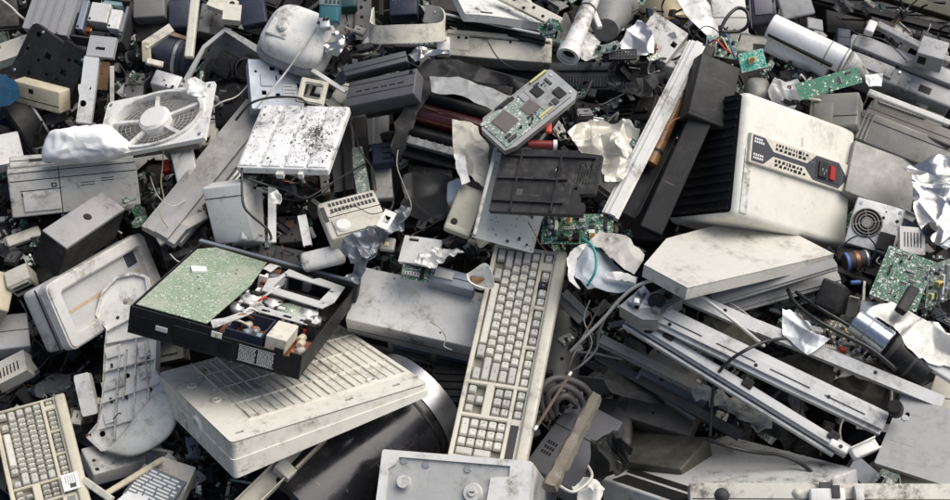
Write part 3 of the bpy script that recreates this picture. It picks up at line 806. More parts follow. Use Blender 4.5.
# ------------------------------------------------------------ keyboards
kp, kw, kh, KX, KY = keyboard('long cream keyboard lying across the middle of the heap, one key black', [(494, 242), (447, 455), (525, 468), (568, 251)], .30, seed=1, missing=((22.5, 4.5),))
b = MB(); b.box(-.0088, .0088, -.0088, .0088, 0, .011, .001); b.mi = 1; b.text('0', .009, 0, 0, .0112)
o = b.build('dark_key', [black, tealp], kp); o.location = (KX(3.7), KY(6), .0135)
kp2, kw2, kh2, KX2, KY2 = keyboard('yellowed cream keyboard with a white sticker, cut off by the bottom left corner', [(-8, 414), (16, 530), (96, 514), (62, 390)], .26, seed=2, missing=((3.5, 5.5),), body=surf('yellowed_body', (.62, .575, .44), dirt=.4))
b = MB(); b.box(KX2(15.4), KX2(18.6), KY2(5.4), KY2(7.3), .032, .0335); o = b.build('sticker', paper, kp2)
b = MB()
for i in range(5): b.box(KX2(15.8), KX2(17.2 + (i % 3) * .3), KY2(5.8 + i * .27), KY2(5.85 + i * .27), .0334, .0338)
b.box(KX2(17.4), KX2(18.2), KY2(6.2), KY2(6.9), .0334, .0338); b.build('print', ink, o)
# ------------------------------------------------------------ centre: white case under the keyboard
p, w, h, t = gbox('computer_case', 'white flat steel computer case under the keyboard, scuffed lid and grey slotted front edge', 'computer case',
    [(343, 319), (482, 350), (503, 293), (358, 270)], white, low={'a': (356, 352), 'b': (474, 384)}, lift=.20, bev=.003, nw=45,
    feats=[('dark', 'front', .04, .30, .45, .62, greyd), ('bay', 'front', .34, .62, .38, .62, blueg), ('bay', 'front', .66, .97, .38, .62, blueg), ('seam', 'front', .75), ('slots', 'front', .05, .95, .08, .26, 26, 1, greyd), ('seam', 'front', .32), ('dots', 'top', 3)], seed=3)
# ------------------------------------------------------------ ribbed cream tray upside down
def tray():
    p, w, h, t = place('printer_tray', 'big cream plastic printer base turned upside down with ribbed underside and round foot holes', 'printer base',
        [(232, 452), (426, 374), (340, 334), (152, 361)], {'a': (236, 476), 'd': (168, 407)}, .07, .27)
    b = MB(); b.prism(rrect(-w / 2, w / 2, -h / 2, h / 2, .01), [ellipse(-w * .39, -h * .02, .007), ellipse(-w * .42, h * .22, .007), ellipse(w * .3, -h * .3, .006)] + [rect(-w * .45, -w * .41, -h * .43, -h * .41), rect(w * .1, w * .14, -h * .43, -h * .41), rect(w * .35, w * .39, -h * .43, -h * .41)], t - .004, t - .001); b.build('underside', cream_w, p)
    b = MB(); bb = bmesh.new()
    for z0, z1, k in ((t * .5, t - .0015, 1.0), (0, t * .5, 1.012)):
        o1 = [(x * k, y * k) for x, y in rrect(-w / 2, w / 2, -h / 2, h / 2, .01)]; n = len(o1)
        vs = [[bb.verts.new((x * s, y * s, z)) for x, y in o1] for s, z in ((1, z1), (1, z0), (.98, z0), (.98, z1))]
        for a in range(4):
            for i in range(n): bb.faces.new((vs[a][i], vs[a][(i + 1) % n], vs[(a + 1) % 4][(i + 1) % n], vs[(a + 1) % 4][i]))
    bmesh.ops.recalc_face_normals(bb, faces=bb.faces[:]); b.join(bb)
    for v in b.bm.verts:
        if v.co.z < t - .008: v.co.z = t - (t - v.co.z) * (1 - .62 * (v.co.x / w + .5))
    b.build('side_walls', cream_w, p)
    b = MB()
    for i in range(19):
        x = -w * .33 + w * .80 * i / 18; b.box(x - .0012, x + .0012, -h * .33, h * .49, t - .002, t + (.003 if i % 3 == 0 else .0012), .0004, 1)
    for i, y in enumerate((-.33, -.12, .1, .3, .46)):
        b.box(-w * .36, w * .49, y * h - .0012, y * h + .0012, t - .002, t + .0025, .0004, 1)
    b.build('ribs', cream_w, p)
    for x, y in ((-.39, -.02), (-.42, .22), (.3, -.3)):
        b = MB(); b.lathe([(.007, t - .003), (.007, t + .003), (.0105, t + .003), (.0115, t - .002)], 20, Matrix.Translation((x * w, y * h, 0))); b.build('foot_ring', cream_w, p)
    b = onface('left', w, h, t); b.X = b.X @ Matrix.Translation((.02, t * .45, 0)); b.lathe([(.016, 0), (.016, .004), (.024, .006), (.026, .0)], 28); b.build('round_socket', cream_w, p)
    b = onface('left', w, h, t); b.X = b.X @ Matrix.Translation((.02, t * .45, 0)); b.cyl((0, 0, -.001), (0, 0, .0015), .016, seg=24); b.build('socket_opening', greyw, p)
cream_w = surf('worn_cream_plastic', (.74, .715, .63), dirt=.5, dcol=(.18, .14, .09), speck=.6, scr=.5, dsc=7)
tray()
# ------------------------------------------------------------ open black recorder
def recorder():
    p, w, h, t = place('video_recorder', 'opened black video recorder with soldered board, metal frame and loose parts inside', 'video recorder',
        [(125, 304), (304, 352), (351, 284), (205, 243)], {'a': (131, 331), 'b': (302, 380)}, .08, .36)
    print('recorder', w, h, t)
    th = .003
    b = MB(); b.box(-w / 2, w / 2, -h / 2, h / 2, 0, .003)
    b.box(-w / 2, -w / 2 + th, -h / 2, h / 2, 0, t); b.box(w / 2 - th, w / 2, -h / 2, h / 2, .001, t * .8); b.box(-w / 2 + th, w / 2 - th, h / 2 - th, h / 2, .001, t * .9)
    b.build('chassis', black, p)
    b = MB()  # the front wall, notched along its upper edge
    o = [(-w / 2, 0), (w / 2, 0), (w / 2, t * .9), (w * .43, t * .9), (w * .43, t * .72), (w * .39, t * .72), (w * .39, t * .92), (w * .34, t * .92), (w * .34, t * .8), (w * .05, t * .8), (w * .05, t * .93), (-w * .02, t * .93), (-w * .02, t), (-w / 2, t)]
    b.X = faceM('front', w, h, t); b.prism(o, [rect(-w * .43, -w * .40, t * .35, t * .52)], 0, .004); b.build('front_wall', black, p)
    b = onface('front', w, h, t)
    b.box(-w * .34, -w * .27, t * .38, t * .56, .004, .007, .001); b.build('socket', alu, p)
    b = onface('front', w, h, t); b.box(-w * .24, -w * .04, t * .2, t * .75, .004, .0065, .001); b.box(w * .03, w * .10, t * .2, t * .7, .004, .0065, .001); b.box(-w * .47, -w * .36, t * .2, t * .72, .004, .0055, .001); b.build('raised_plate', blackc, p)
    # rating plate: fine white lines, too small to read in the photograph
    b = onface('front', w, h, t); b.box(w * .14, w * .355, t * .12, t * .72, .004, .0052); lab = b.build('rating_plate', blackc, p)
    b = onface('front', w, h, t); r = random.Random(4)
    for cx in (0, 1):
        for i in range(12):
            y = t * (.16 + .044 * i); x = w * (.146 + cx * .108)
            while x < w * (.146 + cx * .108 + .09):
                e = r.uniform(.001, .004); b.box(x, x + e, y, y + .0011, .005, .0056); x += e + .0012
    b.box(w * .143, w * .352, t * .70, t * .71, .005, .0056); b.box(w * .143, w * .352, t * .13, t * .14, .005, .0056); b.build('print', paper, lab)
    b = onface('front', w, h, t); b.box(-w * .02, w * .04, t * .72, t * .92, .0045, .006); st = b.build('sticker', paper, p)
    b = onface('front', w, h, t); b.box(w * .003, w * .02, t * .74, t * .88, .0055, .0066); b.build('yellow_patch', yel, st)
    # soldered board on the left, standing proud
    bw = w * .46; x0 = -w / 2 + .006
    b = MB(); b.prism([(x0, -h * .47), (x0 + bw * .90, -h * .47), (x0 + bw * .98, h * .12), (x0 + bw * .92, h * .47), (x0 + .03, h * .49), (x0, h * .40)], [], t * .96, t * .96 + .002); b.build('circuit_board', pcbl, p)
    z = t * .96 + .002
    b = MB(); b.X = Matrix.Translation((x0 + bw * .27, h * .12, z)) @ Matrix.Rotation(.5, 4, 'Z'); b.box(-.016, .016, -.012, .012, 0, .006, .001); b.build('metal_clip', paper, p)
    for q in range(10):
        rr = random.Random(q); xx, yy = x0 + rr.uniform(.03, bw * .8), rr.uniform(-h * .4, h * .4)
        b = MB(); b.cyl((xx, yy, z), (xx, yy, z + .003), .0022, .0008, seg=8); b.build('solder_joint', pinm if q % 3 else copper, p)
    # metal frame with a long opening
    b = MB(); b.X = Matrix.Translation((w * .20, h * .24, t * 1.0)) @ Matrix.Rotation(-.06, 4, 'Z')
    b.prism([(-w * .14, -h * .17), (w * .24, -h * .17), (w * .27, -h * .05), (w * .25, h * .18), (w * .08, h * .2), (w * .05, h * .16), (-w * .12, h * .2), (-w * .13, .05 * h), (-w * .17, 0)], [rect(-w * .105, w * .19, -h * .09, h * .11), ellipse(-w * .11, h * .12, .004), ellipse(w * .22, -.11 * h, .003), rect(w * .19, w * .22, h * .06, h * .08)], 0, .0025)
    b.box(-w * .11, w * .195, -h * .097, -h * .092, -.02, .0005); b.box(-w * .112, -w * .107, -h * .09, h * .11, -.02, .0005); b.build('deck_frame', galvw, p)
    b = MB(); b.box(w * .11, w * .37, h * .14, h * .35, t * .5, t * .52); b.build('dark_well', blackc, p)
    for x, y, l in ((.05, .42, .05), (.15, .44, .03), (.28, .43, .05), (.0, .36, .04)):
        b = MB(); b.box(w * x, w * x + l, h * y, h * y + .02, t * .3, t * .85, .002); b.build('bracket', random.choice([galv, black]), p)
    # belt, reels, brackets
    b = MB(); b.prism([(w * .07, -h * .14), (w * .44, -h * .14), (w * .46, -h * .05), (w * .2, -h * .07), (w * .05, -h * .05)], [rect(w * .12, w * .17, -h * .12, -h * .09), rect(w * .25, w * .30, -h * .12, -h * .09), rect(w * .35, w * .40, -h * .12, -h * .09)], t * .85, t * .87); b.build('slotted_bar', galvw, p)
    for x, y, rr, m in ((.26, .0, .028, pcbl), (.14, .04, .018, galvw), (.02, .02, .02, white), (.36, .03, .02, galvw), (-.02, -.12, .015, galv), (.42, -.02, .012, galv)):
        b = MB(); b.lathe([(0, t * .9), (rr * .3, t * .9), (rr * .35, t * .84), (rr, t * .84), (rr, t * .5), (0, t * .5)], 28, Matrix.Translation((w * x, h * y, 0))); b.build('reel', m, p)
    for i in range(42):
        rr = random.Random(i + 50); x, y = (rr.uniform(-.04, .42), rr.uniform(-.17, .12)) if i % 3 else (rr.uniform(-.06, .06), rr.uniform(.1, .44))
        b = MB(); b.box(w * x, w * x + rr.uniform(.006, .02), h * y, h * y + rr.uniform(.005, .02), t * .4, t * rr.uniform(.6, .95), .001); b.build('small_bracket', rr.choice([galvw, white, galv, black, copper]), p)
    populate(p, w, h, t * .5, 34, 15, -w * .08, w * .46, -h * .16, h * .16, 1.3); populate(p, w, h, t * .45, 8, 16, -w * .02, w * .1, h * .16, h * .46, 1.3)
    # power supply board with transformer in front
    b = MB(); b.box(-w * .04, w * .46, -h * .46, -h * .18, t * .35, t * .38); b.build('power_board', orangeb, p)
    b = MB()
    for x0_, x1_, y0_, y1_ in ((.03, .24, -.20, -.19), (.03, .24, -.44, -.43), (.03, .04, -.43, -.20), (.23, .24, -.43, -.20)): b.box(w * x0_, w * x1_, h * y0_, h * y1_, t * .38, t * .9)
    b.build('compartment', navy, p)
    b = MB(); b.box(w * .26, w * .38, -h * .43, -h * .22, t * .5, t * 1.02, .002); tr = b.build('transformer', cream, p)
    b = MB(); b.box(w * .255, w * .385, -h * .44, -h * .20, t * .45, t * .55, .001); b.build('core', copper, tr)
    for x, y, m in ((.10, -.33, blueg), (.15, -.30, blueg), (.19, -.36, tealp), (.07, -.25, cream2), (.42, -.30, cream2), (.43, -.38, beige), (.40, -.24, cream2)): cap(p, w * x, h * y, t * .38, .008, t * .35, m, lying=random.uniform(1, 2))
    for i in range(9):
        rr = random.Random(i + 9); b = MB(); x, y = rr.uniform(.05, .43), rr.uniform(-.42, -.2); b.cyl((w * x, h * y, t * .38), (w * x, h * y, t * rr.uniform(.5, .75)), rr.uniform(.002, .006), seg=12); b.build('capacitor', rr.choice([copper, orange, black, cream2, redm]), p)
    # white ribbon and wires between the two halves
    for i in range(7):
        b = MB(); y = -.42 + i * .09; b.tube([(w * .02, h * y, t * .5), (w * (.04 + .012 * i), h * (y + .05), t * 1.02), (w * (.10), h * (y + .12), t * .8), (w * .12, h * (y + .16), t * .5)], .0025, 6, 5); b.build('wire', [wirew, copper, white, wirew, redm, wirew, white][i], p)
    b = MB(); b.ribbon([(-w * .05, -h * .44, t * .9), (w * .02, -h * .38, t * 1.05), (w * .06, -h * .2, t * .9), (w * .03, -h * .02, t * .6)], (1, 0, .2), .024); b.build('ribbon_cable', greyw, p)
    b = MB(); b.ribbon([(-w * .02, h * .36, t * 1.0), (w * .0, h * .44, t * 1.06), (w * .0, h * .5, t * .8)], (1, 0, 0), .02); b.build('ribbon_cable', greyw, p)
    # lid rail along the back
    b = MB(); b.box(-w * .52, w * .52, h / 2 + .002, h / 2 + .022, t * .2, t * 1.0, .002); b.build('rear_rail', greyd, p)
    b = MB(); b.box(-w * .52, w * .50, h / 2 + .004, h / 2 + .015, t * 1.0, t * 1.03, .001); b.build('rail_strip', blueg, p)
galvw = surf('white_metal', (.70, .70, .68), dirt=.45, metal=.3, rough=.4, speck=.5)
orangeb = flat('brown_board', (.22, .085, .04))
recorder()
# ------------------------------------------------------------ CRT monitor at the left
def monitor():
    p, w, h, t = place('crt_monitor', 'pale grey computer monitor lying on its side, bezel facing up, at the left', 'monitor', [(77, 356), (160, 287), (149, 234), (42, 281)], {'a': (47, 357), 'd': (16, 294)}, .09, .22)
    print('mon', w, h, t)
    d = min(t, .09)
    b = MB(); b.prism(rrect(-w / 2, w / 2, -h / 2, h / 2, .018, 5), [rrect(-w / 2 + .035, w / 2 - .03, -h / 2 + .03, h / 2 - .028, .008, 3)], t - .028, t)
    bmesh.ops.bevel(b.bm, geom=[e for e in b.bm.edges if len(e.link_faces) == 2 and e.calc_face_angle(0) > 1], offset=.004, segments=2, affect='EDGES'); b.build('bezel', greyw, p, smooth=True, sharp=40)
    b = MB(); b.box(-w * .49, w * .49, -h * .47, h * .46, 0, t - .027, .012, 3); b.build('rear_shell', greyw, p, smooth=True)
    b = MB(); b.prism(rect(-w / 2 + .033, w / 2 - .028, -h / 2 + .028, h / 2 - .026), [], t - .018, t - .0152); b.build('screen', surf('dusty_glass', (.50, .50, .49), dirt=.35, rough=.35, dcol=(.35, .34, .31)), p)
    b = MB(); b.box(-w * .36, w * .38, -h * .04, h * .005, t - .016, t - .0142); b.build('tan_strip', surf('tan_strip', (.50, .38, .25), dirt=.3), p)
    b = MB(); b.box(w * .28, w * .38, h * .1, h * .36, t - .016, t - .012, .002); b.build('dark_tab', navy, p)
    b = onface('left', w, h, t); b.box(-h * .47, h * .46, t - .034, t - .030, -.0005, .0008); b.build('seam', greyd, p)
monitor()
# ------------------------------------------------------------ white printer cover with rounded end
def cover():
    out = [(88, 438), (103, 452), (150, 444), (172, 425), (176, 402), (157, 370), (158, 338), (141, 316), (150, 292), (147, 276), (136, 273), (118, 277), (104, 292), (97, 316), (108, 330), (106, 350), (104, 395), (99, 425)]
    p = root('printer_cover', 'long white plastic printer cover with a rounded end, inside facing up', 'printer cover')
    cs = [at(x, y, .20) for x, y in out]; c = at(128, 360, .20)
    nn = (HN * .6 + TOCAM * .5 + Vector((-.1, 0, 0))).normalized(); x = (at(128, 280, .2) - at(135, 440, .2)); x = (x - nn * x.dot(nn)).normalized()
    M = Matrix((x, nn.cross(x), nn)).transposed().to_4x4(); M.translation = c; p.matrix_world = M; Mi = M.inverted()
    # rays onto the cover's own plane
    def loc(px, py):
        d = ray(px, py); s = (c - CAM).dot(nn) / d.dot(nn); q = Mi @ (CAM + d * s); return (q.x, q.y)
    L = [loc(*q) for q in out]
    if sum(L[i][0] * L[(i + 1) % len(L)][1] - L[(i + 1) % len(L)][0] * L[i][1] for i in range(len(L))) < 0: L = L[::-1]
    r = random.Random(3); hs = []
    for px, py, a in ((126, 302, 3), (118, 318, 2), (112, 402, 2), (128, 376, 2.6), (103, 434, 3), (133, 330, 2), (120, 350, 2), (150, 390, 3), (141, 366, 2)):
        q = loc(px, py); hs.append(ellipse(q[0], q[1], a * .0022, k=10))
    b = MB(); b.prism(L, hs, 0, .003); b.build('sheet', white, p)
    b = MB(); n = len(L); ctr = Vector((sum(q[0] for q in L) / n, sum(q[1] for q in L) / n, 0))
    bb = bmesh.new(); inn = [ctr.xy + (Vector(q) - ctr.xy) * .965 for q in L]
    vs = [[bb.verts.new((q[0], q[1], z)) for q in Q] for Q, z in ((L, .012), (L, -.02), (inn, -.02), (inn, .012))]
    for a in range(4):
        for i in range(n): bb.faces.new((vs[a][i], vs[a][(i + 1) % n], vs[(a + 1) % 4][(i + 1) % n], vs[(a + 1) % 4][i]))
    bmesh.ops.recalc_face_normals(bb, faces=bb.faces[:]); b.join(bb); b.build('rim', white, p)
    b = MB()
    for (a, c_) in (((108, 344), (153, 336)), ((107, 372), (155, 360)), ((104, 404), (160, 384)), ((101, 430), (165, 412)), ((122, 345), (116, 440)), ((138, 340), (135, 430)), ((108, 332), (146, 312)), ((128, 350), (125, 400)), ((146, 345), (152, 415))):
        P = Vector((*loc(*a), 0)); Q = Vector((*loc(*c_), 0)); dd = (Q - P); m = Matrix.Translation((P + Q) / 2) @ Matrix.Rotation(math.atan2(dd.y, dd.x), 4, 'Z'); l = dd.length / 2
        b.X = m; b.box(-l, l, -.0013, .0013, .002, .013)
    b.build('ribs', white, p)
    for (px, py, a, e) in ((115, 352, .012, .018), (145, 350, .016, .012), (113, 385, .010, .022), (146, 372, .014, .012), (140, 412, .018, .012), (110, 418, .012, .01)):
        q = loc(px, py); b = MB(); b.X = Matrix.Translation((*q, 0)) @ Matrix.Rotation(.1, 4, 'Z')
        b.box(-a, a, -e, e, .002, .009, .001); b.build('raised_block', white, p)
    for (px, py) in ((113, 366), (112, 400), (128, 398), (150, 360), (157, 398), (144, 432), (160, 415), (153, 410)):
        q = loc(px, py); b = MB(); b.box(q[0] - .004, q[0] + .004, q[1] - .0015, q[1] + .002, .003, .010); b.build('clip_slot', chipm, p)
cover()
pillow('curved_cover', 'curved white plastic skirt with a greenish stain under the long ribbed cover', 'plastic cover', [(104, 452), (132, 457), (158, 446), (175, 426), (177, 402), (160, 392), (142, 408), (122, 434)], surf('green_stained', (.70, .70, .66), dirt=.5, dcol=(.32, .36, .22), dsc=9), lift=.19, height=.012, crumple=.0015, seed=2)
# ------------------------------------------------------------ drum at the bottom
pipe('photocopier_drum', 'glossy black cylinder with a bright silver stripe of light, lying across the bottom', 'drum', (292, 520), (424, 398), .118, .118, surf('gloss_black', (.012, .012, .015), dirt=.35, dcol=(.12, .11, .1), rough=.17, scr=.6, speck=.3, dsc=6, spec=.45, dust=.03), lift=(.175, .125), rings=[(.93, 1.03, .05, surf('drum_end', (.32, .32, .33), metal=.8, rough=.3, dirt=.4)), (.82, 1.012, .006, black)])
# ------------------------------------------------------------ bottom centre white box with sunk metal lid
def drive():
    p, w, h, t = place('drive_enclosure', 'white metal drive enclosure at the bottom edge with a sunken grey lid and round boss', 'drive enclosure', [(360, 512), (546, 530), (512, 462), (398, 449)], {'b': (560, 560)}, .06, .34)
    b = MB(); b.box(-w / 2, w / 2, -h / 2, h / 2, 0, t - .004, .003); b.build('casing', white, p)
    b = MB(); b.prism(rrect(-w / 2, w / 2, -h / 2, h / 2, .005), [[(-w * .44, -h * .45), (w * .22, -h * .45), (w * .24, h * .2), (w * .36, h * .24), (w * .36, h * .40), (-w * .38, h * .40), (-w * .40, h * .28), (-w * .45, h * .2)]], t - .004, t + .004); b.build('rim', white, p)
    b = MB(); b.box(-w * .45, w * .37, -h * .46, h * .42, t - .005, t - .002); b.build('sunken_lid', surf('grey_white_lid', (.50, .50, .475), dirt=.5, metal=.15, rough=.35, dent=.3), p)
    b = MB(); b.lathe([(0, t + .010), (.008, t + .010), (.009, t + .006), (.017, t + .006), (.020, t - .003)], 32, Matrix.Translation((w * .13, -h * .05, 0))); o = b.build('boss', greyw, p, smooth=True)
    b = MB(); b.box(w * .13 - .005, w * .13 + .005, -h * .05 - .001, -h * .05 + .001, t + .0095, t + .0108); b.build('slot', black, o)
    b = MB(); b.lathe([(0, t + .012), (.012, t + .012), (.013, t + .004), (.013, t - .002)], 28, Matrix.Translation((-w * .33, h * .02, 0))); b.build('roller', white, p, smooth=True)
    for x, y in ((-.2, .32), (.08, .3), (-.35, .35)):
        b = MB(); b.lathe([(0, t + .001), (.006, t + .001), (.009, t - .003)], 20, Matrix.Translation((x * w, y * h, 0))); b.build('dimple', galv, p, smooth=True)
drive()
# ------------------------------------------------------------ upper left
HC = (HN + TOCAM).normalized()
panel('case_cover', 'ribbed grey plastic case lid at the top left corner beside the black plate', 'case lid', [(24, 26), (64, 37), (82, -6), (34, -10)], surf('streaky_grey_plastic', (.30, .30, .31), dirt=.5, dcol=(.5, .5, .5), scr=.5), t=.05, lift=.24, ribs=(4, 0), seed=1, ns=HC)
def blackplate():
    p, w, h, t = panel('drive_chassis', 'black drive chassis plate with many holes and green board showing through, top left', 'chassis plate', [(3, 67), (72, 114), (83, 50), (40, 26)], black, t=.03, lift=.22, nh=16, holes=[rect(-.12, -.02, .05, .16), rect(.2, .3, -.05, .06), ellipse(.24, .24, .03, .03, 12)], seed=4, outline=[(-.5, -.5), (.5, -.5), (.5, .42), (.44, .5), (.05, .5), (.05, .44), (-.45, .5), (-.5, .44)], ns=HC)
    b = MB(); b.box(-w * .45, w * .45, -h * .4, h * .4, t * .3, t * .36); b.build('board', pcb, p)
    screws(p, [(-w * .44, -h * .4), (w * .44, -h * .42), (w * .42, h * .36), (-w * .3, h * .42)], t, .004)
blackplate()
panel('scanner_cover', 'dusty cream cover leaning at the left edge beside the black chassis plate', 'cover', [(-14, 64), (14, 58), (30, 30), (-8, 50)], cream, t=.02, lift=.16, nh=2, seed=2)
gbox('laptop_shell', 'dark laptop shell in the top left corner with a thin white edge', 'laptop shell', [(-20, 30), (22, 24), (14, -4), (-20, -6)], dusty, t=.02, lift=.17, feats=[('seam', 'front', .5)])
cable('thin white cable running over the dark laptop shell in the top left corner', [(-4, -4, .2), (10, 6, .21), (18, 14, .22), (27, 22, .2), (36, 34, .16)], .0028, wirew)
def opendrive():
    p, w, h, t = place('tape_deck', 'opened metal tape deck with pale blocks and a copper coil at the top left', 'tape deck', [(70, 38), (120, 40), (134, 2), (80, -8)], None, .05, .23, n=HC)
    b = MB(); b.box(-w / 2, w / 2, -h / 2, h / 2, 0, .004); 
    for a in ((-w / 2, -w / 2 + .004, -h / 2, h / 2), (w / 2 - .004, w / 2, -h / 2, h / 2), (-w / 2, w / 2, -h / 2, -h / 2 + .004), (-w / 2, w / 2, h / 2 - .004, h / 2)): b.box(*a, .001, t)
    b.build('chassis', greyd, p)
    for (x0, x1, y0, y1, z, m) in ((-.25, .12, -.1, .35, 1.0, greyw), (.14, .36, -.2, .25, .95, white), (-.1, .3, .36, .46, .9, tealp), (-.45, -.32, -.3, .4, .9, blueg), (-.2, .1, -.42, -.25, .7, black), (.38, .46, -.3, .4, .8, galv)):
        b = MB(); b.box(x0 * w, x1 * w, y0 * h, y1 * h, .004, t * z, .002); b.mi = 1; b.cyl(((x0 + .04) * w, (y0 + .06) * h, t * z - .001), ((x0 + .04) * w, (y0 + .06) * h, t * z + .001), .003, seg=10); b.build('block', [m, chipm], p)
    b = MB(); b.lathe([(0, t * .9), (.011, t * .9), (.011, 0), (0, 0)], 18, Matrix.Translation((-w * .30, h * .02, 0)) @ Matrix.Rotation(1.1, 4, 'X')); b.build('coil', copper, p)
    b = MB(); b.box(-w * .28, -w * .16, -h * .30, -h * .2, t * .2, t * .75, .002); b.build('coil', copper, p)
    populate(p, w, h, .004, 8, 5, -w * .3, w * .4, -h * .48, -h * .1)
opendrive()
panel('metal_bracket', 'pale grey sheet metal bracket with a square plate, below the open tape deck', 'bracket', [(76, 120), (90, 125), (99, 60), (84, 52)], galvw, t=.02, lift=.25, nh=3, seed=3, ns=HC, warp=.004)
panel('metal_plate', 'small square grey metal plate joined to the pale bracket near the tape deck', 'plate', [(86, 55), (112, 58), (118, 37), (90, 36)], surf('zinc_grey', (.45, .45, .45), dirt=.4, metal=.3), t=.012, lift=.28, nh=2, seed=9, ns=HC)
rail('metal_strip', 'brown rusty strip standing in the dark gap above the fan', 'strip', (104, 62), (101, 90), .03, .004, rust, lift=(.16, .14))
rail('metal_strip', 'thin pale strip standing in the dark gap above the fan', 'strip', (112, 66), (112, 104), .010, .004, greyw, lift=(.18, .16))
gbox('cd_drive', 'dusty grey metal disc drive lying in the dark gap above the fan', 'disc drive', [(122, 98), (143, 98), (146, 72), (126, 72)], surf('dusty_zinc', (.22, .22, .22), metal=.4, dirt=.6, dust=.5), t=.03, lift=.13, feats=[('seam', 'top', .5), ('dots', 'top', 5), ('screws', 'top', [(.1, .1), (.9, .9)])])
gbox('metal_box', 'battered pale grey metal box lying just above the white fan frame', 'metal box', [(150, 82), (176, 90), (182, 74), (155, 68)], galvw, t=.04, lift=.18, warp=.008, seed=4, feats=[('dots', 'top', 4)])
pipe('motor', 'small dark electric motor with a bright shaft in the gap above the fan', 'motor', (128, 60), (142, 54), .018, .018, black, lift=(.14, .16), rings=[(.2, 1.05, .006, galv)])
gbox('power_adapter', 'dark grey box with rounded corners at the top edge above the beige bracket', 'box', [(133, 18), (164, 16), (165, -14), (132, -12)], surf('taupe_grey', (.15, .145, .14), dirt=.3, dust=.4), t=.07, lift=.23, feats=[('seam', 'front', .3)], ns=HC)
gbox('speaker_cabinet', 'black speaker cabinet under the dark grey box at the top', 'speaker', [(136, 42), (168, 36), (165, 16), (134, 20)], dusty, t=.08, lift=.18, feats=[('seam', 'front', .5), ('dots', 'top', 3)])
pipe('motor_housing', 'dark barrel-shaped motor housing with a bright metal band behind the beige post', 'motor housing', (152, 54), (190, 62), .052, .045, navy, lift=(.14, .14), rings=[(.72, 1.03, .008, galv), (.9, 1.02, .006, black)])
gbox('toner_box', 'navy plastic box with a rim at the top edge left of the beige post', 'plastic box', [(168, 30), (190, 28), (192, -2), (166, -2)], navy, t=.07, lift=.21, taper=.1, feats=[('seam', 'top', .12), ('dark', 'front', .2, .8, .4, .6)], ns=HC)
rail('plastic_post', 'cream plastic post standing upright at the top left', 'post', (196, -8), (189, 58), .020, .018, cream, lift=(.29, .25))
rail('plastic_bracket', 'cream angled plastic arm, its upper branch pointing right beside the barrel', 'plastic arm', (145, 46), (172, 28), .022, .012, cream, lift=(.25, .26), prof='C')
rail('plastic_bracket', 'short upright cream plastic arm beside the barrel-shaped housing', 'plastic arm', (146, 42), (147, 62), .02, .012, cream2, lift=(.255, .23))
rail('plastic_bracket', 'small cream plastic foot pointing right below the barrel-shaped housing', 'plastic arm', (146, 61), (163, 65), .014, .012, cream, lift=(.24, .22))
rail('plastic_rod', 'thin brown rod between the barrel-shaped housing and the cream post', 'rod', (168, 33), (190, 40), .010, .008, surf('brown_rod', (.30, .20, .13)), lift=(.26, .22))
gbox('battery_pack', 'dark grey flat pack with small marks right of the cream post', 'battery pack', [(197, 30), (224, 38), (226, 10), (202, 0)], surf('charcoal', (.06, .055, .055), dirt=.3, dust=.3), t=.03, lift=.2, feats=[('dots', 'top', 9), ('vseam', 'top', .5)])
panel('cover', 'cream cover piece over the dark pack near the top edge', 'cover', [(205, 4), (242, 18), (246, 4), (215, -8)], cream, t=.02, lift=.25, seed=5, nh=2)
def shell():
    p, w, h, t = place('monitor_shell', 'monitor back shell with a curved white rim and dark hollow inside', 'monitor shell', [(176, 77), (246, 118), (260, 50), (222, 22)], None, .05, .20, n=HC)
    b = MB(); b.prism([(-w * .5, -h * .47), (-w * .44, -h * .5), (w * .5, -h * .5), (w * .5, h * .5), (-w * .3, h * .5), (-w * .48, h * .1)], [[(-w * .42, -h * .44), (w * .46, -h * .44), (w * .46, h * .40), (-w * .27, h * .44), (-w * .43, h * .07)]], t - .008, t); b.build('rim', white, p)
    b = MB(); b.box(-w * .45, w * .48, -h * .47, h * .47, 0, t * .3, .002); b.build('inside', navyd, p)
    for (x0, x1, y0, y1, z) in ((-.25, .1, -.2, .2, .8), (.15, .4, -.1, .35, .95), (-.35, -.2, -.4, .0, .6), (.1, .4, -.42, -.2, .7)):
        b = MB(); b.box(x0 * w, x1 * w, y0 * h, y1 * h, t * .2, t * z, .004, taper=.15); b.build('moulded_block', black, p, smooth=True)
    b = MB(); b.lathe([(.022, t * .96), (.026, t * .96), (.028, t * .6), (.02, t * .6)], 28, Matrix.Translation((w * .27, h * .12, 0))); b.build('ring', greyd, p)
navyd = surf('dark_slate_plastic', (.045, .05, .06), dirt=.35, dust=.4, dcol=(.15, .14, .13))
shell()
cable('thin grey string hanging across the dark monitor shell beside the fan', [(206, 112, .24), (222, 102, .26), (240, 94, .25), (262, 66, .28)], .0018, wirew, cat='string', name='string')
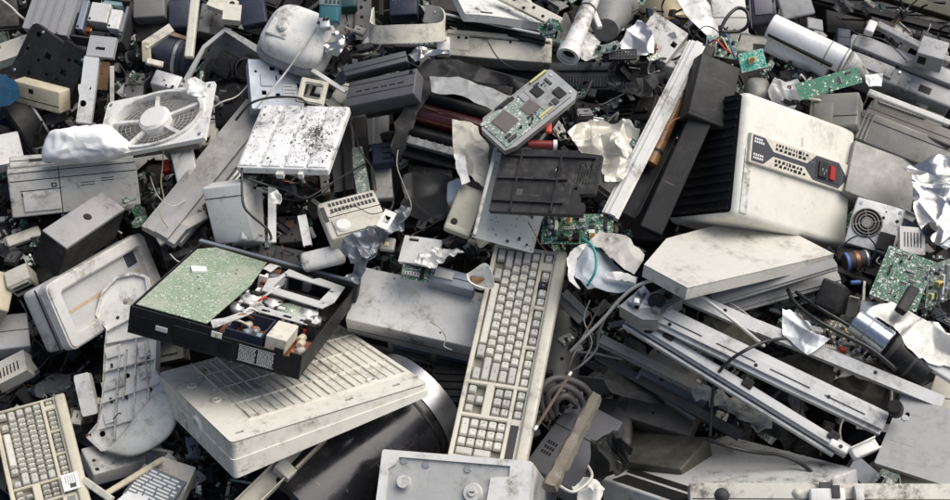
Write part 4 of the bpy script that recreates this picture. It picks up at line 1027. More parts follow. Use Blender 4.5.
# fan
def fan():
    p, w, h, t = place('box_fan', 'white square fan frame with five spokes and a round hub', 'fan', [(94, 159), (206, 136), (214, 82), (110, 101)], {'a': (95, 165), 'b': (206, 141)}, .02, .33, n=HC)
    R = min(w, h) * .455; kx = 1.0
    cx = -w * .5 + w * .47; cy = .0
    sx = w * .40 / R; sy = h * .45 / R
    b = MB(); b.prism(rrect(-w / 2, w / 2, -h / 2, h / 2, .012, 4), [ellipse(0, 0, w * .44, h * .465, 48)], t - .005, t)
    b.build('front_plate', white, p)
    b = MB()
    for a in ((-w / 2, w / 2, -h / 2, -h / 2 + .003), (-w / 2, w / 2, h / 2 - .003, h / 2), (-w / 2, -w / 2 + .003, -h / 2, h / 2), (w / 2 - .003, w / 2, -h / 2, h / 2)): b.box(a[0] + .001, a[1] - .001, a[2] + .001, a[3] - .001, 0, t - .001)
    b.build('rim', white, p)
    b = MB(); S = Matrix.Diagonal((w * .44, h * .465, 1, 1))
    b.X = S; b.lathe([(1.03, t - .002), (1.03, t + .006), (.95, t + .006), (.93, t - .02), (.97, t - .02), (.985, t - .001)], 48); b.build('ring', white, p, smooth=True)
    b = MB()
    for k in range(5):
        a = RAD(22 + 72 * k); d = Vector((math.cos(a) * w * .42, math.sin(a) * h * .44, 0)); L = d.length; b.X = Matrix.Translation(d * .5 + Vector((0, 0, t * .6))) @ Matrix.Rotation(math.atan2(d.y, d.x), 4, 'Z'); b.box(-L * .5, L * .5, -.0045, .0045, -.004, .004, .001)
        b.X = Matrix.Identity(4); b.build('spoke', white, p); b = MB()
    b.bm.free()
    b = MB(); b.lathe([(0, t + .012), (.030, t + .011), (.036, t + .005), (.037, t - .02), (0, t - .02)], 36); b.build('hub', white, p, smooth=True)
    b = MB()
    for i in range(1, 10):
        k = i / 10
        b.X = S; 
        b.lathe([(k * .93, .0015), (k * .93 + .006, .0015), (k * .93 + .006, .003), (k * .93, .003), (k * .93, .0015)], 40)
    b.X = Matrix.Identity(4)
    for k in range(36):
        a = 2 * PI * k / 36; b.tube([(0, 0, .001), (math.cos(a) * w * .38, math.sin(a) * h * .43, .001)], .0006, 4, 1)
    b.build('wire_guard', surf('guard_grey', (.5, .49, .47), dirt=.4), p)
    screws(p, [(w * .46, h * .42), (-w * .46, h * .43), (w * .45, -h * .42), (-w * .45, -h * .43)], t, .005)
    return p
fan()
sheet('cloth', 'torn off-white packing on the upper corner of the fan frame', 'packing', [(180, 86), (196, 80), (205, 84), (208, 96), (196, 98), (188, 94)], white, lift=.35, amp=.02, sc=30, seed=5, res=12)
gbox('fan_backing', 'grey-brown panel seen through the openings of the fan', 'panel', [(112, 158), (198, 142), (204, 96), (118, 106)], surf('taupe_panel', (.16, .15, .14), dirt=.5, dust=.3), t=.02, lift=.23, feats=[('dots', 'top', 6)])
pillow('plastic_bag', 'crumpled white plastic bag tucked under the left side of the fan', 'plastic bag', [(44, 160), (46, 138), (54, 129), (84, 127), (110, 126), (124, 138), (134, 151), (118, 157), (86, 162), (62, 164)], surf('bag_white', (.84, .84, .84), dirt=.05, speck=.03, scr=0, rough=.4, var=.03), lift=.33, height=.05, crumple=.006, seed=5, ns=TOCAM)
# printer front at left
gbox('printer', 'beige printer lying at the left, its front with thin slots and a small square button', 'printer', [(14, 219), (141, 204), (136, 160), (5, 170)], beigeg := surf('printer_greige', (.50, .49, .45), dirt=.5, speck=.5, dsc=7), low={'d': (8, 158)}, t=.1, lift=.25,
     feats=[('seam', 'top', .76), ('seam', 'top', .93), ('dark', 'top', .55, .66, .545, .56), ('dark', 'top', .55, .66, .60, .615), ('dark', 'top', .71, .81, .60, .615), ('dark', 'top', .71, .81, .65, .665), ('raised', 'top', .10, .385, .1, .52, .004, greyw), ('seam', 'top', .54, .08, .40), ('vseam', 'top', .39), ('dark', 'top', .325, .365, .57, .66, greyd), ('raised', 'top', .335, .355, .59, .64, .003), ('dark', 'top', .09, .12, .42, .5)], ns=(TOCAM * .75 + HN * .3))
gbox('printer_strip', 'beige printer top edge strip with a black notch, behind the beige printer and bag', 'printer lid', [(9, 166), (136, 160), (130, 146), (9, 157)], surf('strip_greige', (.52, .505, .47), dirt=.5), t=.03, lift=.25, feats=[('dark', 'top', .16, .30, .35, .6), ('seam', 'top', .5)])
gbox('power_supply', 'dirty dark grey metal box with a pale scuffed lid in front of the beige printer', 'metal box', [(43, 230), (67, 248), (126, 209), (101, 191)], surf('scuffed_grey', (.30, .29, .29), dirt=.6, dcol=(.03, .03, .03), scr=.4, dsc=6), low={'a': (32, 262), 'b': (58, 276)}, t=.1, lift=.31, bev=.002,
     feats=[('dark', 'front', .0, 1, 0, .97, dusty), ('dark', 'right', .0, 1, 0, .93, dusty), ('knob', 'top', .5, .55, .009, .002, blackc)])  # dark plates put the shade of the front and right sides into colour
gbox('pc_case', 'cream case corner stacked at the left edge below the printer', 'case', [(-6, 250), (38, 244), (40, 228), (-2, 228)], cream2, t=.03, lift=.16, feats=[('seam', 'front', .5)])
gbox('disk_drive', 'pale beige drive front with a long dark slot at the left edge', 'disc drive', [(8, 246), (44, 234), (36, 226), (4, 236)], beige, t=.03, lift=.20, feats=[('dark', 'front', .2, .85, .4, .65), ('seam', 'front', .8)])
gbox('desktop_case', 'cream desktop case standing on its side at the left edge, left of the monitor', 'computer case', [(-10, 306), (9, 312), (14, 282), (-4, 262)], cream2, low={'b': (-2, 330)}, t=.08, lift=.21)
gbox('drive_stack', 'cream stepped drive covers at the left edge above the monitor', 'drive covers', [(6, 290), (28, 276), (26, 262), (4, 272)], cream, t=.05, lift=.22, feats=[('dark', 'front', .1, .9, .3, .5), ('bay', 'front', .1, .9, .6, .9)])
gbox('grey_box', 'grey box in the shadow below the monitor at the left edge', 'box', [(-8, 352), (34, 344), (24, 316), (-8, 312)], greyw, t=.05, lift=.13, feats=[('seam', 'top', .5)])
p, w, h, t = panel('slotted_cover', 'beige vent cover with short slots at the left edge under the monitor', 'vent cover', [(-8, 392), (26, 366), (24, 352), (-10, 364)], cream, t=.03, lift=.18, holes=[rect(-.36 + i * .1, -.31 + i * .1, -.28, .15) for i in range(7)], seed=3)
panel('plastic_cover', 'dusty beige lid lower at the left edge, below the vent cover', 'lid', [(-8, 398), (40, 368), (30, 362), (-8, 388)], beige, t=.02, lift=.14)
gbox('dark_housing', 'large black housing in the gap between the dark metal box and the monitor', 'housing', [(28, 290), (60, 272), (60, 236), (30, 250)], dusty, t=.08, lift=.14, feats=[('seam', 'front', .4), ('dots', 'top', 4)])
# lower left between keyboard and cover
panel('plastic_shell', 'pale rounded plastic shell leaning beside the long white cover', 'plastic shell', [(84, 412), (98, 418), (90, 372), (70, 376)], white, t=.03, lift=.20, outline=rrect(-.5, .5, -.5, .5, .12, 4), ns=HC)
sheet('cloth', 'crumpled dark grey rag lying between the keyboard and the pale shell', 'rag', [(28, 392), (50, 380), (78, 372), (76, 392), (70, 410), (60, 396), (40, 400)], surf('rag_grey', (.10, .105, .11), rough=.9, dirt=.4), lift=.12, amp=.03, sc=14, seed=8, res=18)
gbox('metal_box', 'pale blue-grey flat box under the curved cover, at the lower left', 'metal box', [(92, 476), (170, 452), (150, 432), (82, 446)], greyw, t=.04, lift=.13, feats=[('dots', 'top', 4), ('screws', 'top', [(.15, .2), (.3, .2)]), ('dark', 'top', .05, .1, .1, .2)])
panel('clear_case', 'small beige case lid with a grey printed label at the bottom left', 'case lid', [(140, 510), (172, 512), (198, 472), (160, 452)], cream, t=.03, lift=.20, feats=[], seed=2)
def labelcase():
    p, w, h, t = place('drive_label_plate', 'grey label plate with rows of pale printing at the bottom left', 'label plate', [(120, 494), (166, 512), (186, 482), (146, 464)], None, .006, .235)
    b = MB(); b.box(-w / 2, w / 2, -h / 2, h / 2, 0, t, .001); b.build('plate', surf('label_grey', (.16, .18, .2), dirt=.25), p)
    r = random.Random(6); b = MB()
    for i in range(9):
        y = -h * .42 + h * .84 * i / 8.5; x = -w * .44
        while x < w * .4:
            e = r.uniform(.01, .035); b.box(x, min(x + e, w * .46), y, y + h * .055, t - .0005, t + .0006); x += e + .004
    b.build('print', paper, p)
labelcase()
rail('plastic_rod', 'bent cream plastic edge crossing in front of the label plate at the bottom left', 'edge strip', (84, 480), (112, 500), .014, .012, cream, lift=(.25, .27))
rail('plastic_rod', 'long olive-tinted cream edge strip beside the label plate, rising to the right', 'edge strip', (106, 494), (162, 460), .012, .012, cream2, lift=(.26, .21))
sheet('paper_sheet', 'blank white card in front of the label plate at the bottom edge', 'card', [(112, 503), (128, 492), (147, 496), (150, 510), (120, 512)], paper, lift=.27, amp=.003, sc=6, seed=2, res=8)
panel('metal_plate', 'tan metal plate wedged left of the pale shell at the lower left', 'plate', [(70, 424), (96, 420), (88, 404), (72, 408)], surf('tan_plate', (.35, .30, .2), dirt=.5), t=.015, lift=.14)
gbox('blue_box', 'small sky-blue metal piece under the corner of the upturned printer base', 'metal piece', [(186, 455), (200, 462), (198, 432), (184, 430)], blueg, t=.03, lift=.15)
# centre left
def channel():
    p, L = rail('channel_cover', 'wide grey channel panel slanting up between the fan and the white box', 'panel', (158, 236), (262, 108), .085, .03, surf('slat_grey', (.37, .365, .355), dirt=.5, dust=.2), lift=(.23, .19), prof='step')
channel()
rail('metal_profile', 'white aluminium profile lying along the wide grey channel panel', 'profile', (175, 240), (236, 172), .032, .03, galvw, lift=(.20, .18), prof='step')
rail('plastic_strip', 'pale beige strip lying below the white profile, pointing at the white box', 'strip', (158, 242), (206, 214), .022, .014, beige, lift=(.22, .22))
gbox('printer_part', 'white upright plastic piece under the right side of the fan', 'plastic piece', [(180, 188), (196, 178), (192, 140), (166, 144)], white, t=.03, lift=.22, bev=.004)
gbox('drive_case', 'beige piece behind the fan frame, beside the grey channel panel', 'case', [(196, 150), (212, 140), (226, 104), (206, 100)], beige, t=.04, lift=.16, feats=[('dots', 'top', 3)])
cable('thin yellow wire hanging down from the fan over the dark gap', [(163, 132, .36), (163, 160, .3), (161, 182, .28), (164, 200, .27), (160, 214, .27), (168, 228, .25)], .0012, surf('dull_yellow', (.4, .36, .18)))
gbox('relay', 'small red plastic block in the shadow under the fan', 'relay', [(162, 172), (170, 170), (169, 158), (161, 160)], redm, t=.02, lift=.18)
gbox('fan_grille_part', 'olive-grey louvred part in the shadow right of the beige printer', 'louvred part', [(142, 204), (168, 192), (164, 176), (142, 184)], surf('olive_grey', (.14, .14, .11), dirt=.4), t=.04, lift=.15, feats=[('rib', 'top', .02, .98, .1, .9, 4)])
def whitebox():
    p, w, h, t = gbox('white_housing', 'white angular plastic housing beside the speckled lid, a shadowed vent cut on its right side', 'plastic housing', [(214, 243), (258, 243), (238, 184), (202, 188)], white, low={}, t=.05, lift=.27, bev=.005, ns=(TOCAM * .9 + Vector((-.15, 0, .2))), feats=[('seam', 'top', .8, .02, .98)])
    gbox('white_housing', 'pale grey stepped plastic block attached right of the white angular housing', 'plastic block', [(244, 241), (266, 240), (262, 196), (238, 180)], greyw, t=.05, lift=.24, bev=.004, ns=(TOCAM + Vector((.35, 0, 0))), feats=[('raised', 'top', .3, .85, .1, .65, .008, beige), ('dark', 'top', .5, .65, .32, .36)])
whitebox()
def speckled():
    t_ = .02
    p, w, h, t = place('speckled_cover', 'white ribbed lid speckled with black dirt, lying over the gap at the centre left', 'lid', [(236, 166), (329, 168), (349, 106), (263, 104)], {'a': (237, 174), 'b': (329, 176)}, .025, .35)
    m = surf('black_speckled_white', (.80, .80, .78), dirt=.75, dcol=(.16, .15, .14), speck=.9, scr=.9, dsc=9)
    b = MB(); b.box(-w / 2, w / 2, -h / 2, h / 2, 0, t - .003, .003); b.build('lid', m, p)
    b = MB()
    for i in range(4): x0 = -w / 2 + w * i / 4 + .004; x1 = -w / 2 + w * (i + 1) / 4 - .004; b.box(x0, x1, -h * .48, h * .49, t - .006, t, .0025)
    b.build('raised_strips', m, p)
    b = MB(); r = random.Random(11)
    for i in range(760):
        x = random.gauss(.22, .08) * w if i < 480 else r.uniform(-.48, .48) * w; y = (random.gauss(-.02, .17) if i < 480 else r.uniform(-.48, .48)) * h
        if abs(x) > w * .48 or abs(y) > h * .48: continue
        a = r.uniform(.0003, .0014) if r.random() < .92 else r.uniform(.0014, .003); k = ellipse(x, y, a, a * r.uniform(.6, 2.2), 6); k = [(q[0] + r.uniform(-.3, .3) * a, q[1] + r.uniform(-.3, .3) * a) for q in k]; b.prism(k, [], t - .0004, t + .0002)
    o = b.build('black_flakes', flat('soot', (.09, .085, .08), .8), p); o['kind'] = 'stuff'
    b = MB(); b.box(-w * .06, w * .02, -h * .56, -h * .49, .0, .012); b.box(w * .18, w * .23, -h * .55, -h * .49, .0, .012); b.build('clip', white, p)
speckled()
cable('black cable curling out of the beige housing over the speckled lid', [(236, 120, .34), (250, 104, .38), (268, 98, .38), (290, 97, .38), (303, 100, .36), (312, 112, .2)], .0028, wireb)
cable('long thin cream wire crossing in front of the white vacuum and metal plate', [(316, 28, .36), (300, 52, .36), (286, 72, .34), (270, 92, .34), (255, 110, .32)], .0022, wirew)
gbox('beige_housing', 'beige housing with a cut-out black frame above the speckled lid', 'housing', [(296, 102), (346, 98), (348, 88), (312, 70)], beige, t=.05, lift=.25, feats=[('dark', 'top', .2, .7, .1, .6), ('seam', 'top', .8), ('raised', 'top', .3, .5, .2, .5, .006, greyw)])
frame('display_surround', 'cream frame with a black inner edge standing above the speckled lid', 'bezel frame', [(290, 100), (330, 106), (322, 82), (308, 76)], cream, bw=.012, t=.015, lift=.31, ns=HC, r=.004)
rail('plastic_strip', 'pale cream strip slanting right over the beige housing', 'strip', (312, 70), (346, 92), .010, .008, white, lift=(.30, .30))
sheet('blue_sheet', 'glossy dark blue curved plastic scrap at the left edge', 'plastic scrap', [(-6, 76), (6, 74), (18, 88), (20, 98), (10, 106), (-6, 108)], surf('gloss_blue', (.01, .05, .10), rough=.3, dirt=.2), lift=.24, amp=.012, sc=8, seed=3, res=14)
gbox('drive_case', 'yellowed beige case with a notch at the left edge below the black chassis plate', 'case', [(18, 100), (60, 116), (58, 92), (8, 80)], cream2, t=.04, lift=.22, ns=HC, feats=[('dark', 'top', .35, .45, .6, .8), ('seam', 'top', .3)])
pipe('black_dome', 'black rounded cover with a pale edge behind the white plastic bag', 'cover', (16, 130), (40, 116), .07, .05, black, lift=(.14, .14), rings=[(.9, 1.03, .005, greyw)])
panel('grey_slab', 'pale grey rounded slab at the left edge above the beige printer', 'slab', [(-8, 166), (28, 160), (14, 132), (-8, 136)], greyw, t=.03, lift=.19, seed=3)
# ------------------------------------------------------------ top centre
def vacuum():
    p, w, h, t = place('vacuum_cleaner', 'rounded white vacuum cleaner body with a grey lower band and a round dial', 'vacuum cleaner', [(251, 40), (318, 57), (332, 20), (282, -6)], None, .07, .36, n=HC)
    def blob(sx, sy, sz, z, m, name, k=.56):
        bb = bmesh.new(); bmesh.ops.create_uvsphere(bb, u_segments=40, v_segments=24, radius=1)
        for v in bb.verts:
            q = v.co; v.co = Vector((math.copysign(abs(q.x) ** k, q.x) * sx * (1 - .12 * q.y), math.copysign(abs(q.y) ** k, q.y) * sy, math.copysign(abs(q.z) ** .8, q.z) * sz + z))
        b = MB(); b.join(bb); return b.build(name, m, p, smooth=True, sharp=80)
    blob(w * .52, h * .58, t * .55, t * .45, white, 'upper_shell'); blob(w * .58, h * .66, t * .34, t * .05, surf('band_grey', (.34, .34, .34), dirt=.4), 'lower_band')
    b = MB(); b.X = Matrix.Translation((-w * .22, -h * .12, t * .93)) @ Matrix.Rotation(-.12, 4, 'X'); b.box(-.028, .024, -.024, .026, -.008, .004, .004, 3); b.build('recessed_panel', greyw, p, smooth=True)
    b = MB(); b.lathe([(0, .014), (.008, .014), (.012, .010), (.013, 0)], 28, Matrix.Translation((-w * .2, -h * .08, t * .93))); b.box(-w * .2 - .002, -w * .2 + .002, -h * .08 - .012, -h * .08 + .012, t * .93 + .010, t * .93 + .018, .001); b.build('dial', white, p, smooth=True)
vacuum()
def tealbox():
    p, w, h, t = gbox('teal_housing', 'dark teal plastic housing with a pale printed strip standing on the white vacuum', 'plastic housing', [(318, 22), (338, 22), (340, -4), (320, -6)], teal, t=.05, lift=.42, bev=.006, ns=TOCAM, feats=[('raised', 'top', 0, 1, .62, .98, .002, tealp)])
    b = MB(); r = random.Random(2)
    for i in range(5): b.box(-w * .22 + i * .009, -w * .22 + i * .009 + .006, h * .18, h * .32, t + .002, t + .0028)
    b.build('print', ink, p)
tealbox()
gbox('teal_box', 'dark teal box behind the pale cylinder at the top edge', 'box', [(340, 8), (356, 6), (356, -10), (338, -8)], surf('deep_teal', (.01, .05, .06), dirt=.1), t=.05, lift=.3, ns=HC)
gbox('metal_clamp', 'small silver clamp with black screws beside the teal housing', 'clamp', [(317, 28), (330, 26), (328, 14), (318, 18)], galv, t=.015, lift=.44, warp=.006, feats=[('dots', 'top', 4)])
pipe('cylinder_body', 'pale beige drum-shaped body with a seam behind the teal housing', 'drum body', (330, 24), (372, 18), .085, .08, surf('pale_taupe', (.46, .43, .38), dirt=.35), lift=(.18, .18), rings=[(.4, 1.01, .003, greyd)])
sheet('plastic_bag', 'shiny clear plastic scrap with a black cap right of the vacuum', 'plastic scrap', [(322, 40), (338, 30), (346, 46), (338, 58), (326, 54)], silver, lift=.33, amp=.015, sc=25, seed=3, res=14)
gbox('grey_bracket', 'grey metal bracket behind the plastic scrap right of the vacuum', 'bracket', [(336, 56), (370, 54), (366, 42), (334, 44)], steel, t=.03, lift=.2, warp=.005, feats=[('dots', 'top', 4)])
gbox('navy_laptop', 'navy laptop edge with a pale lid behind the vacuum', 'laptop', [(240, 26), (268, 22), (262, -6), (240, 0)], navy, t=.03, lift=.26, feats=[('seam', 'front', .5)], ns=HC)
panel('beige_cover', 'beige wedge-shaped lid left of the navy laptop at the top', 'lid', [(222, 18), (242, 22), (240, 6), (224, 2)], beige, t=.02, lift=.27)
def holedplate():
    p, w, h, t = panel('drive_plate', 'bluish metal drive plate with holes and a white sticker under the vacuum', 'drive plate', [(254, 112), (304, 106), (300, 66), (246, 54)], surf('pale_blue_zinc', (.42, .46, .51), dirt=.5, metal=.2), t=.03, lift=.27, nh=22, seed=12, feats=[('label', 'top', .62, .9, .2, .5), ('raised', 'top', .2, .5, .45, .7, .003)], holes=[rect(-.1, .0, .28, .36), rect(.08, .14, .2, .3)], ns=HC)
    b = MB(); b.box(-w * .47, w * .47, -h * .47, h * .47, .0, t * .5); b.build('body', navy, p)
holedplate()
gbox('black_case', 'black case with a round moulding left of the bluish drive plate', 'case', [(214, 128), (250, 112), (244, 60), (214, 76)], black, t=.05, lift=.17, feats=[('knob', 'top', .5, .5, .03, .004, black), ('dots', 'top', 4)])
sheet('paper_sheet', 'dirty grey cloth bunched above the beige housing', 'cloth', [(318, 70), (326, 56), (348, 58), (346, 82), (330, 76)], surf('cloth_grey', (.2, .2, .19), rough=.9, dirt=.4), lift=.24, amp=.03, sc=18, seed=14, res=16)
def layered(label, quad, lift, seed, m, feats, t=.04):
    return gbox('video_recorder', label, 'video recorder', quad, m, t=t, lift=lift, bev=.003, feats=feats, seed=seed, ns=HC)
layered('slate-grey recorder lid with a sloping bar, upper of the stacked dark recorders', [(342, 78), (410, 62), (404, 50), (344, 66)], .34, 1, surf('slate', (.05, .058, .072), dirt=.35, dust=.15), [('seam', 'top', .5), ('raised', 'top', .02, .98, .05, .3, .004)])
layered('grey-brown recorder front with a row of short slots, middle of the stacked dark recorders', [(344, 108), (412, 92), (418, 68), (350, 82)], .35, 2, surf('slate_taupe', (.09, .09, .10), dirt=.35, dust=.15), [('slots', 'top', .12, .85, .5, .56, 6, 1, blackc), ('seam', 'top', .35), ('seam', 'top', .8), ('dark', 'top', .9, .95, .8, .95)])
layered('black rounded recorder underside, lowest of the stacked dark recorders', [(364, 114), (404, 106), (400, 94), (364, 100)], .29, 3, surf('deep_grey', (.05, .055, .055), dirt=.2), [])
def ribbonloop():
    b = MB(); P = [at(374, 16, .30), at(372, 24, .33), at(374, 34, .34), at(400, 34, .37), at(430, 33, .37), at(444, 30, .36), at(441, 18, .32), at(425, 13, .29)]
    c = P[3].copy(); u = Rc.to_3x3() @ Vector((0, 1, 0))
    b.ribbon([q - c for q in P], u, .042, .003, 5); o = b.build('plastic_strap', cream, smooth=True); o.location = c
    tagp(o, label='wide cream plastic strap bent into a flat loop near the top centre', category='strap')
ribbonloop()
gbox('navy_box', 'navy box with a small white label above the cream strap loop', 'box', [(388, 16), (418, 14), (416, -8), (390, -6)], navy, t=.05, lift=.27, ns=HC, feats=[('label', 'top', .1, .5, .7, .9)])
rail('metal_post', 'perforated grey metal post at the top left of the cream strap loop', 'post', (364, -6), (362, 40), .035, .02, steel, lift=(.28, .22), prof='C', holes=5)
rail('wire_coil', 'black coiled cord hanging beside the perforated post', 'coiled cord', (381, -6), (381, 16), .012, .012, black, lift=(.30, .28))
gbox('beige_block', 'cream rectangular block right of the strap loop with a rusty end', 'block', [(440, 48), (470, 52), (468, 32), (444, 32)], cream, t=.05, lift=.28, ns=HC, feats=[('dots', 'top', 2)])
gbox('connector_row', 'dark connector row with grey metal sides under the strap loop', 'connector row', [(386, 46), (436, 48), (438, 38), (386, 38)], greyd, t=.03, lift=.26, feats=[('slots', 'top', .05, .95, .2, .8, 9, 1, blueg)])
sheet('foil_strip', 'crinkled shiny film hanging below the cream strap loop', 'film', [(408, 56), (420, 48), (440, 50), (452, 54), (430, 56), (416, 62)], silver, lift=.33, amp=.012, sc=22, seed=5, res=14)
gbox('white_block', 'small white printer part with a black dot right of the strap loop', 'printer part', [(436, 50), (450, 50), (450, 36), (437, 36)], greyw, t=.03, lift=.33, feats=[('dots', 'top', 1)])
def longchassis():
    p, w, h, t = gbox('printer_chassis', 'long cream printer chassis with a stepped upper edge at the top centre', 'printer chassis', [(444, 56), (552, 62), (552, 40), (446, 28)], cream, t=.06, lift=.27, ns=HC, bev=.003, feats=[('seam', 'top', .78), ('dark', 'top', .17, .2, .84, .9), ('dark', 'top', .05, .08, .82, .88), ('raised', 'top', .02, .98, .82, .99, .006), ('dots', 'top', 3)])
longchassis()
rail('black_shaft', 'long black shaft with a bright edge lying above the cream chassis', 'shaft', (432, 14), (546, 38), .034, .02, blackc, lift=(.28, .28), prof='step')
rail('metal_rod', 'thin bright rod beside the long black shaft at the top', 'rod', (434, 12), (540, 34), .006, .006, galv, lift=(.31, .31))
panel('torn_sheet', 'white torn metal panel with dark folds at the top centre', 'metal panel', [(462, 12), (552, 24), (520, -10), (455, -14)], whited, t=.02, lift=.31, nh=5, seed=21, warp=.014, ns=HC)
rail('rail_strip', 'cream perforated rail crossing the torn white panel', 'rail', (500, -6), (560, 24), .030, .012, cream, lift=(.34, .34), holes=6, seed=3)
gbox('dark_recess', 'black dirty box at the top edge left of the torn white panel', 'box', [(430, 12), (462, 14), (460, -10), (430, -10)], dusty, t=.05, lift=.2)
board('broken green circuit board with torn edges in front of the cream chassis', [(540, 42), (562, 36), (562, 14), (536, 22)], pcb, n=5, seed=3, lift=.37, outline=[(-.5, .1), (-.3, -.4), (.1, -.5), (.2, -.2), (.5, -.3), (.4, .3), (.1, .5), (-.2, .3)], ns=TOCAM)
def whitepipe():
    p, L = pipe('plastic_pipe', 'white plastic pipe with a dark hollow end pointing down at the top', 'pipe', (568, 56), (594, -6), .021, .017, white, lift=(.44, .42), hollow=.76, rings=[(.05, 1.22, .024, white), (.14, 1.06, .006, cream), (.75, 1.04, .004, black)])
    b = MB(); b.X = Matrix.Rotation(PI / 2, 4, 'Y'); b.cyl((0, 0, -L / 2 + .012), (0, 0, -L / 2 + .014), .016, seg=20); b.build('dark_inside', blackc, p)
whitepipe()
def longvcr():
    p, w, h, t = gbox('video_recorder', 'long black recorder with a ribbed grille across the upper centre', 'video recorder', [(474, 92), (656, 88), (654, 62), (486, 62)], surf('blue_black', (.02, .023, .03), dirt=.25, dust=.12, dcol=(.12, .12, .12)), t=.08, lift=.21, ns=(TOCAM * .8 + HN * .2), bev=.003,
       feats=[('seam', 'top', .62), ('vrib', 'top', .16, .74, .08, .42, 34), ('dark', 'top', .78, .96, .5, .92), ('slots', 'top', .78, .97, .12, .3, 7, 1, grey), ('seam', 'top', .45), ('raised', 'top', .04, .74, .66, .92, .005), ('vseam', 'top', .76)])
longvcr()
gbox('gray_drum', 'dark grey curved shell with a white rim behind the pipe at the top edge', 'shell', [(596, 24), (622, 28), (628, -8), (600, -10)], surf('drumgrey', (.17, .17, .165), dirt=.3, dust=.3), t=.05, lift=.22, ns=HC, bev=.02)
def greydisc():
    pipe('motor_cover', 'big grey round cover behind the white pipe at the top edge', 'round cover', (612, -4), (606, 30), .075, .03, surf('disc_grey', (.22, .22, .21), dirt=.4, dust=.2), lift=(.2, .3))
greydisc()
rail('white_bracket', 'white arm bent around the grey round cover right of the pipe', 'arm', (592, 8), (600, 28), .012, .012, white, lift=(.36, .36))
sheet('crumpled_sheet', 'crumpled white sheet with holes below the white pipe', 'sheet', [(574, 42), (584, 30), (600, 40), (596, 58), (580, 60)], whited, lift=.34, amp=.02, sc=26, seed=6, res=16)
board('khaki green board scrap with a torn corner right of the pipe', [(590, 56), (622, 52), (620, 38), (592, 46)], pcbd, n=3, seed=8, lift=.37, outline=[(-.5, -.5), (.3, -.4), (.5, 0), (.4, .5), (0, .3), (-.3, .4)], ns=TOCAM)
panel('mesh_plate', 'dark perforated plate beside the khaki board scrap', 'perforated plate', [(602, 60), (640, 58), (634, 48), (616, 50)], greyd, t=.008, lift=.36, holes=[ellipse(-.4 + .1 * i, -.25 + .25 * j, .025, .07, 8) for i in range(9) for j in range(3)], ns=HC)
panel('dirty_cover', 'dirty white cover with a bent right edge between pipe and black box', 'cover', [(634, 44), (662, 62), (690, 38), (654, 12)], whited, t=.03, lift=.28, nh=4, seed=31, warp=.008, ns=HC)
sheet('crumpled_sheet', 'grey crumpled metal sheet beside the dirty white cover', 'sheet', [(618, 44), (640, 22), (650, 34), (652, 56), (636, 60)], galv, lift=.31, amp=.03, sc=14, seed=16, res=18)
gbox('dirty_block', 'white dirty housing with an open side at the top right of centre', 'housing', [(650, 60), (676, 68), (690, 40), (664, 32)], whited, t=.06, lift=.25, warp=.004, feats=[('dark', 'top', .2, .6, .2, .7, black)])
# brass and pale shells
pipe('brass_shell', 'brass-tinted curved shell at the top edge right of centre', 'curved shell', (670, 36), (652, -10), .075, .06, surf('brassy', (.42, .36, .22), metal=.6, rough=.35, dirt=.5), lift=(.14, .14))
sheet('silver_sheet', 'pale metal sheet curving over the brass shell at the top', 'metal sheet', [(672, -4), (700, -6), (716, 22), (722, 46), (706, 34), (684, 16)], alu, lift=.28, amp=.02, sc=8, seed=2, res=16)
gbox('pale_plate', 'pale grey panel behind the looped black cable at the top', 'panel', [(716, 34), (748, 34), (746, -6), (708, -8)], greyw, t=.04, lift=.18, ns=HC, feats=[('screws', 'top', [(.6, .8)]), ('seam', 'top', .4)])
cable('thick black cable looping at the top over the pale grey panel', [(720, 30, .3), (728, 16, .31), (738, 8, .31), (747, 12, .31), (748, 24, .3), (740, 31, .28), (722, 32, .3)], .0042, wireb)
gbox('dark_phone', 'dark purple-grey device with a paler patterned face at the top edge', 'device', [(752, 28), (776, 20), (776, -8), (750, -6)], surf('purple_black', (.05, .045, .06), dirt=.3, rough=.3), t=.04, lift=.27, ns=HC, feats=[('raised', 'top', .15, .85, .3, .95, .003, surf('speckle_screen', (.2, .19, .22), speck=1, dirt=.5)), ('dots', 'top', 6)])
gbox('grey_flap', 'slate grey flap at the top edge above the white rolls', 'flap', [(784, 20), (816, 12), (808, -10), (776, -6)], surf('flapgrey', (.24, .245, .25), dirt=.35), t=.01, lift=.33, ns=HC)
gbox('grey_flap', 'small slate grey card hanging below the grey flap', 'card', [(810, 26), (826, 32), (820, 22), (806, 14)], surf('flapgrey', ()), t=.006, lift=.31, ns=HC)
gbox('metal_housing', 'grey metal housing with rounded corners below the looped cable', 'metal housing', [(722, 50), (776, 58), (766, 34), (730, 30)], surf('housing_grey', (.22, .215, .19), dirt=.5, metal=.4, rough=.4), t=.05, lift=.25, bev=.012, feats=[('dark', 'top', .6, .95, .0, .5)])
board('jumble of yellow and blue coils on a small board beside the black box', [(706, 54), (736, 60), (738, 40), (706, 34)], pcb, n=14, seed=21, lift=.29, ns=HC, big=1.1)
board('bright teal circuit board corner standing behind the black box', [(742, 72), (766, 68), (764, 46), (738, 56)], pcbt, n=1, seed=23, lift=.34, ns=TOCAM)
for q in range(3):
    cable(['red wire looping out beside the teal board', 'yellow wire looping beside the coils near the black box', 'blue wire looping beside the coils near the black box'][q], [(708 + q * 5, 44, .32), (716 + q * 5, 40 - q * 3, .35), (726 + q * 3, 50, .34), (736, 56 + q * 2, .32)], .002, [redm, yel, blue][q])
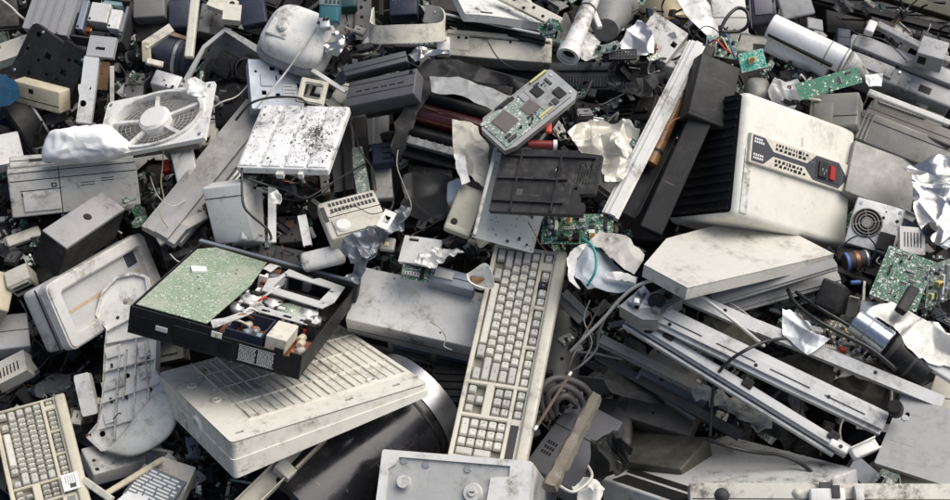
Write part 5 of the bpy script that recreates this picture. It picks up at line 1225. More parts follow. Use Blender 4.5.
def rolls():
    pipe('white_roller', 'long glossy white roller with a seam ring, upper of two at the top right', 'roller', (770, 26), (846, 62), .030, .030, surf('gloss_white', (.80, .80, .80), dirt=.2, rough=.2), lift=(.32, .32), rings=[(.76, 1.012, .003, grey), (.97, 1.02, .004, grey)])
    pipe('white_roller', 'glossy white roller with a dark gap above it, lower of two at the top right', 'roller', (768, 42), (828, 70), .024, .024, surf('gloss_white', ()), lift=(.28, .28))
    rail('black_seam_bar', 'thin black bar between the two white rollers', 'bar', (768, 34), (832, 66), .008, .01, blackc, lift=(.325, .325))
    pipe('roller_end', 'grey conical end piece closing the upper white roller', 'end piece', (846, 62), (866, 76), .030, .010, greyw, lift=(.32, .30))
rolls()
board('long green circuit strip lying below the white rollers', [(800, 101), (862, 82), (858, 66), (796, 84)], pcbmat('deep_green_strip', c=(.015, .12, .06), trace=(.05, .26, .14), solder=.10, dust=.05, scale=2), n=3, seed=33, lift=.38, big=.6, ns=HC)
gbox('grey_plastic_bin', 'grey plastic bin with a recessed side under the long green strip', 'bin', [(812, 124), (850, 128), (866, 86), (806, 100)], surf('warm_grey', (.29, .285, .25), dirt=.4), t=.06, lift=.29, ns=HC, feats=[('raised', 'top', .1, .5, .1, .7, .003), ('seam', 'top', .3)])
sheet('paper_scrap', 'torn white paper scrap at the right end of the green strip', 'paper scrap', [(864, 76), (882, 74), (882, 86), (868, 87)], paper, lift=.37, amp=.008, sc=40, seed=2, res=9)
gbox('shiny_can', 'brown-grey metal can lying left of the green strip', 'can', [(750, 100), (776, 98), (770, 76), (746, 72)], steel, t=.05, lift=.28, bev=.02)
sheet('clear_film', 'crumpled translucent film between the teal board and the big case', 'film', [(766, 92), (776, 74), (790, 76), (806, 92), (792, 112), (776, 104)], surf('film', (.5, .5, .5), rough=.25, dirt=.3), lift=.30, amp=.03, sc=18, seed=9, res=16)
gbox('dark_block', 'dark grey block beneath the white rollers', 'block', [(782, 88), (806, 82), (800, 68), (780, 70)], greyd, t=.04, lift=.27)
# dirty printer casing, upper right
def dirtycasing():
    M = surf('mud_grey_plastic', (.38, .38, .375), dirt=.8, dcol=(.12, .11, .1), scr=.6, speck=.6, dsc=8)
    p, w, h, t = gbox('printer_casing', 'long mud-stained grey printer casing sloping down at the upper right', 'printer casing', [(842, 64), (948, 106), (966, 78), (850, 30)], M, t=.08, lift=.27, warp=.006, bev=.006, seed=6,
        feats=[('raised', 'top', .05, .95, .55, .95, .012), ('raised', 'top', .1, .45, .1, .45, .006), ('dark', 'top', .70, .80, .12, .3), ('seam', 'top', .5), ('screws', 'top', [(.5, .4), (.6, .3)]), ('dots', 'top', 8)])
    gbox('wedge_block', 'pale grey wedge block standing on the muddy casing at the right edge', 'block', [(918, 54), (942, 58), (952, 44), (922, 34)], M, t=.05, lift=.36, bev=.002, feats=[('dark', 'front', .1, .4, .3, .8)])
    gbox('navy_strip', 'dark navy strip at the upper end of the muddy casing', 'strip', [(836, 46), (852, 46), (850, 30), (838, 26)], navy, t=.04, lift=.29, feats=[('seam', 'top', .5)])
    rail('plastic_edge', 'pale curved edge lying along the muddy casing', 'edge strip', (876, 24), (950, 62), .016, .02, M, lift=(.30, .31), warp=.004)
dirtycasing()
def corrugated():
    p, w, h, t = gbox('corrugated_tray', 'olive-grey tray with a row of white coil teeth at the right', 'tray', [(866, 108), (938, 132), (946, 116), (880, 92)], surf('olive_tray', (.17, .165, .14), dirt=.5), t=.03, lift=.27, bev=.006, ns=HC)
    b = MB()
    for i in range(15):
        x = -w * .38 + w * .62 * i / 14; b.lathe([(.004, t), (.006, t), (.006, t + .005), (.004, t + .005), (.004, t)], 12, Matrix.Translation((x, h * .05, 0)))
    b.build('teeth', greyw, p)
    rail('tray_edge', 'white rim running above the corrugated tray at the right', 'edge strip', (868, 92), (950, 124), .014, .014, whited, lift=(.33, .33))
corrugated()
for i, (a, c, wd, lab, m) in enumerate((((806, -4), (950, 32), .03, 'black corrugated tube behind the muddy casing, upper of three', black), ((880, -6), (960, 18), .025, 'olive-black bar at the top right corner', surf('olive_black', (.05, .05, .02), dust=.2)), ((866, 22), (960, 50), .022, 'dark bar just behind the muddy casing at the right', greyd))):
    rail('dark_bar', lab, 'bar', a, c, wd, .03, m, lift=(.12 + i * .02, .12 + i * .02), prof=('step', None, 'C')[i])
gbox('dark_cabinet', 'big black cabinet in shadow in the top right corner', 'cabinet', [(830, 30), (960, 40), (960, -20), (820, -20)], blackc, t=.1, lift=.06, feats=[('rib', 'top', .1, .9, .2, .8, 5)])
sheet('rubble_scrap', 'grey torn plastic lump near the top edge right of the grey flap', 'plastic lump', [(832, 10), (846, -2), (858, 4), (852, 14), (840, 16)], greyd, lift=.2, amp=.03, sc=22, seed=33, res=12)
gbox('small_block', 'small white hinge standing on the muddy casing near the top', 'hinge', [(866, 30), (872, 32), (880, 22), (868, 18)], white, t=.02, lift=.33)
# ------------------------------------------------------------ central upper: toner unit, drive, boards
def tonerunit():
    p, w, h, t = place('toner_unit', 'large black copier unit with a dark red roller and dusty silver bars', 'copier unit', [(396, 152), (478, 170), (500, 92), (420, 66)], None, .06, .26, n=HC)
    b = MB(); b.box(-w / 2, w / 2, -h / 2, h / 2, 0, t * .4, .004); b.build('tray', blackc, p)
    b = MB(); b.box(-w / 2 - .01, -w / 2 + .015, -h * .55, h * .5, 0, t, .004); b.build('side_frame', surf('dusty_silver', (.07, .07, .07), dirt=.6, dcol=(.2, .19, .18), dust=.5, metal=.3), p)
    R = Matrix.Rotation(PI / 2, 4, 'Y')
    for y, rr, m, nm in ((.02, .024, surf('dark_red_roller', (.10, .008, .012), rough=.15, dirt=.3, dust=.2), 'red_roller'), (-.2, .014, blackc, 'roller'), (.22, .016, black, 'roller')):
        b = MB(); b.cyl((-w * .46, h * y, t * .6), (w * .48, h * y, t * .6), rr, seg=28); b.build(nm, m, p, smooth=True, sharp=40)
    m = surf('mottled_silver', (.30, .31, .31), dirt=.8, dcol=(.05, .05, .05), dust=.2, metal=.3, dsc=9)
    for y, hh in ((.36, .13), (-.38, .09)):
        b = MB(); b.box(-w * .45, w * .5, h * y, h * (y + hh), t * .5, t * .9, .002)
        for i in range(9): b.box(-w * .4 + i * w * .1, -w * .4 + i * w * .1 + .004, h * y, h * (y + hh), t * .9, t * .96)
        b.build('bar', m, p)
tonerunit()
cable('frayed brown wire arching over the black copier unit', [(420, 94, .28), (440, 88, .31), (468, 92, .31), (494, 100, .3)], .0022, surf('brown_wire', (.2, .15, .1)))
rail('black_frame_bar', 'long thin black bar lying above the copier unit, falling to the right', 'bar', (434, 60), (530, 86), .02, .02, blackc, lift=(.27, .25), prof='L')
rail('black_frame_bar', 'bent black metal frame bar at the left side of the copier unit', 'bar', (396, 150), (426, 66), .026, .02, surf('dusty_silver', ()), lift=(.27, .27), prof='C')
sheet('beige_plate', 'beige torn plate with ragged edge left of the tilted disc drive', 'torn plate', [(452, 120), (478, 126), (490, 148), (486, 190), (474, 184), (456, 160)], surf('parchment', (.52, .49, .41), dirt=.6, scr=.5), lift=.36, amp=.022, sc=15, seed=12, res=22)
sheet('torn_paper', 'small white curled flap hanging on the torn beige plate', 'flap', [(454, 152), (464, 156), (470, 182), (462, 186), (456, 170)], white, lift=.37, amp=.012, sc=24, seed=7, res=14)
def harddrive():
    p, w, h, t = place('disk_drive', 'tilted disc drive with grey-green board, square chips and yellow strips facing the viewer', 'disc drive', [(508, 152), (580, 92), (548, 68), (474, 122)], {'b': (582, 99)}, .02, .46, n=TOCAM)
    b = MB(); b.prism([(-w * .5, -h * .42), (-w * .38, -h * .5), (w * .42, -h * .5), (w * .5, -h * .4), (w * .5, h * .4), (w * .44, h * .5), (-w * .4, h * .5), (-w * .5, h * .3)], [], 0, t * .8); b.build('metal_body', surf('dull_zinc', (.30, .31, .31), metal=.4, dirt=.5), p)
    b = MB(); b.prism([(-w * .46, -h * .4), (w * .1, -h * .4), (w * .14, -h * .1), (w * .3, -h * .08), (w * .3, h * .12), (w * .1, h * .2), (w * .05, h * .42), (-w * .46, h * .42)], [], t * .8, t * .9); b.build('board', pcbd, p)
    b = MB(); b.box(w * .1, w * .42, -h * .40, h * .40, t * .8, t * .98, .002); b.box(w * .02, w * .10, h * .1, h * .40, t * .8, t * 1.0, .002); b.build('cover_plate', surf('dull_zinc', (.42, .43, .43), metal=.3, dirt=.5), p)
    for x, y, s in ((-.27, .1, .11), (.02, -.02, .085)):
        b = MB(); b.X = Matrix.Translation((x * w, y * h, t * .9)) @ Matrix.Rotation(.1, 4, 'Z'); q = s * w * .9
        b.box(-q, q, -q, q, 0, .003, .0005); o = b.build('chip', surf('chip_brown', (.12, .1, .1), dirt=.2, speck=.1), p)
        b = MB(); b.X = Matrix.Translation((x * w, y * h, t * .9)) @ Matrix.Rotation(.1, 4, 'Z')
        for k in range(12):
            u = -q + 2 * q * (k + .5) / 12
            for s4 in (-1, 1): b.box(u - .0005, u + .0005, s4 * q - (.002 if s4 < 0 else 0), s4 * q + (.002 if s4 > 0 else 0), 0, .0015); b.box(s4 * q - (.002 if s4 < 0 else 0), s4 * q + (.002 if s4 > 0 else 0), u - .0005, u + .0005, 0, .0015)
        b.build('pins', pinm, o)
    for a in ((.22, .44, .42, .47, yel), (.0, .18, -.36, -.30, yel), (-.2, -.02, .38, .45, black), (-.25, -.05, .44, .48, greyd), (.15, .25, .05, .3, black), (.3, .4, -.3, -.05, black), (.22, .28, -.35, -.2, chipm), (.35, .38, .1, .3, greyd), (-.4, -.3, -.35, -.28, chipm)):
        b = MB(); b.box(a[0] * w, a[1] * w, a[2] * h, a[3] * h, t * .85, t * 1.12, .001); b.build('strip', a[4], p)
    populate(p, w, h, t * .9, 8, 77, -w * .44, w * .05, -h * .38, -h * .12, .7); populate(p, w, h, t * .98, 6, 78, w * .12, w * .4, -h * .38, h * .38, .6)
    screws(p, [(w * .45, h * .3), (w * .45, -h * .3), (-w * .46, h * .38)], t * .8, .004)
harddrive()
def ribbedplate():
    p, w, h, t = panel('drive_tray', 'black plastic drive tray with raised ribs and a cut-out corner over the green board', 'drive tray', [(491, 212), (586, 214), (607, 152), (500, 148)], surf('tray_black', (.022, .021, .02), dirt=.5, dcol=(.11, .10, .09), dust=.2, scr=.7, dsc=7), t=.014, lift=.44, nh=7, seed=5,
        outline=[(-.5, -.5), (.42, -.5), (.42, -.32), (.36, -.30), (.36, -.18), (.5, -.16), (.5, .44), (.28, .47), (.28, .5), (-.42, .5), (-.42, .46), (-.5, .46)], holes=[rect(.30 + i * .028, .316 + i * .028, -.02, .30) for i in range(5)], ns=(TOCAM * .6 + HN * .5))
    b = MB()
    for y in (-.34, .02, .38): b.box(-w * .48, w * (.22 if y < .3 else .45), y * h - .0015, y * h + .0015, t - .001, t + .006)
    for x in (-.28, .12): b.box(x * w - .0015, x * w + .0015, -h * .48, h * .47, t - .001, t + .0055)
    b.box(w * .28, w * .44, h * .36, h * .385, t - .001, t + .003); b.build('ribs', surf('tray_black', ()), p)
ribbedplate()
board('white soldered circuit board with a green corner under the black ribbed tray', [(474, 240), (530, 250), (560, 170), (494, 150)], pcbmat('white_solder_board', c=(.55, .58, .53), trace=(.66, .68, .63), solder=.35, dust=.3, scale=2), n=3, seed=5, lift=.35, big=.5, ns=HC)
board('dark green board wedge between the white board and the black tray', [(508, 212), (534, 222), (534, 206), (510, 204)], pcb, n=1, seed=55, lift=.405, outline=[(-.5, .5), (.5, -.5), (.5, .5)], ns=HC)
rail('board_edge', 'thin white metal edge along the left side of the white soldered board', 'edge strip', (474, 236), (496, 148), .008, .012, greyw, lift=(.37, .40))
board('green circuit board crowded with silver parts right of the white board', [(538, 246), (614, 242), (612, 216), (546, 212)], pcb, n=36, seed=9, lift=.35, big=.9)
sheet('crumpled_plate', 'crumpled cream metal plate with a green board edge behind the black tray', 'crumpled plate', [(566, 136), (584, 124), (600, 118), (622, 122), (640, 132), (634, 156), (622, 184), (606, 186), (600, 160), (580, 152)], surf('crumpled_cream', (.62, .59, .5), dirt=.3, metal=.2, rough=.35), lift=.38, amp=.03, sc=19, seed=4, res=26)
board('thin green board standing behind the crumpled cream plate', [(614, 180), (622, 180), (640, 142), (632, 138)], pcb, n=2, seed=4, lift=.37, ns=TOCAM)
gbox('red_connector', 'small red connector above the black tray near the tilted drive', 'connector', [(545, 132), (552, 132), (552, 121), (546, 121)], surf('scarlet', (.6, .07, .03), dirt=.1, speck=0), t=.01, lift=.44)
pipe('red_rod', 'dark red rod with a white end lying above the black ribbed tray', 'rod', (528, 144), (556, 145), .009, .009, surf('maroon', (.2, .02, .02), rough=.3), lift=(.42, .42), rings=[(.97, 1.2, .008, white)])
cable('thick black hose bending behind the tilted disc drive', [(524, 146, .40), (526, 136, .42), (536, 130, .42), (548, 128, .4), (556, 118, .36)], .008, wireb, cat='hose', name='hose')
cable('knotted black cable hanging right of the tilted disc drive', [(592, 80, .34), (584, 96, .38), (574, 100, .40), (576, 118, .36), (572, 140, .32)], .004, wireb)
cable('thin black cable sagging from the dark socket towards the pipe', [(576, 100, .40), (596, 106, .3), (616, 98, .28), (634, 88, .26), (650, 78, .26)], .0025, wireb)
gbox('black_socket_block', 'black plastic block with louvres behind the white diagonal frame', 'plastic block', [(610, 122), (650, 118), (660, 84), (624, 92)], black, t=.05, lift=.2, ns=HC, feats=[('rib', 'top', .05, .45, .1, .9, 6), ('raised', 'top', .55, .9, .2, .6, .006)])
sheet('black_rag', 'torn black plastic draped above the louvred block', 'torn plastic', [(618, 90), (640, 82), (664, 70), (668, 80), (652, 96), (630, 100)], black, lift=.3, amp=.03, sc=16, seed=40, res=18)
# white diagonal frame with black box
def diag():
    p, L = rail('display_surround', 'long white bezel frame standing diagonally in the upper right of centre', 'bezel', (610, 216), (697, 44), .038, .03, white, lift=(.36, .44), prof='step')
    rail('inner_rail', 'black inner frame running along the white diagonal bezel', 'inner frame', (630, 214), (706, 60), .034, .03, blackc, lift=(.33, .41), prof='U')
    pipe('coil_tube', 'amber glass tube lying inside the black diagonal frame', 'tube', (650, 164), (688, 82), .015, .013, surf('amber_glass', (.26, .13, .045), rough=.25, dirt=.95, dcol=(.06, .03, .015), dsc=14), lift=(.37, .41), rings=[(.15, 1.06, .006, black), (.86, 1.06, .006, black)])
    gbox('black_box', 'square black plastic box at the top of the diagonal frame', 'box', [(694, 112), (722, 132), (746, 68), (696, 52)], surf('matte_black', (.016, .016, .017), dirt=.2, dust=.06, spec=.3), t=.05, lift=.45, bev=.004, feats=[('dark', 'top', .3, .36, .4, .46), ('seam', 'top', .08)], ns=(TOCAM * .8 + HN * .3))
    rail('black_bar', 'long black bar running down from the black box in front of the louvres', 'bar', (650, 232), (702, 116), .050, .03, surf('matte_black', ()), lift=(.34, .42))
    gbox('black_plug', 'small black cap at the top end of the white diagonal bezel', 'cap', [(694, 52), (712, 58), (716, 46), (700, 42)], blackc, t=.03, lift=.44)
diag()
cable('thin orange wires trailing from the amber tube', [(666, 130, .42), (674, 120, .42), (688, 117, .42), (700, 122, .4)], .0016, orange)
def bigcase():
    # front face with black louvres, lid and back strip
    p, w, h, t = place('ups_case', 'big white computer case with black louvred side and a strip holding socket and red switch', 'computer case', [(742, 214), (853, 246), (852, 132), (741, 94)], {'a': (652, 228), 'd': (692, 98)}, .26, .34, n=(TOCAM * .5 + HN * .55 + Vector((.15, 0, 0))))
    print('bigcase', w, h, t)
    b = MB(); b.box(-w / 2, w / 2, -h / 2, h / 2, 0, t, .016, 4); b.build('shell', surf('warm_white', (.78, .755, .67), dirt=.25, speck=.3), p, smooth=True, sharp=60)
    b = onface('left', w, h, t); b.prism(rrect(-h * .48, h * .46, t * .05, t * .93, .008, 3), [], -.001, .0012); b.build('dark_well', blackc, p)
    for i in range(13):
        b = onface('left', w, h, t); u = -h * .45 + h * .9 * i / 12.5
        b.extr([(t * .08, .001), (t * .9, .001), (t * .9, .003), (t * .08, .003)], u, u + .004); b.X = b.X; 
        b.prism([(u, t * .08), (u + h * .035, t * .08), (u + h * .022, t * .9), (u, t * .9)], [], .0015, .005); b.build('louvre', blackc, p)
    # the strip across the top face, two thirds of the way up
    W = w * 1.0
    y0, y1 = -h * .06, h * .175
    b = MB(); b.box(-w * .46, w * .53, y0, y1, t - .001, t + .010, .002); st = b.build('rear_strip', cream, p)
    z = t + .0102; sh = y1 - y0; ym = (y0 + y1) / 2
    b = MB(); X = lambda a: -w * .46 + a * w * .99; Y = lambda a: y0 + a * sh
    def poly(pts): b.prism([(X(a), Y(c)) for a, c in pts], [], t + .0095, z)
    poly([(.015, .06), (.12, .06), (.20, .42), (.48, .42), (.56, .08), (.80, .05), (.87, .44), (.90, .44), (.97, .1), (.999, .1), (.999, .92), (.95, .92), (.90, .54), (.87, .54), (.79, .95), (.58, .95), (.50, .58), (.20, .58), (.12, .94), (.015, .94)]); b.build('dark_inlay', surf('inlay', (.055, .055, .07), dirt=.1, speck=.1), st)
    r = random.Random(9); b = MB()
    for row in (.70, .84, .16, .30):
        x = .215
        while x < .50 - (.03 if row in (.70, .30) else 0):
            e = r.choice([.014, .022, .03]); k = r.choice([.055, .065, .05])
            b.prism([(X(x), Y(row - k)), (X(x + e), Y(row - k * r.uniform(.3, 1))), (X(x + e), Y(row + k)), (X(x + e * r.uniform(0, .4)), Y(row + k))], [], t + .009, z); x += e + .009
    for row in (.2, .33, .7, .82):
        b.box(X(.885), X(.893), Y(row - .04), Y(row + .04), t + .009, z)
    b.build('vent', blackc, st)
    b = MB()
    for row, n in ((.70, 5), (.80, 4), (.16, 5), (.27, 5)):
        for i in range(n): b.box(X(.03 + .018 * i), X(.042 + .018 * i), Y(row), Y(row + .07), z - .0001, z + .0004)
    b.build('print', paper, st)
    b = MB(); b.box(X(.58), X(.80), Y(.18), Y(.86), z - .002, z + .0012, .001); b.build('switch_plate', greyd, st)
    b = MB(); b.box(X(.60), X(.675), Y(.24), Y(.78), z, z + .006, .002); o = b.build('power_socket', chipm, st)
    b = MB()
    for a, c in ((.622, .5), (.655, .5), (.638, .38)): b.box(X(a) - .001, X(a) + .001, Y(c) - .003, Y(c) + .003, z + .0055, z + .0075)
    b.build('prong', pinm, o)
    b = MB(); b.X = Matrix.Translation((X(.722), Y(.5), z)) @ Matrix.Rotation(.15, 4, 'Y'); b.box(-.009, .009, -sh * .24, sh * .24, 0, .006, .001); b.build('red_switch', surf('switch_red', (.42, .03, .025), dirt=.15, speck=.1), st)
    b = MB(); b.box(w * .0, w * .015, h * .21, h * .28, t - .001, t + .001); b.build('sticker', greyw, p)
    b = MB(); b.box(-w * .47, -w * .47 + .02, -h * .46, h * .05, t - .001, t + .002, .001); b.build('edge_trim', white, p)
bigcase()

gbox('copier_body', 'large black open body behind the rollers of the copier unit', 'copier body', [(404, 214), (486, 206), (520, 84), (426, 62)], blackc, t=.04, lift=.185, bev=.006, ns=HC, feats=[('vrib', 'top', .1, .9, .15, .45, 6), ('raised', 'top', .05, .2, .1, .9, .012)])
# ------------------------------------------------------------ right side
warmw = surf('warm_white', ())
pent = [(-.5, -.5), (.5, -.5), (.5, .5), (-.2, .38), (-.52, .016)]
panel('computer_cover', 'off-white flat computer cover with a clipped corner below the big louvred case', 'computer cover', [(688, 286), (834, 255), (757, 213), (611, 244)], surf('dull_cream', (.62, .60, .54), dirt=.5, speck=.5), t=.026, lift=.36, outline=pent, seed=2)
rail('metal_channel', 'grey steel channel under the clipped off-white cover', 'channel', (712, 301), (835, 264), .026, .02, surf('channel_grey', (.30, .30, .29), dirt=.4), lift=(.34, .35), prof='step')
rail('metal_channel', 'pale wide channel below the grey steel one, at right of centre', 'channel', (724, 308), (838, 276), .035, .02, surf('channel_pale', (.42, .42, .40), dirt=.4), lift=(.29, .30), prof='step')
gbox('steel_cabinet', 'grey steel cabinet side reflecting dull light, right of the big white case', 'steel cabinet', [(848, 192), (908, 214), (922, 166), (852, 138)], steel, t=.06, lift=.26, bev=.002, ns=HC)
gbox('steel_cabinet', 'taupe steel cabinet top with a raised ridge above the reflecting cabinet side', 'steel cabinet', [(853, 139), (946, 174), (962, 148), (862, 108)], surf('taupe_steel', (.25, .24, .22), dirt=.5, metal=.4, dust=.2), t=.04, lift=.27, ns=HC, feats=[('seam', 'top', .75), ('vrib', 'top', .02, .14, .02, .98, 3)])
gbox('steel_cabinet', 'dark steel rail-like cabinet edge near the right border under the corrugated tray', 'steel cabinet', [(862, 112), (952, 146), (958, 132), (874, 100)], surf('dark_taupe', (.13, .12, .11), dirt=.4, dust=.3), t=.05, lift=.27, feats=[('seam', 'top', .4)])
sheet('silver_film', 'large crumpled sheet of shiny silver foil at the right edge', 'foil', [(907, 164), (920, 160), (938, 156), (958, 160), (960, 200), (954, 232), (934, 246), (916, 226), (912, 196)], silver, lift=.34, amp=.03, sc=13, seed=3, res=40)
sheet('silver_film', 'smaller dull silver foil fold hanging below the big shiny foil', 'foil', [(922, 226), (936, 210), (950, 214), (958, 240), (944, 252), (930, 244)], surf('bright_zinc', ()), lift=.33, amp=.03, sc=13, seed=13, res=20)
def psu():
    p, w, h, t = gbox('power_supply', 'silver power supply with a round fan grille beside the big white case', 'power supply', [(846, 246), (890, 252), (910, 212), (856, 195)], galvw, t=.05, lift=.29, bev=.002, ns=HC, feats=[('screws', 'top', [(.1, .9), (.9, .9), (.1, .1)]), ('dots', 'top', 5)])
    cx, cy = -w * .18, h * .02; R = min(w, h) * .3
    b = MB(); b.cyl((cx, cy, t - .001), (cx, cy, t + .0008), R * 1.05, seg=32); b.build('fan_opening', blackc, p)
    b = MB()
    for k in (1.0, .78, .56, .36): b.lathe([(R * k - .0012, t + .001), (R * k + .0008, t + .001), (R * k + .0008, t + .004), (R * k - .0012, t + .004), (R * k - .0012, t + .001)], 32, Matrix.Translation((cx, cy, 0)))
    for a in (0, PI / 2): b.X = Matrix.Translation((cx, cy, 0)) @ Matrix.Rotation(a + .4, 4, 'Z'); b.box(-R, R, -.001, .001, t + .001, t + .003)
    b.X = Matrix.Identity(4); b.cyl((cx, cy, t), (cx, cy, t + .004), R * .3, seg=20); b.build('fan_grille', steel, p)
    b = MB(); b.box(w * .12, w * .44, -h * .46, -h * .1, t - .001, t + .012, .001); b.build('black_socket', blackc, p)
psu()
panel('slotted_bracket', 'small white bracket with a row of slanted slots beside the silver power supply', 'bracket', [(902, 252), (924, 256), (926, 228), (898, 226)], greyw, t=.015, lift=.34, holes=[rect(-.34 + i * .13, -.29 + i * .13, -.25, .3) for i in range(6)], ns=HC, seed=1)
pipe('motor', 'small round grey motor near the silver foil at the right', 'motor', (926, 232), (934, 226), .012, .012, greyd, lift=(.36, .38), rings=[(.9, .6, .004, galv)])
gbox('dark_tangle_box', 'black plastic box with a rounded top left of the black adapter', 'box', [(832, 262), (862, 262), (866, 246), (838, 244)], black, t=.04, lift=.26, bev=.01)
pipe('motor', 'dark motor with a blue winding near the silver power supply', 'motor', (844, 262), (868, 258), .018, .018, greyd, lift=(.3, .3), rings=[(.1, 1.06, .006, blue), (.5, 1.05, .008, copper), (.9, 1.02, .003, galv)])
gbox('blue_clip', 'small blue plastic clip below the dark motor at the right', 'clip', [(850, 284), (862, 283), (861, 279), (851, 280)], blue, t=.01, lift=.3)
board('large green circuit board tilted at the right edge beside the black adapter', [(862, 290), (922, 316), (930, 257), (896, 251)], pcb, n=20, seed=61, lift=.37, big=.6, ns=HC)
board('pale green mixed board at the right edge, right of the large green board', [(922, 316), (958, 288), (960, 262), (932, 260)], pcbd, n=18, seed=62, lift=.35, big=.9, ns=HC)
rail('heat_pipe', 'dark cylinder strapped across the edge of the large green board', 'cylinder', (900, 312), (914, 288), .022, .02, black, lift=(.42, .42))
def adapter():
    p, w, h, t = gbox('power_adapter', 'black cube-shaped power adapter lying at the right', 'power adapter', [(815, 302), (836, 316), (846, 284), (822, 278)], surf('matte_black', ()), low={'b': (850, 322), 'c': (862, 300)}, t=.06, lift=.40, bev=.006, ns=TOCAM, feats=[('seam', 'right', .5), ('dark', 'right', .3, .6, .4, .6)])
adapter()
board('dark power board with brown and silver parts behind its bent metal bracket', [(800, 352), (880, 360), (852, 330), (796, 308)], pcbmat('brown_board_mat', c=(.09, .07, .04), trace=(.12, .1, .06), solder=.3, dust=.3), n=30, seed=71, lift=.33, big=1.0, ns=HC)
sheet('metal_bracket', 'bent shiny metal bracket at the left end of the brown power board', 'bracket', [(781, 311), (797, 313), (812, 336), (828, 341), (806, 357), (781, 336)], surf('bright_zinc', (.36, .38, .40), metal=.6, rough=.3, dirt=.5), lift=.37, amp=.02, sc=9, seed=3, res=14, th=.002)
board('dark populated board strip under the clipped cover, left of the black adapter', [(766, 312), (812, 300), (818, 286), (770, 298)], pcbd, n=14, seed=72, lift=.25, big=.9)
cable('thick black cable running over the brown power board to the lower right', [(788, 290, .33), (796, 304, .37), (816, 320, .40), (846, 336, .40), (872, 350, .40), (896, 370, .38)], .0045, wireb)
cable('second black cable beside the black adapter, ending near the bright can', [(796, 292, .35), (816, 306, .38), (846, 324, .38), (872, 342, .38), (890, 352, .36)], .0038, wireb)
pipe('metal_can', 'shiny steel cylinder below the large green board', 'cylinder', (854, 320), (888, 344), .026, .028, surf('polished', (.5, .55, .6), metal=.9, rough=.2, dirt=.3), lift=(.38, .38), rings=[(.4, 1.02, .003, steel)])
pipe('black_motor', 'large black motor end after the shiny steel cylinder', 'motor', (888, 346), (926, 376), .040, .034, blackc, lift=(.35, .34), rings=[(.1, 1.03, .01, greyd), (.6, 1.04, .006, greyd)])
def curl():
    b = MB(); P = [at(864, 316, .36), at(880, 308, .41), at(894, 308, .42), (at(920, 326, .42)), at(956, 350, .42)]
    sheet('curved_sheet', 'large pale shiny curved metal panel under the green boards at the right', 'metal panel', [(862, 316), (872, 308), (890, 303), (914, 318), (956, 342), (958, 372), (926, 364), (906, 350), (892, 328), (876, 318)], surf('pale_shiny', (.40, .40, .375), metal=.5, rough=.28, dirt=.3), lift=.38, amp=.03, sc=5, seed=21, res=26)
    rail('curved_edge', 'white bent rim along the lower side of the pale shiny panel', 'rim', (900, 344), (956, 380), .02, .02, white, lift=(.37, .37), warp=.006)
curl()
gbox('grey_scrap_plate', 'grey stained lump between the black adapter and the shiny panel', 'plate', [(856, 318), (874, 316), (882, 300), (860, 300)], galv, t=.02, lift=.34, warp=.006, seed=3)
gbox('cream_plate', 'cream panel corner at the right edge under the shiny curved panel', 'panel', [(916, 404), (960, 416), (962, 366), (944, 376)], beige, t=.02, lift=.30, feats=[('seam', 'top', .3)])
# the long metal frame
AL = alu
rail('frame_rail', 'curved white metal channel, uppermost of the long parallel rails at lower right', 'rail', (664, 287), (758, 328), .026, .022, AL, lift=(.37, .36), prof='C', holes=1)
rail('frame_rail', 'far half of the uppermost channel, running to the scratched plate at the right', 'rail', (757, 327), (942, 403), .025, .022, AL, lift=(.359, .36), prof='C', holes=1)
def widerail():
    p, L = rail('frame_rail', 'wide double-grooved aluminium rail with small bolts, middle of the long parallel rails', 'rail', (640, 307), (884, 424), .048, .03, AL, lift=(.38, .36), prof='step', holes=3, seed=4)
    b = MB()
    for i in range(4): x = L * (-.4 + i * .22); b.box(x, x + L * .16, -.004, -.0015, .0148, .0158)
    b.build('grooves', greyd, p)
widerail()
def narrow():
    p, L = rail('frame_rail', 'narrow pale rail with black clips, lowest of the long parallel rails', 'rail', (628, 317), (848, 452), .025, .03, AL, lift=(.35, .34), prof='step')
    for x in (-.34, -.32, .02, .04, .40, .42):
        b = MB(); b.box(L * x, L * x + .012, .0, .018, .012, .019, .002); b.build('clip', blackc, p)
    b = MB(); b.box(-L * .5, L * .46, -.022, -.016, -.02, .0, .001); b.build('lower_flange', galvw, p)
narrow()
def head():
    p, w, h, t = panel('rail_bracket', 'grey metal bracket with a dark round bearing at the upper left end of the rails', 'bracket', [(618, 308), (652, 322), (684, 300), (650, 280)], galv, t=.03, lift=.39, nh=6, seed=7, outline=[(-.5, -.5), (.2, -.5), (.5, -.3), (.42, .1), (.5, .5), (-.1, .5), (-.2, .2), (-.5, .3)], ns=HC)
    b = MB(); b.lathe([(0, t + .012), (.008, t + .012), (.010, t + .006), (.017, t + .006), (.019, t), (0, t)], 28, Matrix.Translation((w * .08, h * .1, 0))); b.build('bearing', greyd, p, smooth=True)
    b = MB(); b.cyl((w * .08, h * .1, t + .0115), (w * .08, h * .1, t + .014), .004, seg=12); b.build('shaft', copper, p)
    for x, y in ((-.3, -.3), (-.35, .05), (.3, -.15), (.2, .35)):
        b = MB(); b.box(x * w - .008, x * w + .008, y * h - .005, y * h + .005, t, t + .010, .001); b.build('small_block', random.choice([black, galv, steel]), p)
head()
for i, (x, y, lf, m, lab) in enumerate(((640, 322, .37, black, 'black plastic clip block below the bearing bracket'), (636, 300, .41, galv, 'small steel bolt head on the bearing bracket'), (648, 328, .37, black, 'black wire clamp beside the upper end of the wide rail'))):
    gbox('cable_clamp', lab, 'clamp', [(x - 4, y + 3), (x + 5, y + 5), (x + 5, y - 3), (x - 3, y - 4)], m, t=.01, lift=lf)
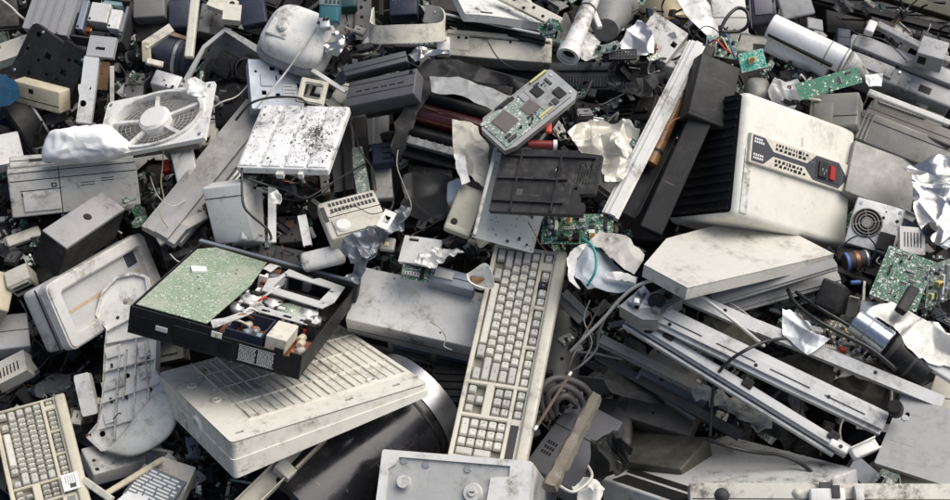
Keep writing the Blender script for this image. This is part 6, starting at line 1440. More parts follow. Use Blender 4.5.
cable('long white cable arching over the bracket and along the rails', [(570, 352, .26), (586, 336, .30), (604, 318, .34), (628, 292, .40), (650, 281, .43), (672, 282, .44), (700, 296, .42), (730, 318, .40), (752, 336, .39), (764, 346, .36)], .0036, wirew)
cable('thin grey cable looping down left of the rails', [(640, 284, .4), (614, 304, .34), (600, 330, .28), (596, 350, .24), (580, 366, .22), (570, 372, .2)], .0028, surf('grey_wire', (.3, .29, .27)))
cable('grey cable running low from the keyboard side into the dark gap', [(575, 352, .2), (598, 354, .22), (622, 360, .2), (642, 366, .16)], .003, surf('grey_wire', ()))
cable('black cable crossing the rails and dropping into the shadow', [(786, 338, .40), (764, 342, .40), (746, 350, .41), (728, 362, .39), (716, 378, .34), (712, 402, .28), (710, 436, .24)], .0035, wireb)
cable('black cable lying over the white striped case at the lower right', [(708, 440, .28), (726, 446, .30), (752, 452, .30), (780, 455, .31), (798, 462, .31), (812, 472, .32)], .004, wireb)
def endplate():
    p, w, h, t = panel('scratched_plate', 'large scratched pale metal plate joining the rails at the right edge', 'metal plate', [(874, 456), (958, 496), (984, 412), (902, 402)], surf('scratched_plate', (.37, .37, .36), dcol=(.25, .24, .23), dirt=.4, scr=.8, metal=.3, rough=.4, dsc=7), t=.01, lift=.38, seed=3, holes=[ellipse(-.35, .25, .03, .04, 12)])
    screws(p, [(-w * .36, h * .2)], t, .007)
endplate()
pipe('rail_roller', 'small black wheel with a bright hub where the rails meet the scratched plate', 'wheel', (896, 412), (895, 406), .014, .014, blackc, lift=(.385, .41), rings=[(.5, 1.1, .006, greyd)])
gbox('hinge_link', 'short white channel link between the lowest rail and the scratched plate', 'link', [(856, 460), (880, 448), (875, 436), (850, 448)], white, t=.02, lift=.37, feats=[('raised', 'top', 0, 1, 0, .12, .008), ('raised', 'top', 0, 1, .88, 1, .008)])
gbox('end_block', 'small white block with a black screw at the end of the lowest rail', 'block', [(828, 444), (846, 454), (850, 446), (832, 438)], white, t=.012, lift=.375, feats=[('knob', 'top', .6, .5, .004, .002, blackc)])
# lower right cases
def striped():
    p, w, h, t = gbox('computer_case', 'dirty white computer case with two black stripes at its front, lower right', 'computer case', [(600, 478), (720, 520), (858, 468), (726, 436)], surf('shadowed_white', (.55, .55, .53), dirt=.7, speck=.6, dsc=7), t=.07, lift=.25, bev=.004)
    b = MB()
    b.box(-w * .42, w * .5, -h * .47, -h * .36, t - .001, t + .0012); b.box(-w * .46, w * .5, -h * .33, -h * .27, t - .001, t + .0012); b.build('black_stripes', blackc, p)
    b = onface('left', w, h, t); b.box(-h * .45, h * .45, t * .1, t * .7, -.001, .003); b.build('side_strip', greyw, p)
striped()
def bottomtray():
    p, w, h, t = gbox('printer_chassis', 'long cream printer frame along the bottom right edge', 'printer frame', [(686, 526), (968, 526), (958, 484), (694, 482)], surf('dirty_cream', (.58, .555, .48), dirt=.8, speck=.7, dsc=8), t=.05, lift=.42, bev=.003, ns=HC, feats=[('seam', 'top', .55), ('dark', 'top', .02, .08, .3, .5), ('seam', 'top', .62)])
    for x, y, s in ((-.38, .2, .014), (-.1, .25, .010)):
        b = MB(); b.lathe([(0, t + .004), (s * .5, t + .004), (s * .6, t + .001), (s, t + .001), (s, t - .002)], 24, Matrix.Translation((w * x, h * y, 0))); b.build('round_hole', greyd if x < -.3 else beige, p)
    b = MB(); b.box(-w * .06, w * .07, -h * .05, h * .34, t - .001, t + .018, .004, 3); o = b.build('latch_block', white, p, smooth=True)
    b = MB(); b.box(-w * .02, w * .03, h * .34, h * .5, t + .004, t + .010, .001); b.box(w * .02, w * .05, h * .1, h * .4, t + .018, t + .021, .001); b.build('lever', greyd, o)
    b = MB(); b.X = Matrix.Translation((w * .12, h * .1, t)) @ Matrix.Rotation(PI / 2, 4, 'Y'); b.lathe([(0, -.007), (.026, -.007), (.027, 0), (.026, .007), (0, .007)], 36); b.build('thumb_wheel', greyw, p, smooth=True)
    b = MB(); b.box(w * .17, w * .49, -h * .1, h * .1, t - .001, t + .006, .001); b.build('raised_bar', cream, p)
bottomtray()
# lower middle: shadowed things right of the keyboard
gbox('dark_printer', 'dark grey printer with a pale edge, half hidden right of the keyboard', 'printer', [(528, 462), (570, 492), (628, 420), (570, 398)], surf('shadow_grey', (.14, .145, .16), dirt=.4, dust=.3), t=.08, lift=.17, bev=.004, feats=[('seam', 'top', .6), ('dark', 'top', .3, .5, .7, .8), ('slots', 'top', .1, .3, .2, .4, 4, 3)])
gbox('charcoal_case', 'charcoal rounded case in the shadow behind the cement-covered stick', 'case', [(590, 448), (634, 446), (630, 396), (596, 398)], surf('charcoal', ()), t=.07, lift=.13, bev=.012)
stick('wooden_stick', 'dusty wooden stick caked with cement, leaning right of the keyboard', 'stick', (549, 488), (596, 396), .015, surf('cement_wood', (.20, .175, .14), dirt=.6, rough=.95, bump=.9, speck=.5, dcol=(.42, .38, .32), var=.3), (.32, .27))
rail('brown_rod', 'thin rusty rod with a white tip lying right of the keyboard', 'rod', (570, 374), (536, 428), .006, .005, surf('dark_rust', (.12, .08, .055), dirt=.5, rough=.8), lift=(.29, .31), caps=white)
for i, (P, lab) in enumerate((([(546, 420, .2), (540, 392, .26), (556, 378, .27), (580, 384, .25), (592, 396, .22)], 'thick grey braided cable, outermost loop right of the keyboard'), ([(552, 418, .2), (548, 396, .25), (562, 386, .26), (578, 394, .24), (584, 408, .2)], 'grey braided cable, middle loop right of the keyboard'), ([(556, 414, .2), (556, 402, .24), (566, 396, .25), (576, 404, .22)], 'grey braided cable, innermost loop right of the keyboard'))):
    cable(lab, P, .007, surf('braid', (.09, .088, .085), dirt=.4, bump=.8), group='braided cables right of the keyboard')
sheet('broken_shell', 'broken blue-grey monitor neck shell with a torn white rim', 'broken shell', [(570, 262), (578, 250), (588, 246), (606, 256), (620, 268), (636, 276), (634, 288), (612, 293), (586, 292), (573, 278)], surf('bluegrey_shell', (.32, .37, .42), dirt=.3, rough=.3), lift=.36, amp=.035, sc=8, seed=2, res=24)
sheet('torn_plate', 'crumpled white metal plate above the broken blue-grey shell', 'torn plate', [(588, 246), (600, 232), (626, 238), (644, 256), (634, 276), (622, 268), (606, 254)], surf('dirty_cream_metal', (.50, .48, .44), dirt=.7, speck=.6), lift=.38, amp=.018, sc=10, seed=7, res=20)
sheet('torn_edge', 'torn white plastic rim at the left side of the blue-grey shell', 'rim', [(566, 258), (574, 248), (586, 244), (584, 250), (576, 260), (574, 278), (580, 290), (570, 282)], white, lift=.385, amp=.01, sc=20, seed=3, res=18)
sheet('torn_edge', 'torn white edge strip at the lower right of the blue-grey shell', 'rim', [(604, 272), (622, 272), (636, 278), (636, 286), (622, 280), (608, 278)], white, lift=.385, amp=.01, sc=22, seed=4, res=16)
cable('teal wire looping over the broken blue-grey shell', [(582, 238, .40), (592, 246, .42), (596, 258, .42), (595, 272, .42), (587, 286, .40)], .0028, surf('teal_wire', (.03, .3, .27), dirt=.1))
rail('metal_louvre', 'silver slotted strip between the keyboard and the grey cables, lower strip', 'strip', (560, 300), (582, 322), .016, .01, steel, lift=(.26, .26), prof='C')
rail('metal_louvre', 'silver slotted strip between the keyboard and the blue-grey shell, upper strip', 'strip', (564, 292), (588, 316), .016, .01, steel, lift=(.28, .26), prof='C')
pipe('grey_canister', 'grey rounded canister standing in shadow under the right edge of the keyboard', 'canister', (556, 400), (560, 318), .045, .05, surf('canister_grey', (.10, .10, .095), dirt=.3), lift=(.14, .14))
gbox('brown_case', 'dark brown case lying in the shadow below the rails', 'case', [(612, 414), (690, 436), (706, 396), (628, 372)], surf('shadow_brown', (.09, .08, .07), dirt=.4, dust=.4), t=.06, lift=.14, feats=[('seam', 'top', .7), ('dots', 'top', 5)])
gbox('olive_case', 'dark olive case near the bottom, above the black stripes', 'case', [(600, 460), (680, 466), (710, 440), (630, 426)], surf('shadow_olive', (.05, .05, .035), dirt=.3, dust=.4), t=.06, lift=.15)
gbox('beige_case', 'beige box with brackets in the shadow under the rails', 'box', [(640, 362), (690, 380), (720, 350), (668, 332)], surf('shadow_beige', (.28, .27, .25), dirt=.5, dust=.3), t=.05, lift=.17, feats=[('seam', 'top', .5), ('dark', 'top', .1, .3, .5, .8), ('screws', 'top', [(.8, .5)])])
rail('metal_profile', 'long grey profile crossing in the shadow below the lowest rail, upper', 'profile', (600, 340), (760, 420), .026, .02, steel, lift=(.24, .22), prof='step')
rail('metal_profile', 'long dark profile crossing in the shadow below the lowest rail, lower', 'profile', (596, 356), (740, 436), .020, .02, greyd, lift=(.2, .2), prof='C')
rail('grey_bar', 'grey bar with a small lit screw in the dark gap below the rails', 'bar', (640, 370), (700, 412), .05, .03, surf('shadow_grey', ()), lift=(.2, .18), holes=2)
for i, (x, y) in enumerate(((700, 392), (716, 400), (734, 404), (748, 414), (760, 424))):
    sheet('frayed_scrap', ['first', 'second', 'third', 'fourth', 'last'][i] + ' lump of pale frayed padding under the lowest rail, counted from the left', 'padding', [(x - 10, y), (x, y - 8), (x + 11, y - 2), (x + 9, y + 9), (x - 5, y + 10)], surf('padding', (.35, .345, .33), rough=.9, dirt=.5), lift=.26, amp=.03, sc=24, seed=50 + i, res=12, group='frayed padding under the rails')
for i, (ol, lab, m) in enumerate((([(766, 362), (800, 352), (836, 372), (826, 392), (786, 384)], 'crumpled brown cloth between the two upper rails, left part', (.13, .115, .09)), ([(820, 380), (850, 372), (884, 392), (880, 410), (840, 402)], 'crumpled brown cloth between the two upper rails, right part', (.12, .105, .08)), ([(700, 318), (740, 322), (760, 344), (740, 352), (700, 334)], 'dark olive cloth in the gap under the pale wide channel', (.08, .08, .06)), ([(850, 356), (880, 362), (910, 384), (900, 396), (866, 380)], 'dark brown sack beside the large black motor', (.09, .075, .06)))):
    sheet('cloth', lab, 'cloth', ol, surf('cloth_%d' % i, m, rough=.95, dirt=.4, scr=0), lift=.26, amp=.05, sc=12, seed=60 + i, res=20)
cable('twisted white string at the bottom between the drive enclosure and the striped case', [(560, 486, .34), (572, 492, .35), (584, 486, .33), (592, 476, .3), (588, 466, .26)], .003, wirew, cat='string', name='string')
sheet('torn_foil', 'torn white plastic lump at the bottom, left of the striped case', 'plastic lump', [(572, 486), (584, 474), (598, 480), (606, 492), (600, 506), (580, 504)], whited, lift=.29, amp=.025, sc=22, seed=31, res=16)
sheet('black_rag', 'black shredded tangle at the bottom, above the torn white plastic lump', 'shredded tangle', [(584, 470), (596, 446), (620, 436), (634, 450), (620, 468), (600, 476)], surf('soot_cloth', (.02, .02, .018), rough=.9, scr=.9), lift=.25, amp=.06, sc=22, seed=41, res=20)
# ------------------------------------------------------------ centre left: telephone, foil, small parts
def phone():
    p, w, h, t = gbox('telephone', 'beige telephone base with rows of slots, lying below the speckled lid', 'telephone', [(331, 241), (388, 222), (376, 194), (311, 199)], beige, low={'a': (336, 250)}, t=.035, lift=.31, bev=.006, nw=20,
       feats=[('slots', 'top', .16, .95, .62, .94, 12, 2, greyd), ('seam', 'top', .55), ('dark', 'top', .02, .09, .45, .85, greyd), ('raised', 'top', .12, .9, .04, .46, .004)])
    b = MB(); b.lathe([(0, t + .010), (.013, t + .010), (.017, t + .006), (.018, t)], 28, Matrix.Translation((-w * .24, -h * .25, 0))); b.build('speaker_disc', white, p, smooth=True)
phone()
sheet('foil_strip', 'grey crumpled metal strap curling below the telephone', 'metal strap', [(340, 250), (360, 232), (384, 226), (404, 206), (413, 208), (404, 228), (384, 242), (366, 258), (350, 262)], surf('strap_metal', (.20, .22, .25), metal=.5, rough=.35, dirt=.5), lift=.34, amp=.028, sc=26, seed=4, res=26)
sheet('foil_strip', 'second grey metal strap lying left of the white centre case', 'metal strap', [(342, 280), (356, 262), (366, 244), (378, 240), (372, 262), (356, 284)], surf('strap_metal', ()), lift=.31, amp=.03, sc=26, seed=9, res=22)
cable('crimped pale metal wire running down from the bent black frame bar', [(398, 150, .36), (397, 166, .36), (404, 186, .37), (411, 204, .37), (408, 216, .36), (398, 224, .35)], .0013, steel)
panel('ring_plate', 'small white plate with a square hole on the grey metal strap', 'plate', [(376, 226), (388, 230), (396, 214), (386, 208)], white, t=.004, lift=.39, holes=[rect(-.25, .25, -.2, .2)])
gbox('battery_cell', 'small grey-green card with a yellow square beside the grey strap', 'card', [(378, 250), (394, 250), (396, 238), (382, 236)], steel, t=.01, lift=.33, feats=[('raised', 'top', .3, .6, .3, .6, .002, yel)])
panel('torn_white_plate', 'torn white bracket with green board scraps above the white centre case', 'bracket', [(398, 262), (430, 264), (446, 240), (404, 236)], white, t=.01, lift=.29, seed=8, nh=4, warp=.012, ns=HC)
board('small dark green board lying above the white centre case', [(400, 278), (428, 282), (430, 264), (404, 260)], pcb, n=6, seed=81, lift=.27)
sheet('foil_scrap', 'shredded white and silver foil above the blue-grey drive', 'foil scraps', [(414, 262), (432, 248), (452, 244), (464, 252), (444, 264), (428, 272)], galvw, lift=.31, amp=.03, sc=30, seed=18, res=22)
gbox('floppy_drive', 'blue-grey drive block behind the white centre case', 'drive', [(428, 280), (474, 292), (478, 276), (432, 264)], blueg, t=.04, lift=.24, feats=[('seam', 'top', .5), ('raised', 'top', .1, .5, .3, .8, .005, greyw)])
def cup():
    p, w, h, t = place('foam_cup', 'broken white foam bowl with a brown stain left of the keyboard top', 'bowl', [(464, 292), (492, 292), (490, 264), (466, 264)], None, .03, .33, n=HC)
    b = MB(); b.lathe([(.0, 0), (w * .3, .0), (w * .5, t), (w * .46, t), (w * .27, .004), (0, .004)], 36); b.warp(.016, 24, 3); b.build('bowl', white, p, smooth=True)
    b = MB(); b.box(-.012, .012, -.008, .010, .004, .012, .003); b.warp(.008, 60, 1, maxlen=.006); b.build('brown_residue', rust, p)
cup()
gbox('beige_cover', 'beige plastic cover standing left of the white soldered board', 'cover', [(440, 227), (472, 238), (483, 192), (464, 182)], surf('khaki_plastic', (.46, .44, .35), dirt=.35), t=.03, lift=.34, bev=.006, ns=HC, feats=[('knob', 'top', .3, .2, .007, .003, blackc), ('raised', 'top', .05, .95, .0, .12, .006)])
gbox('pale_blue_cover', 'pale blue-grey curved cover behind the beige plastic cover', 'cover', [(446, 204), (458, 196), (464, 172), (446, 184)], surf('pale_blue', (.5, .55, .58), dirt=.2), t=.03, lift=.31, bev=.01)
gbox('white_wedge', 'white wedge-shaped cover at the upper right corner of the open recorder', 'cover', [(303, 270), (342, 262), (344, 240), (298, 254)], white, t=.03, lift=.28, bev=.01, ns=HC)
gbox('dark_chassis', 'dark chassis with slots behind the open recorder', 'chassis', [(164, 262), (214, 246), (206, 226), (158, 238)], greyd, t=.05, lift=.16, feats=[('slots', 'top', .1, .9, .2, .8, 5, 2)])
gbox('dark_chassis', 'slate chassis lying behind the rear rail of the open recorder', 'chassis', [(240, 262), (300, 276), (306, 250), (250, 240)], navyd, t=.05, lift=.18, feats=[('raised', 'top', .1, .5, .3, .8, .01), ('dots', 'top', 5)])
rail('white_bracket', 'white U-shaped plastic hook right of the white housing', 'hook', (302, 216), (308, 246), .018, .02, white, lift=(.30, .28), prof='C')
panel('small_bracket', 'small white strap with a keyhole hanging left of the telephone', 'strap', [(268, 242), (276, 242), (276, 186), (268, 186)], greyw, t=.006, lift=.32, holes=[ellipse(0, .3, .2, .04, 8)])
sheet('bent_clip', 'tiny bent white clip on the strap below the speckled lid', 'clip', [(270, 196), (276, 188), (282, 196), (280, 204), (272, 202)], white, lift=.36, amp=.012, sc=50, seed=4, res=9)
cable('dark grey cable looping from the speckled lid over the white housing', [(242, 168, .38), (242, 190, .38), (244, 206, .38), (252, 216, .37), (268, 230, .36), (272, 242, .3)], .0028, wireb)
cable('black cable running from the white housing towards the telephone', [(246, 178, .36), (264, 184, .35), (286, 190, .32), (306, 198, .3), (330, 184, .28), (350, 172, .25), (372, 160, .22)], .0022, wireb)
rail('board_strip', 'narrow speckled board strip standing in the dark gap above the telephone', 'board strip', (364, 194), (356, 148), .030, .006, pcbd, lift=(.24, .20))
rail('dark_strut', 'black slat standing upright left of the speckled board strip', 'slat', (342, 194), (336, 140), .030, .02, greyd, lift=(.2, .18), prof='C')
rail('dark_strut', 'perforated grey slat between the white housing and the dark slats', 'slat', (326, 194), (322, 160), .02, .012, steel, lift=(.2, .18), holes=5)
rail('dark_strut', 'black slat right of the speckled board strip, under the dark recorders', 'slat', (350, 192), (346, 128), .022, .02, black, lift=(.22, .2))
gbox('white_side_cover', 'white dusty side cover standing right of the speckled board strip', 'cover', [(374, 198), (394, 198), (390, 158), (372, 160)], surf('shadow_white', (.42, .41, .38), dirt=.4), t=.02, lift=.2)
gbox('blue_connector', 'dark blue ribbed connector under the dark recorders', 'connector', [(372, 164), (394, 162), (392, 140), (372, 144)], navy, t=.03, lift=.24, feats=[('rib', 'top', .5, .95, .1, .9, 3)])
gbox('dark_drive', 'black drive body under the speckled lid, its brackets hanging down', 'drive', [(268, 214), (330, 208), (322, 176), (268, 178)], black, t=.06, lift=.16, feats=[('dots', 'top', 8), ('raised', 'top', .2, .5, .3, .7, .01, navy)])
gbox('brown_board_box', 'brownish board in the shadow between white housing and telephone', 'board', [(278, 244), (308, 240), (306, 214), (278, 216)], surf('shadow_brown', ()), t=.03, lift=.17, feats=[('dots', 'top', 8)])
rail('dark_tube', 'dark column under the tilted recorders', 'column', (366, 196), (360, 120), .03, .03, dusty, lift=(.16, .16))
gbox('deep_case', 'black case deep in the hollow left of the beige torn plate', 'case', [(402, 230), (448, 226), (454, 162), (408, 158)], blackc, t=.05, lift=.19)  # near-black block added so the hollow reads as deep shade
gbox('deep_case', 'black case deep in the hollow behind the white diagonal bezel', 'case', [(626, 240), (660, 240), (700, 140), (660, 140)], blackc, t=.05, lift=.18, ns=HC)  # black block paints in the shade behind the diagonal bezel

# ------------------------------------------------------------ more pieces seen beside the drum and in the gaps
def drumbracket():
    p, L = rail('plastic_rail', 'long cream plastic rail with a square notch lying over the black cylinder', 'rail', (238, 512), (318, 434), .038, .03, cream, lift=(.31, .27), prof='U')
    b = MB(); b.box(-L * .02, L * .10, -.026, .012, -.012, .020, .002); b.build('notch_block', cream, p)
    b = MB(); b.box(L * .10, L * .5, -.024, -.019, -.01, .024, .001); b.build('side_wall', cream2, p)
drumbracket()
cable('thin white wire hanging from the upturned printer base at its lower corner', [(206, 436, .28), (208, 448, .25), (216, 458, .24), (226, 462, .22)], .0015, wirew)
cable('thin pale thread curling on the white case left of the keyboard', [(430, 322, .215), (440, 328, .235), (446, 338, .215), (444, 346, .205), (452, 350, .205)], .0012, wirew, cat='thread', name='thread')
cable('thin grey cable hanging in the hollow left of the torn beige plate', [(410, 236, .3), (440, 220, .24), (448, 206, .24), (446, 190, .22)], .0016, wireb)
cable('thin copper wire between the white board and the green crowded board', [(528, 222, .38), (534, 232, .4), (540, 244, .38), (548, 252, .34)], .0012, copper)
cable('pair of frayed grey wires beside the keyboard, upper', [(566, 374, .22), (576, 350, .27), (590, 324, .27), (604, 300, .3)], .0018, surf('grey_wire', ()))
cable('thin orange wire in the dark gap right of the keyboard', [(588, 332, .25), (592, 322, .27), (590, 312, .27)], .0015, orange)
cable('thin white wire crossing the shadow below the clipped cover', [(700, 296, .33), (724, 300, .33), (744, 312, .32), (756, 322, .3)], .0018, wirew)
cable('thin black wire curling over the corner of the silver power supply', [(838, 250, .34), (852, 238, .36), (866, 236, .36), (876, 248, .34), (870, 262, .32)], .0016, wireb)

sheet('torn_shell', 'torn glossy black shell arching over the copier unit and down its left side', 'torn shell', [(428, 60), (470, 64), (536, 84), (530, 96), (488, 84), (446, 80), (424, 106), (406, 150), (397, 162), (391, 150), (408, 104), (418, 72)], surf('torn_black', (.010, .010, .011), dirt=.35, dcol=(.045, .042, .04), rough=.42, scr=.3, dust=.02, spec=.2), lift=.33, amp=.02, sc=10, seed=71, res=24)
sheet('silver_bar', 'torn dusty silver strip lying across the top of the copier unit', 'metal strip', [(430, 78), (468, 82), (516, 98), (512, 112), (478, 106), (462, 98), (432, 94)], surf('mottled_silver', ()), lift=.335, amp=.012, sc=10, seed=72, res=18)
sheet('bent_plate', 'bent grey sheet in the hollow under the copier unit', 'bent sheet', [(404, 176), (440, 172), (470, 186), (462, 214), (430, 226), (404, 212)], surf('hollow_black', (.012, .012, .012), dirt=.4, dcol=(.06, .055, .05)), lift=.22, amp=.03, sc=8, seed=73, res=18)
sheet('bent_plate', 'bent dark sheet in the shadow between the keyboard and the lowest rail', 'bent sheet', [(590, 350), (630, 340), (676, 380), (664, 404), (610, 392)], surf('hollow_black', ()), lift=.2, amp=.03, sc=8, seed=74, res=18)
gbox('broken_casing', 'dark broken casing behind the silver power supply at the right', 'casing', [(830, 268), (872, 286), (884, 262), (846, 250)], dusty, t=.05, lift=.24, warp=.008, seed=5, feats=[('raised', 'top', .1, .6, .2, .8, .008), ('dots', 'top', 4)])
gbox('broken_casing', 'grey broken casing between the drum and the bottom centre enclosure', 'casing', [(420, 452), (450, 446), (448, 400), (424, 404)], dusty, t=.05, lift=.12, warp=.006, seed=8)
gbox('dark_chassis', 'black chassis in the void right of the upturned printer base', 'chassis', [(428, 402), (466, 404), (470, 366), (432, 366)], blackc, t=.04, lift=.12, feats=[('rib', 'top', .1, .9, .1, .9, 4)])

for i, (P, r_, m, lab) in enumerate((
    ([(150, 176, .2), (158, 196, .26), (172, 206, .26), (186, 200, .24)], .0012, wirew, 'thin pale wire curling in the gap right of the beige printer'),
    ([(262, 188, .3), (290, 200, .27), (318, 196, .27), (336, 180, .24)], .0014, wireb, 'thin black wire strung under the speckled lid'),
    ([(352, 120, .26), (360, 150, .28), (372, 168, .28), (376, 190, .3)], .0016, wireb, 'thin black wire hanging below the stacked dark recorders'),
    ([(330, 214, .33), (352, 206, .36), (372, 214, .36), (392, 208, .37)], .0009, wireb, 'hair-thin dark wire lying across the telephone slots'),
    ([(590, 300, .3), (584, 320, .28), (592, 342, .25), (584, 360, .22)], .0016, wirew, 'thin cream wire dropping beside the grey cables right of the keyboard'),
    ([(640, 336, .26), (672, 350, .26), (700, 372, .24), (708, 392, .24)], .0018, wireb, 'thin black wire in the shadow under the narrow rail'),
    ([(694, 34, .34), (706, 26, .36), (718, 32, .36), (724, 44, .33)], .0012, wireb, 'thin black wire on the dirty white cover at the top'),
    ([(836, 16, .3), (858, 34, .33), (884, 40, .34), (906, 60, .33)], .0014, wireb, 'thin black wire trailing over the muddy printer casing'),
    ([(206, 246, .22), (196, 258, .26), (180, 262, .28), (170, 254, .26)], .0014, wirew, 'thin pale wire behind the soldered board of the open recorder'),
    ([(120, 64, .24), (128, 76, .24), (140, 84, .24), (150, 76, .24)], .0014, wireb, 'thin black wire above the fan near the disc drive'),
    ([(488, 42, .33), (500, 60, .3), (520, 70, .3), (540, 66, .33)], .0014, wireb, 'thin black wire drooping in front of the long cream chassis'),
    ([(20, 300, .26), (34, 330, .24), (30, 352, .2)], .0014, wireb, 'thin black wire hanging left of the monitor'))):
    cable(lab, P, r_, m, name='wire', cat='wire')
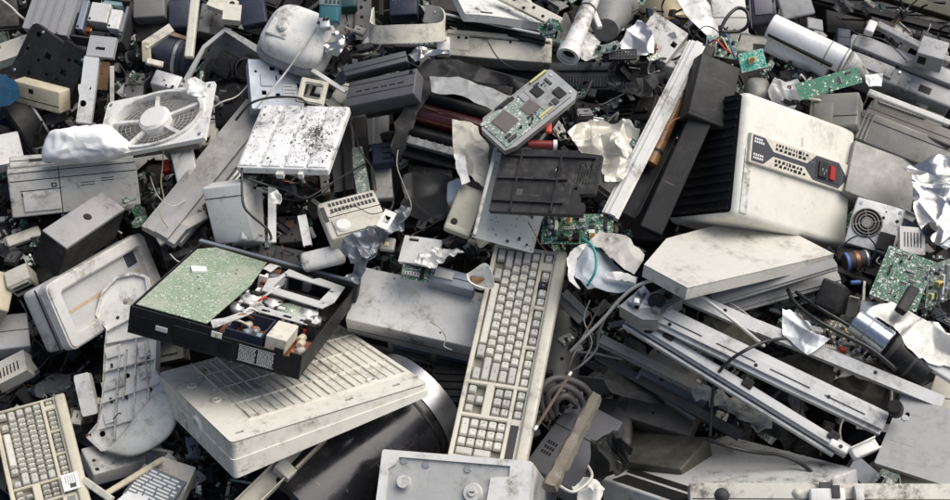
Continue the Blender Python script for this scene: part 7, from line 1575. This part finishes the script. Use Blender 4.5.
# ------------------------------------------------------------ loose scrap between the things (nobody could count it)
def rubble():
    r = random.Random(99)
    mats = [blackc, black, dusty, greyd, steel, galv, grey, beige, cream, white, pcb, pcbd, navy, rust, greyw, copper]
    wts = [16, 18, 10, 11, 4, 3, 3, 2, 1.5, 1.5, 2, 1.6, 4, .7, 1.5, .15]
    V = []; Fc = []; MI = []
    cube = [(-1, -1, -1), (1, -1, -1), (1, 1, -1), (-1, 1, -1), (-1, -1, 1), (1, -1, 1), (1, 1, 1), (-1, 1, 1)]
    cf = [(0, 3, 2, 1), (4, 5, 6, 7), (0, 1, 5, 4), (1, 2, 6, 5), (2, 3, 7, 6), (3, 0, 4, 7)]
    def add(vs, fs, mi):
        o = len(V); V.extend(vs); Fc.extend([tuple(o + i for i in f) for f in fs]); MI.extend([mi] * len(fs))
    def rnd(c, flatness=.6):
        n = (HN + Vector((r.gauss(0, flatness), r.gauss(0, flatness), r.gauss(0, flatness)))).normalized()
        x = Vector((r.gauss(0, 1), r.gauss(0, 1), r.gauss(0, 1))); x = (x - n * x.dot(n)).normalized(); M = Matrix((x, n.cross(x), n)).transposed().to_4x4(); M.translation = c; return M
    def bx(M, a, b_, c, mi, off=(0, 0, 0)):
        add([M @ Vector((off[0] + x * a, off[1] + y * b_, off[2] + z * c)) for x, y, z in cube], cf, mi)
    tx = Vector((1, 0, 0)); ty = HN.cross(tx)
    hot = [(420, 245, 40, .20), (470, 240, 20, .24), (600, 240, 30, .30), (640, 45, 40, .30), (700, 45, 30, .28), (560, 120, 40, .30), (590, 330, 45, .20), (800, 320, 60, .28), (880, 260, 40, .28), (290, 205, 50, .22), (240, 245, 40, .22), (150, 200, 40, .22), (340, 60, 40, .28),
           (60, 110, 50, .18), (130, 60, 40, .18), (790, 90, 30, .30), (900, 60, 60, .26), (760, 350, 60, .24), (640, 110, 40, .24), (20, 240, 40, .2), (60, 400, 50, .18), (200, 470, 40, .2), (930, 330, 30, .3), (540, 400, 30, .2), (250, 90, 50, .2)]
    for i in range(7600):
        if i < 4900: c = HEAP0 + tx * r.uniform(-1.9, 1.9) + ty * r.uniform(-1.25, 1.6) + HN * r.uniform(-.15, .06); sz = r.uniform(.3, 1.2)
        else:
            q = r.choice(hot); c = at(q[0] + r.gauss(0, q[2] * .6), q[1] + r.gauss(0, q[2] * .45), q[3] - abs(r.gauss(0, .07)) - .01); sz = r.uniform(.15, .55)
        mi = r.choices(range(len(mats)), wts)[0]; M = rnd(c)
        k = r.random(); s = sz
        if i < 520: s = r.uniform(1.4, 2.6); mi = r.choice([0, 0, 0, 1, 1, 2, 3, 3, 12, 6, 4, 7, 14]); k = r.choice([2, 2, .4, .55, .1]); M.translation = c - HN * .045
        if k == 2:     # broken open casing
            a, b_, q = .035 * s, .025 * s, .012 * s; bx(M, a, b_, .0012, mi)
            for (ox, oy, ax, ay) in ((a, 0, .0012, b_), (-a, 0, .0012, b_), (0, b_, a, .0012), (0, -b_, a, .0012))[:r.randint(2, 4)]: bx(M, ax, ay, q, mi, (ox, oy, q))
            for _ in range(3): bx(M, r.uniform(.1, .3) * a, r.uniform(.05, .3) * b_, q * .5, r.choice([mi, 0, 4, 3]), (r.uniform(-.5, .5) * a, r.uniform(-.5, .5) * b_, q * .5))
            bx(M, a * .9, .001, q * .6, mi, (0, r.uniform(-.4, .4) * b_, q * .6)); continue
        if k < .30:   # small casing with a proud rim and a dark notch
            a, b_, t = .035 * s, .025 * s, .012 * s; bx(M, a, b_, t, mi); bx(M, a * .8, b_ * .75, t * .2, mi, (0, 0, t * 1.1)); bx(M, a * .3, b_ * .12, t * .1, 0, (a * .2, 0, t * 1.35))
        elif k < .52:  # plate with bent flange
            a, b_ = .05 * s, .022 * s; bx(M, a, b_, .001, mi); bx(M, a, .001, .008 * s, mi, (0, b_, .008 * s))
            if r.random() < .5: bx(M, .001, b_, .006 * s, mi, (a, 0, .006 * s))
        elif k < .58:  # broken shard
            n = r.randint(4, 6); pts = [(math.cos(2 * PI * q / n + r.uniform(-.4, .4)) * .03 * s * r.uniform(.5, 1.3), math.sin(2 * PI * q / n + r.uniform(-.3, .3)) * .022 * s * r.uniform(.5, 1.3), r.uniform(-.004, .004) * s) for q in range(n)]
            vs = [M @ Vector(p_) for p_ in pts] + [M @ (Vector(p_) + Vector((0, 0, .002))) for p_ in pts]
            add(vs, [tuple(range(n))[::-1], tuple(range(n, 2 * n))] + [(q, (q + 1) % n, n + (q + 1) % n, n + q) for q in range(n)], mi)
        elif k < .66:  # bar
            bx(M, .07 * s, .006 * s, .004 * s, mi)
        elif k < .80:  # loop of wire
            P = [M @ Vector((math.cos(q * .7) * .04 * s * (1 + .2 * q), math.sin(q * .9) * .035 * s, math.sin(q * 1.7) * .02)) for q in range(6)]
            P = crom(P, 3); rr = r.uniform(.0008, .003); n = 5; up = Vector((.3, .5, .8)); vs = []
            for j, q in enumerate(P):
                d = (P[min(j + 1, len(P) - 1)] - P[max(j - 1, 0)]).normalized(); u = d.cross(up).normalized(); v = d.cross(u)
                vs += [q + (u * math.cos(2 * PI * k2 / n) + v * math.sin(2 * PI * k2 / n)) * rr for k2 in range(n)]
            fs = [(j * n + k2, j * n + (k2 + 1) % n, (j + 1) * n + (k2 + 1) % n, (j + 1) * n + k2) for j in range(len(P) - 1) for k2 in range(n)]
            add(vs, fs, r.choice([0, 0, 1, 3, 8, 4, 15]))
        elif k < .90:  # chips on a scrap of board
            a, b_ = .03 * s, .02 * s; bx(M, a, b_, .0008, r.choice([10, 11])); 
            for _ in range(4): bx(M, r.uniform(.003, .008) * s, r.uniform(.003, .006) * s, .003, r.choice([0, 1, 5, 9]), (r.uniform(-.8, .8) * a, r.uniform(-.8, .8) * b_, .003))
        else:          # cylinder
            n = 12; R = .008 * s * r.uniform(.6, 1.8); L = .025 * s; vs = [M @ Vector((math.cos(2 * PI * q / n) * R, math.sin(2 * PI * q / n) * R, z)) for z in (-L, L) for q in range(n)]
            fs = [(q, (q + 1) % n, n + (q + 1) % n, n + q) for q in range(n)] + [tuple(range(n))[::-1], tuple(range(n, 2 * n))]; add(vs, fs, mi)
    me = bpy.data.meshes.new('loose_scrap'); me.from_pydata([tuple(v) for v in V], [], Fc); me.materials.clear()
    for m in mats: me.materials.append(m)
    me.polygons.foreach_set('material_index', MI); me.update()
    o = bpy.data.objects.new('loose_scrap', me); col.objects.link(o)
    tagp(o, label='small loose electronic scrap filling the gaps between the larger things', category='scrap', kind='stuff')
rubble()

# repeats of one kind carry one group phrase
import re as _re
kinds = {}
for o in scene.objects:
    if o.parent is None and o.get('category') and not o.get('group') and o.get('kind') is None: kinds.setdefault(_re.sub(r'\.\d+$', '', o.name), []).append(o)
for k, os_ in kinds.items():
    if len(os_) > 1:
        ph = k.replace('_', ' '); ph = ph if ph.endswith('s') else (ph + 'es' if ph.endswith(('x', 'ch', 'sh')) else ph[:-1] + 'ies' if ph.endswith('y') else ph + 's')
        for o in os_: o['group'] = ph + ' lying in the scrap heap'
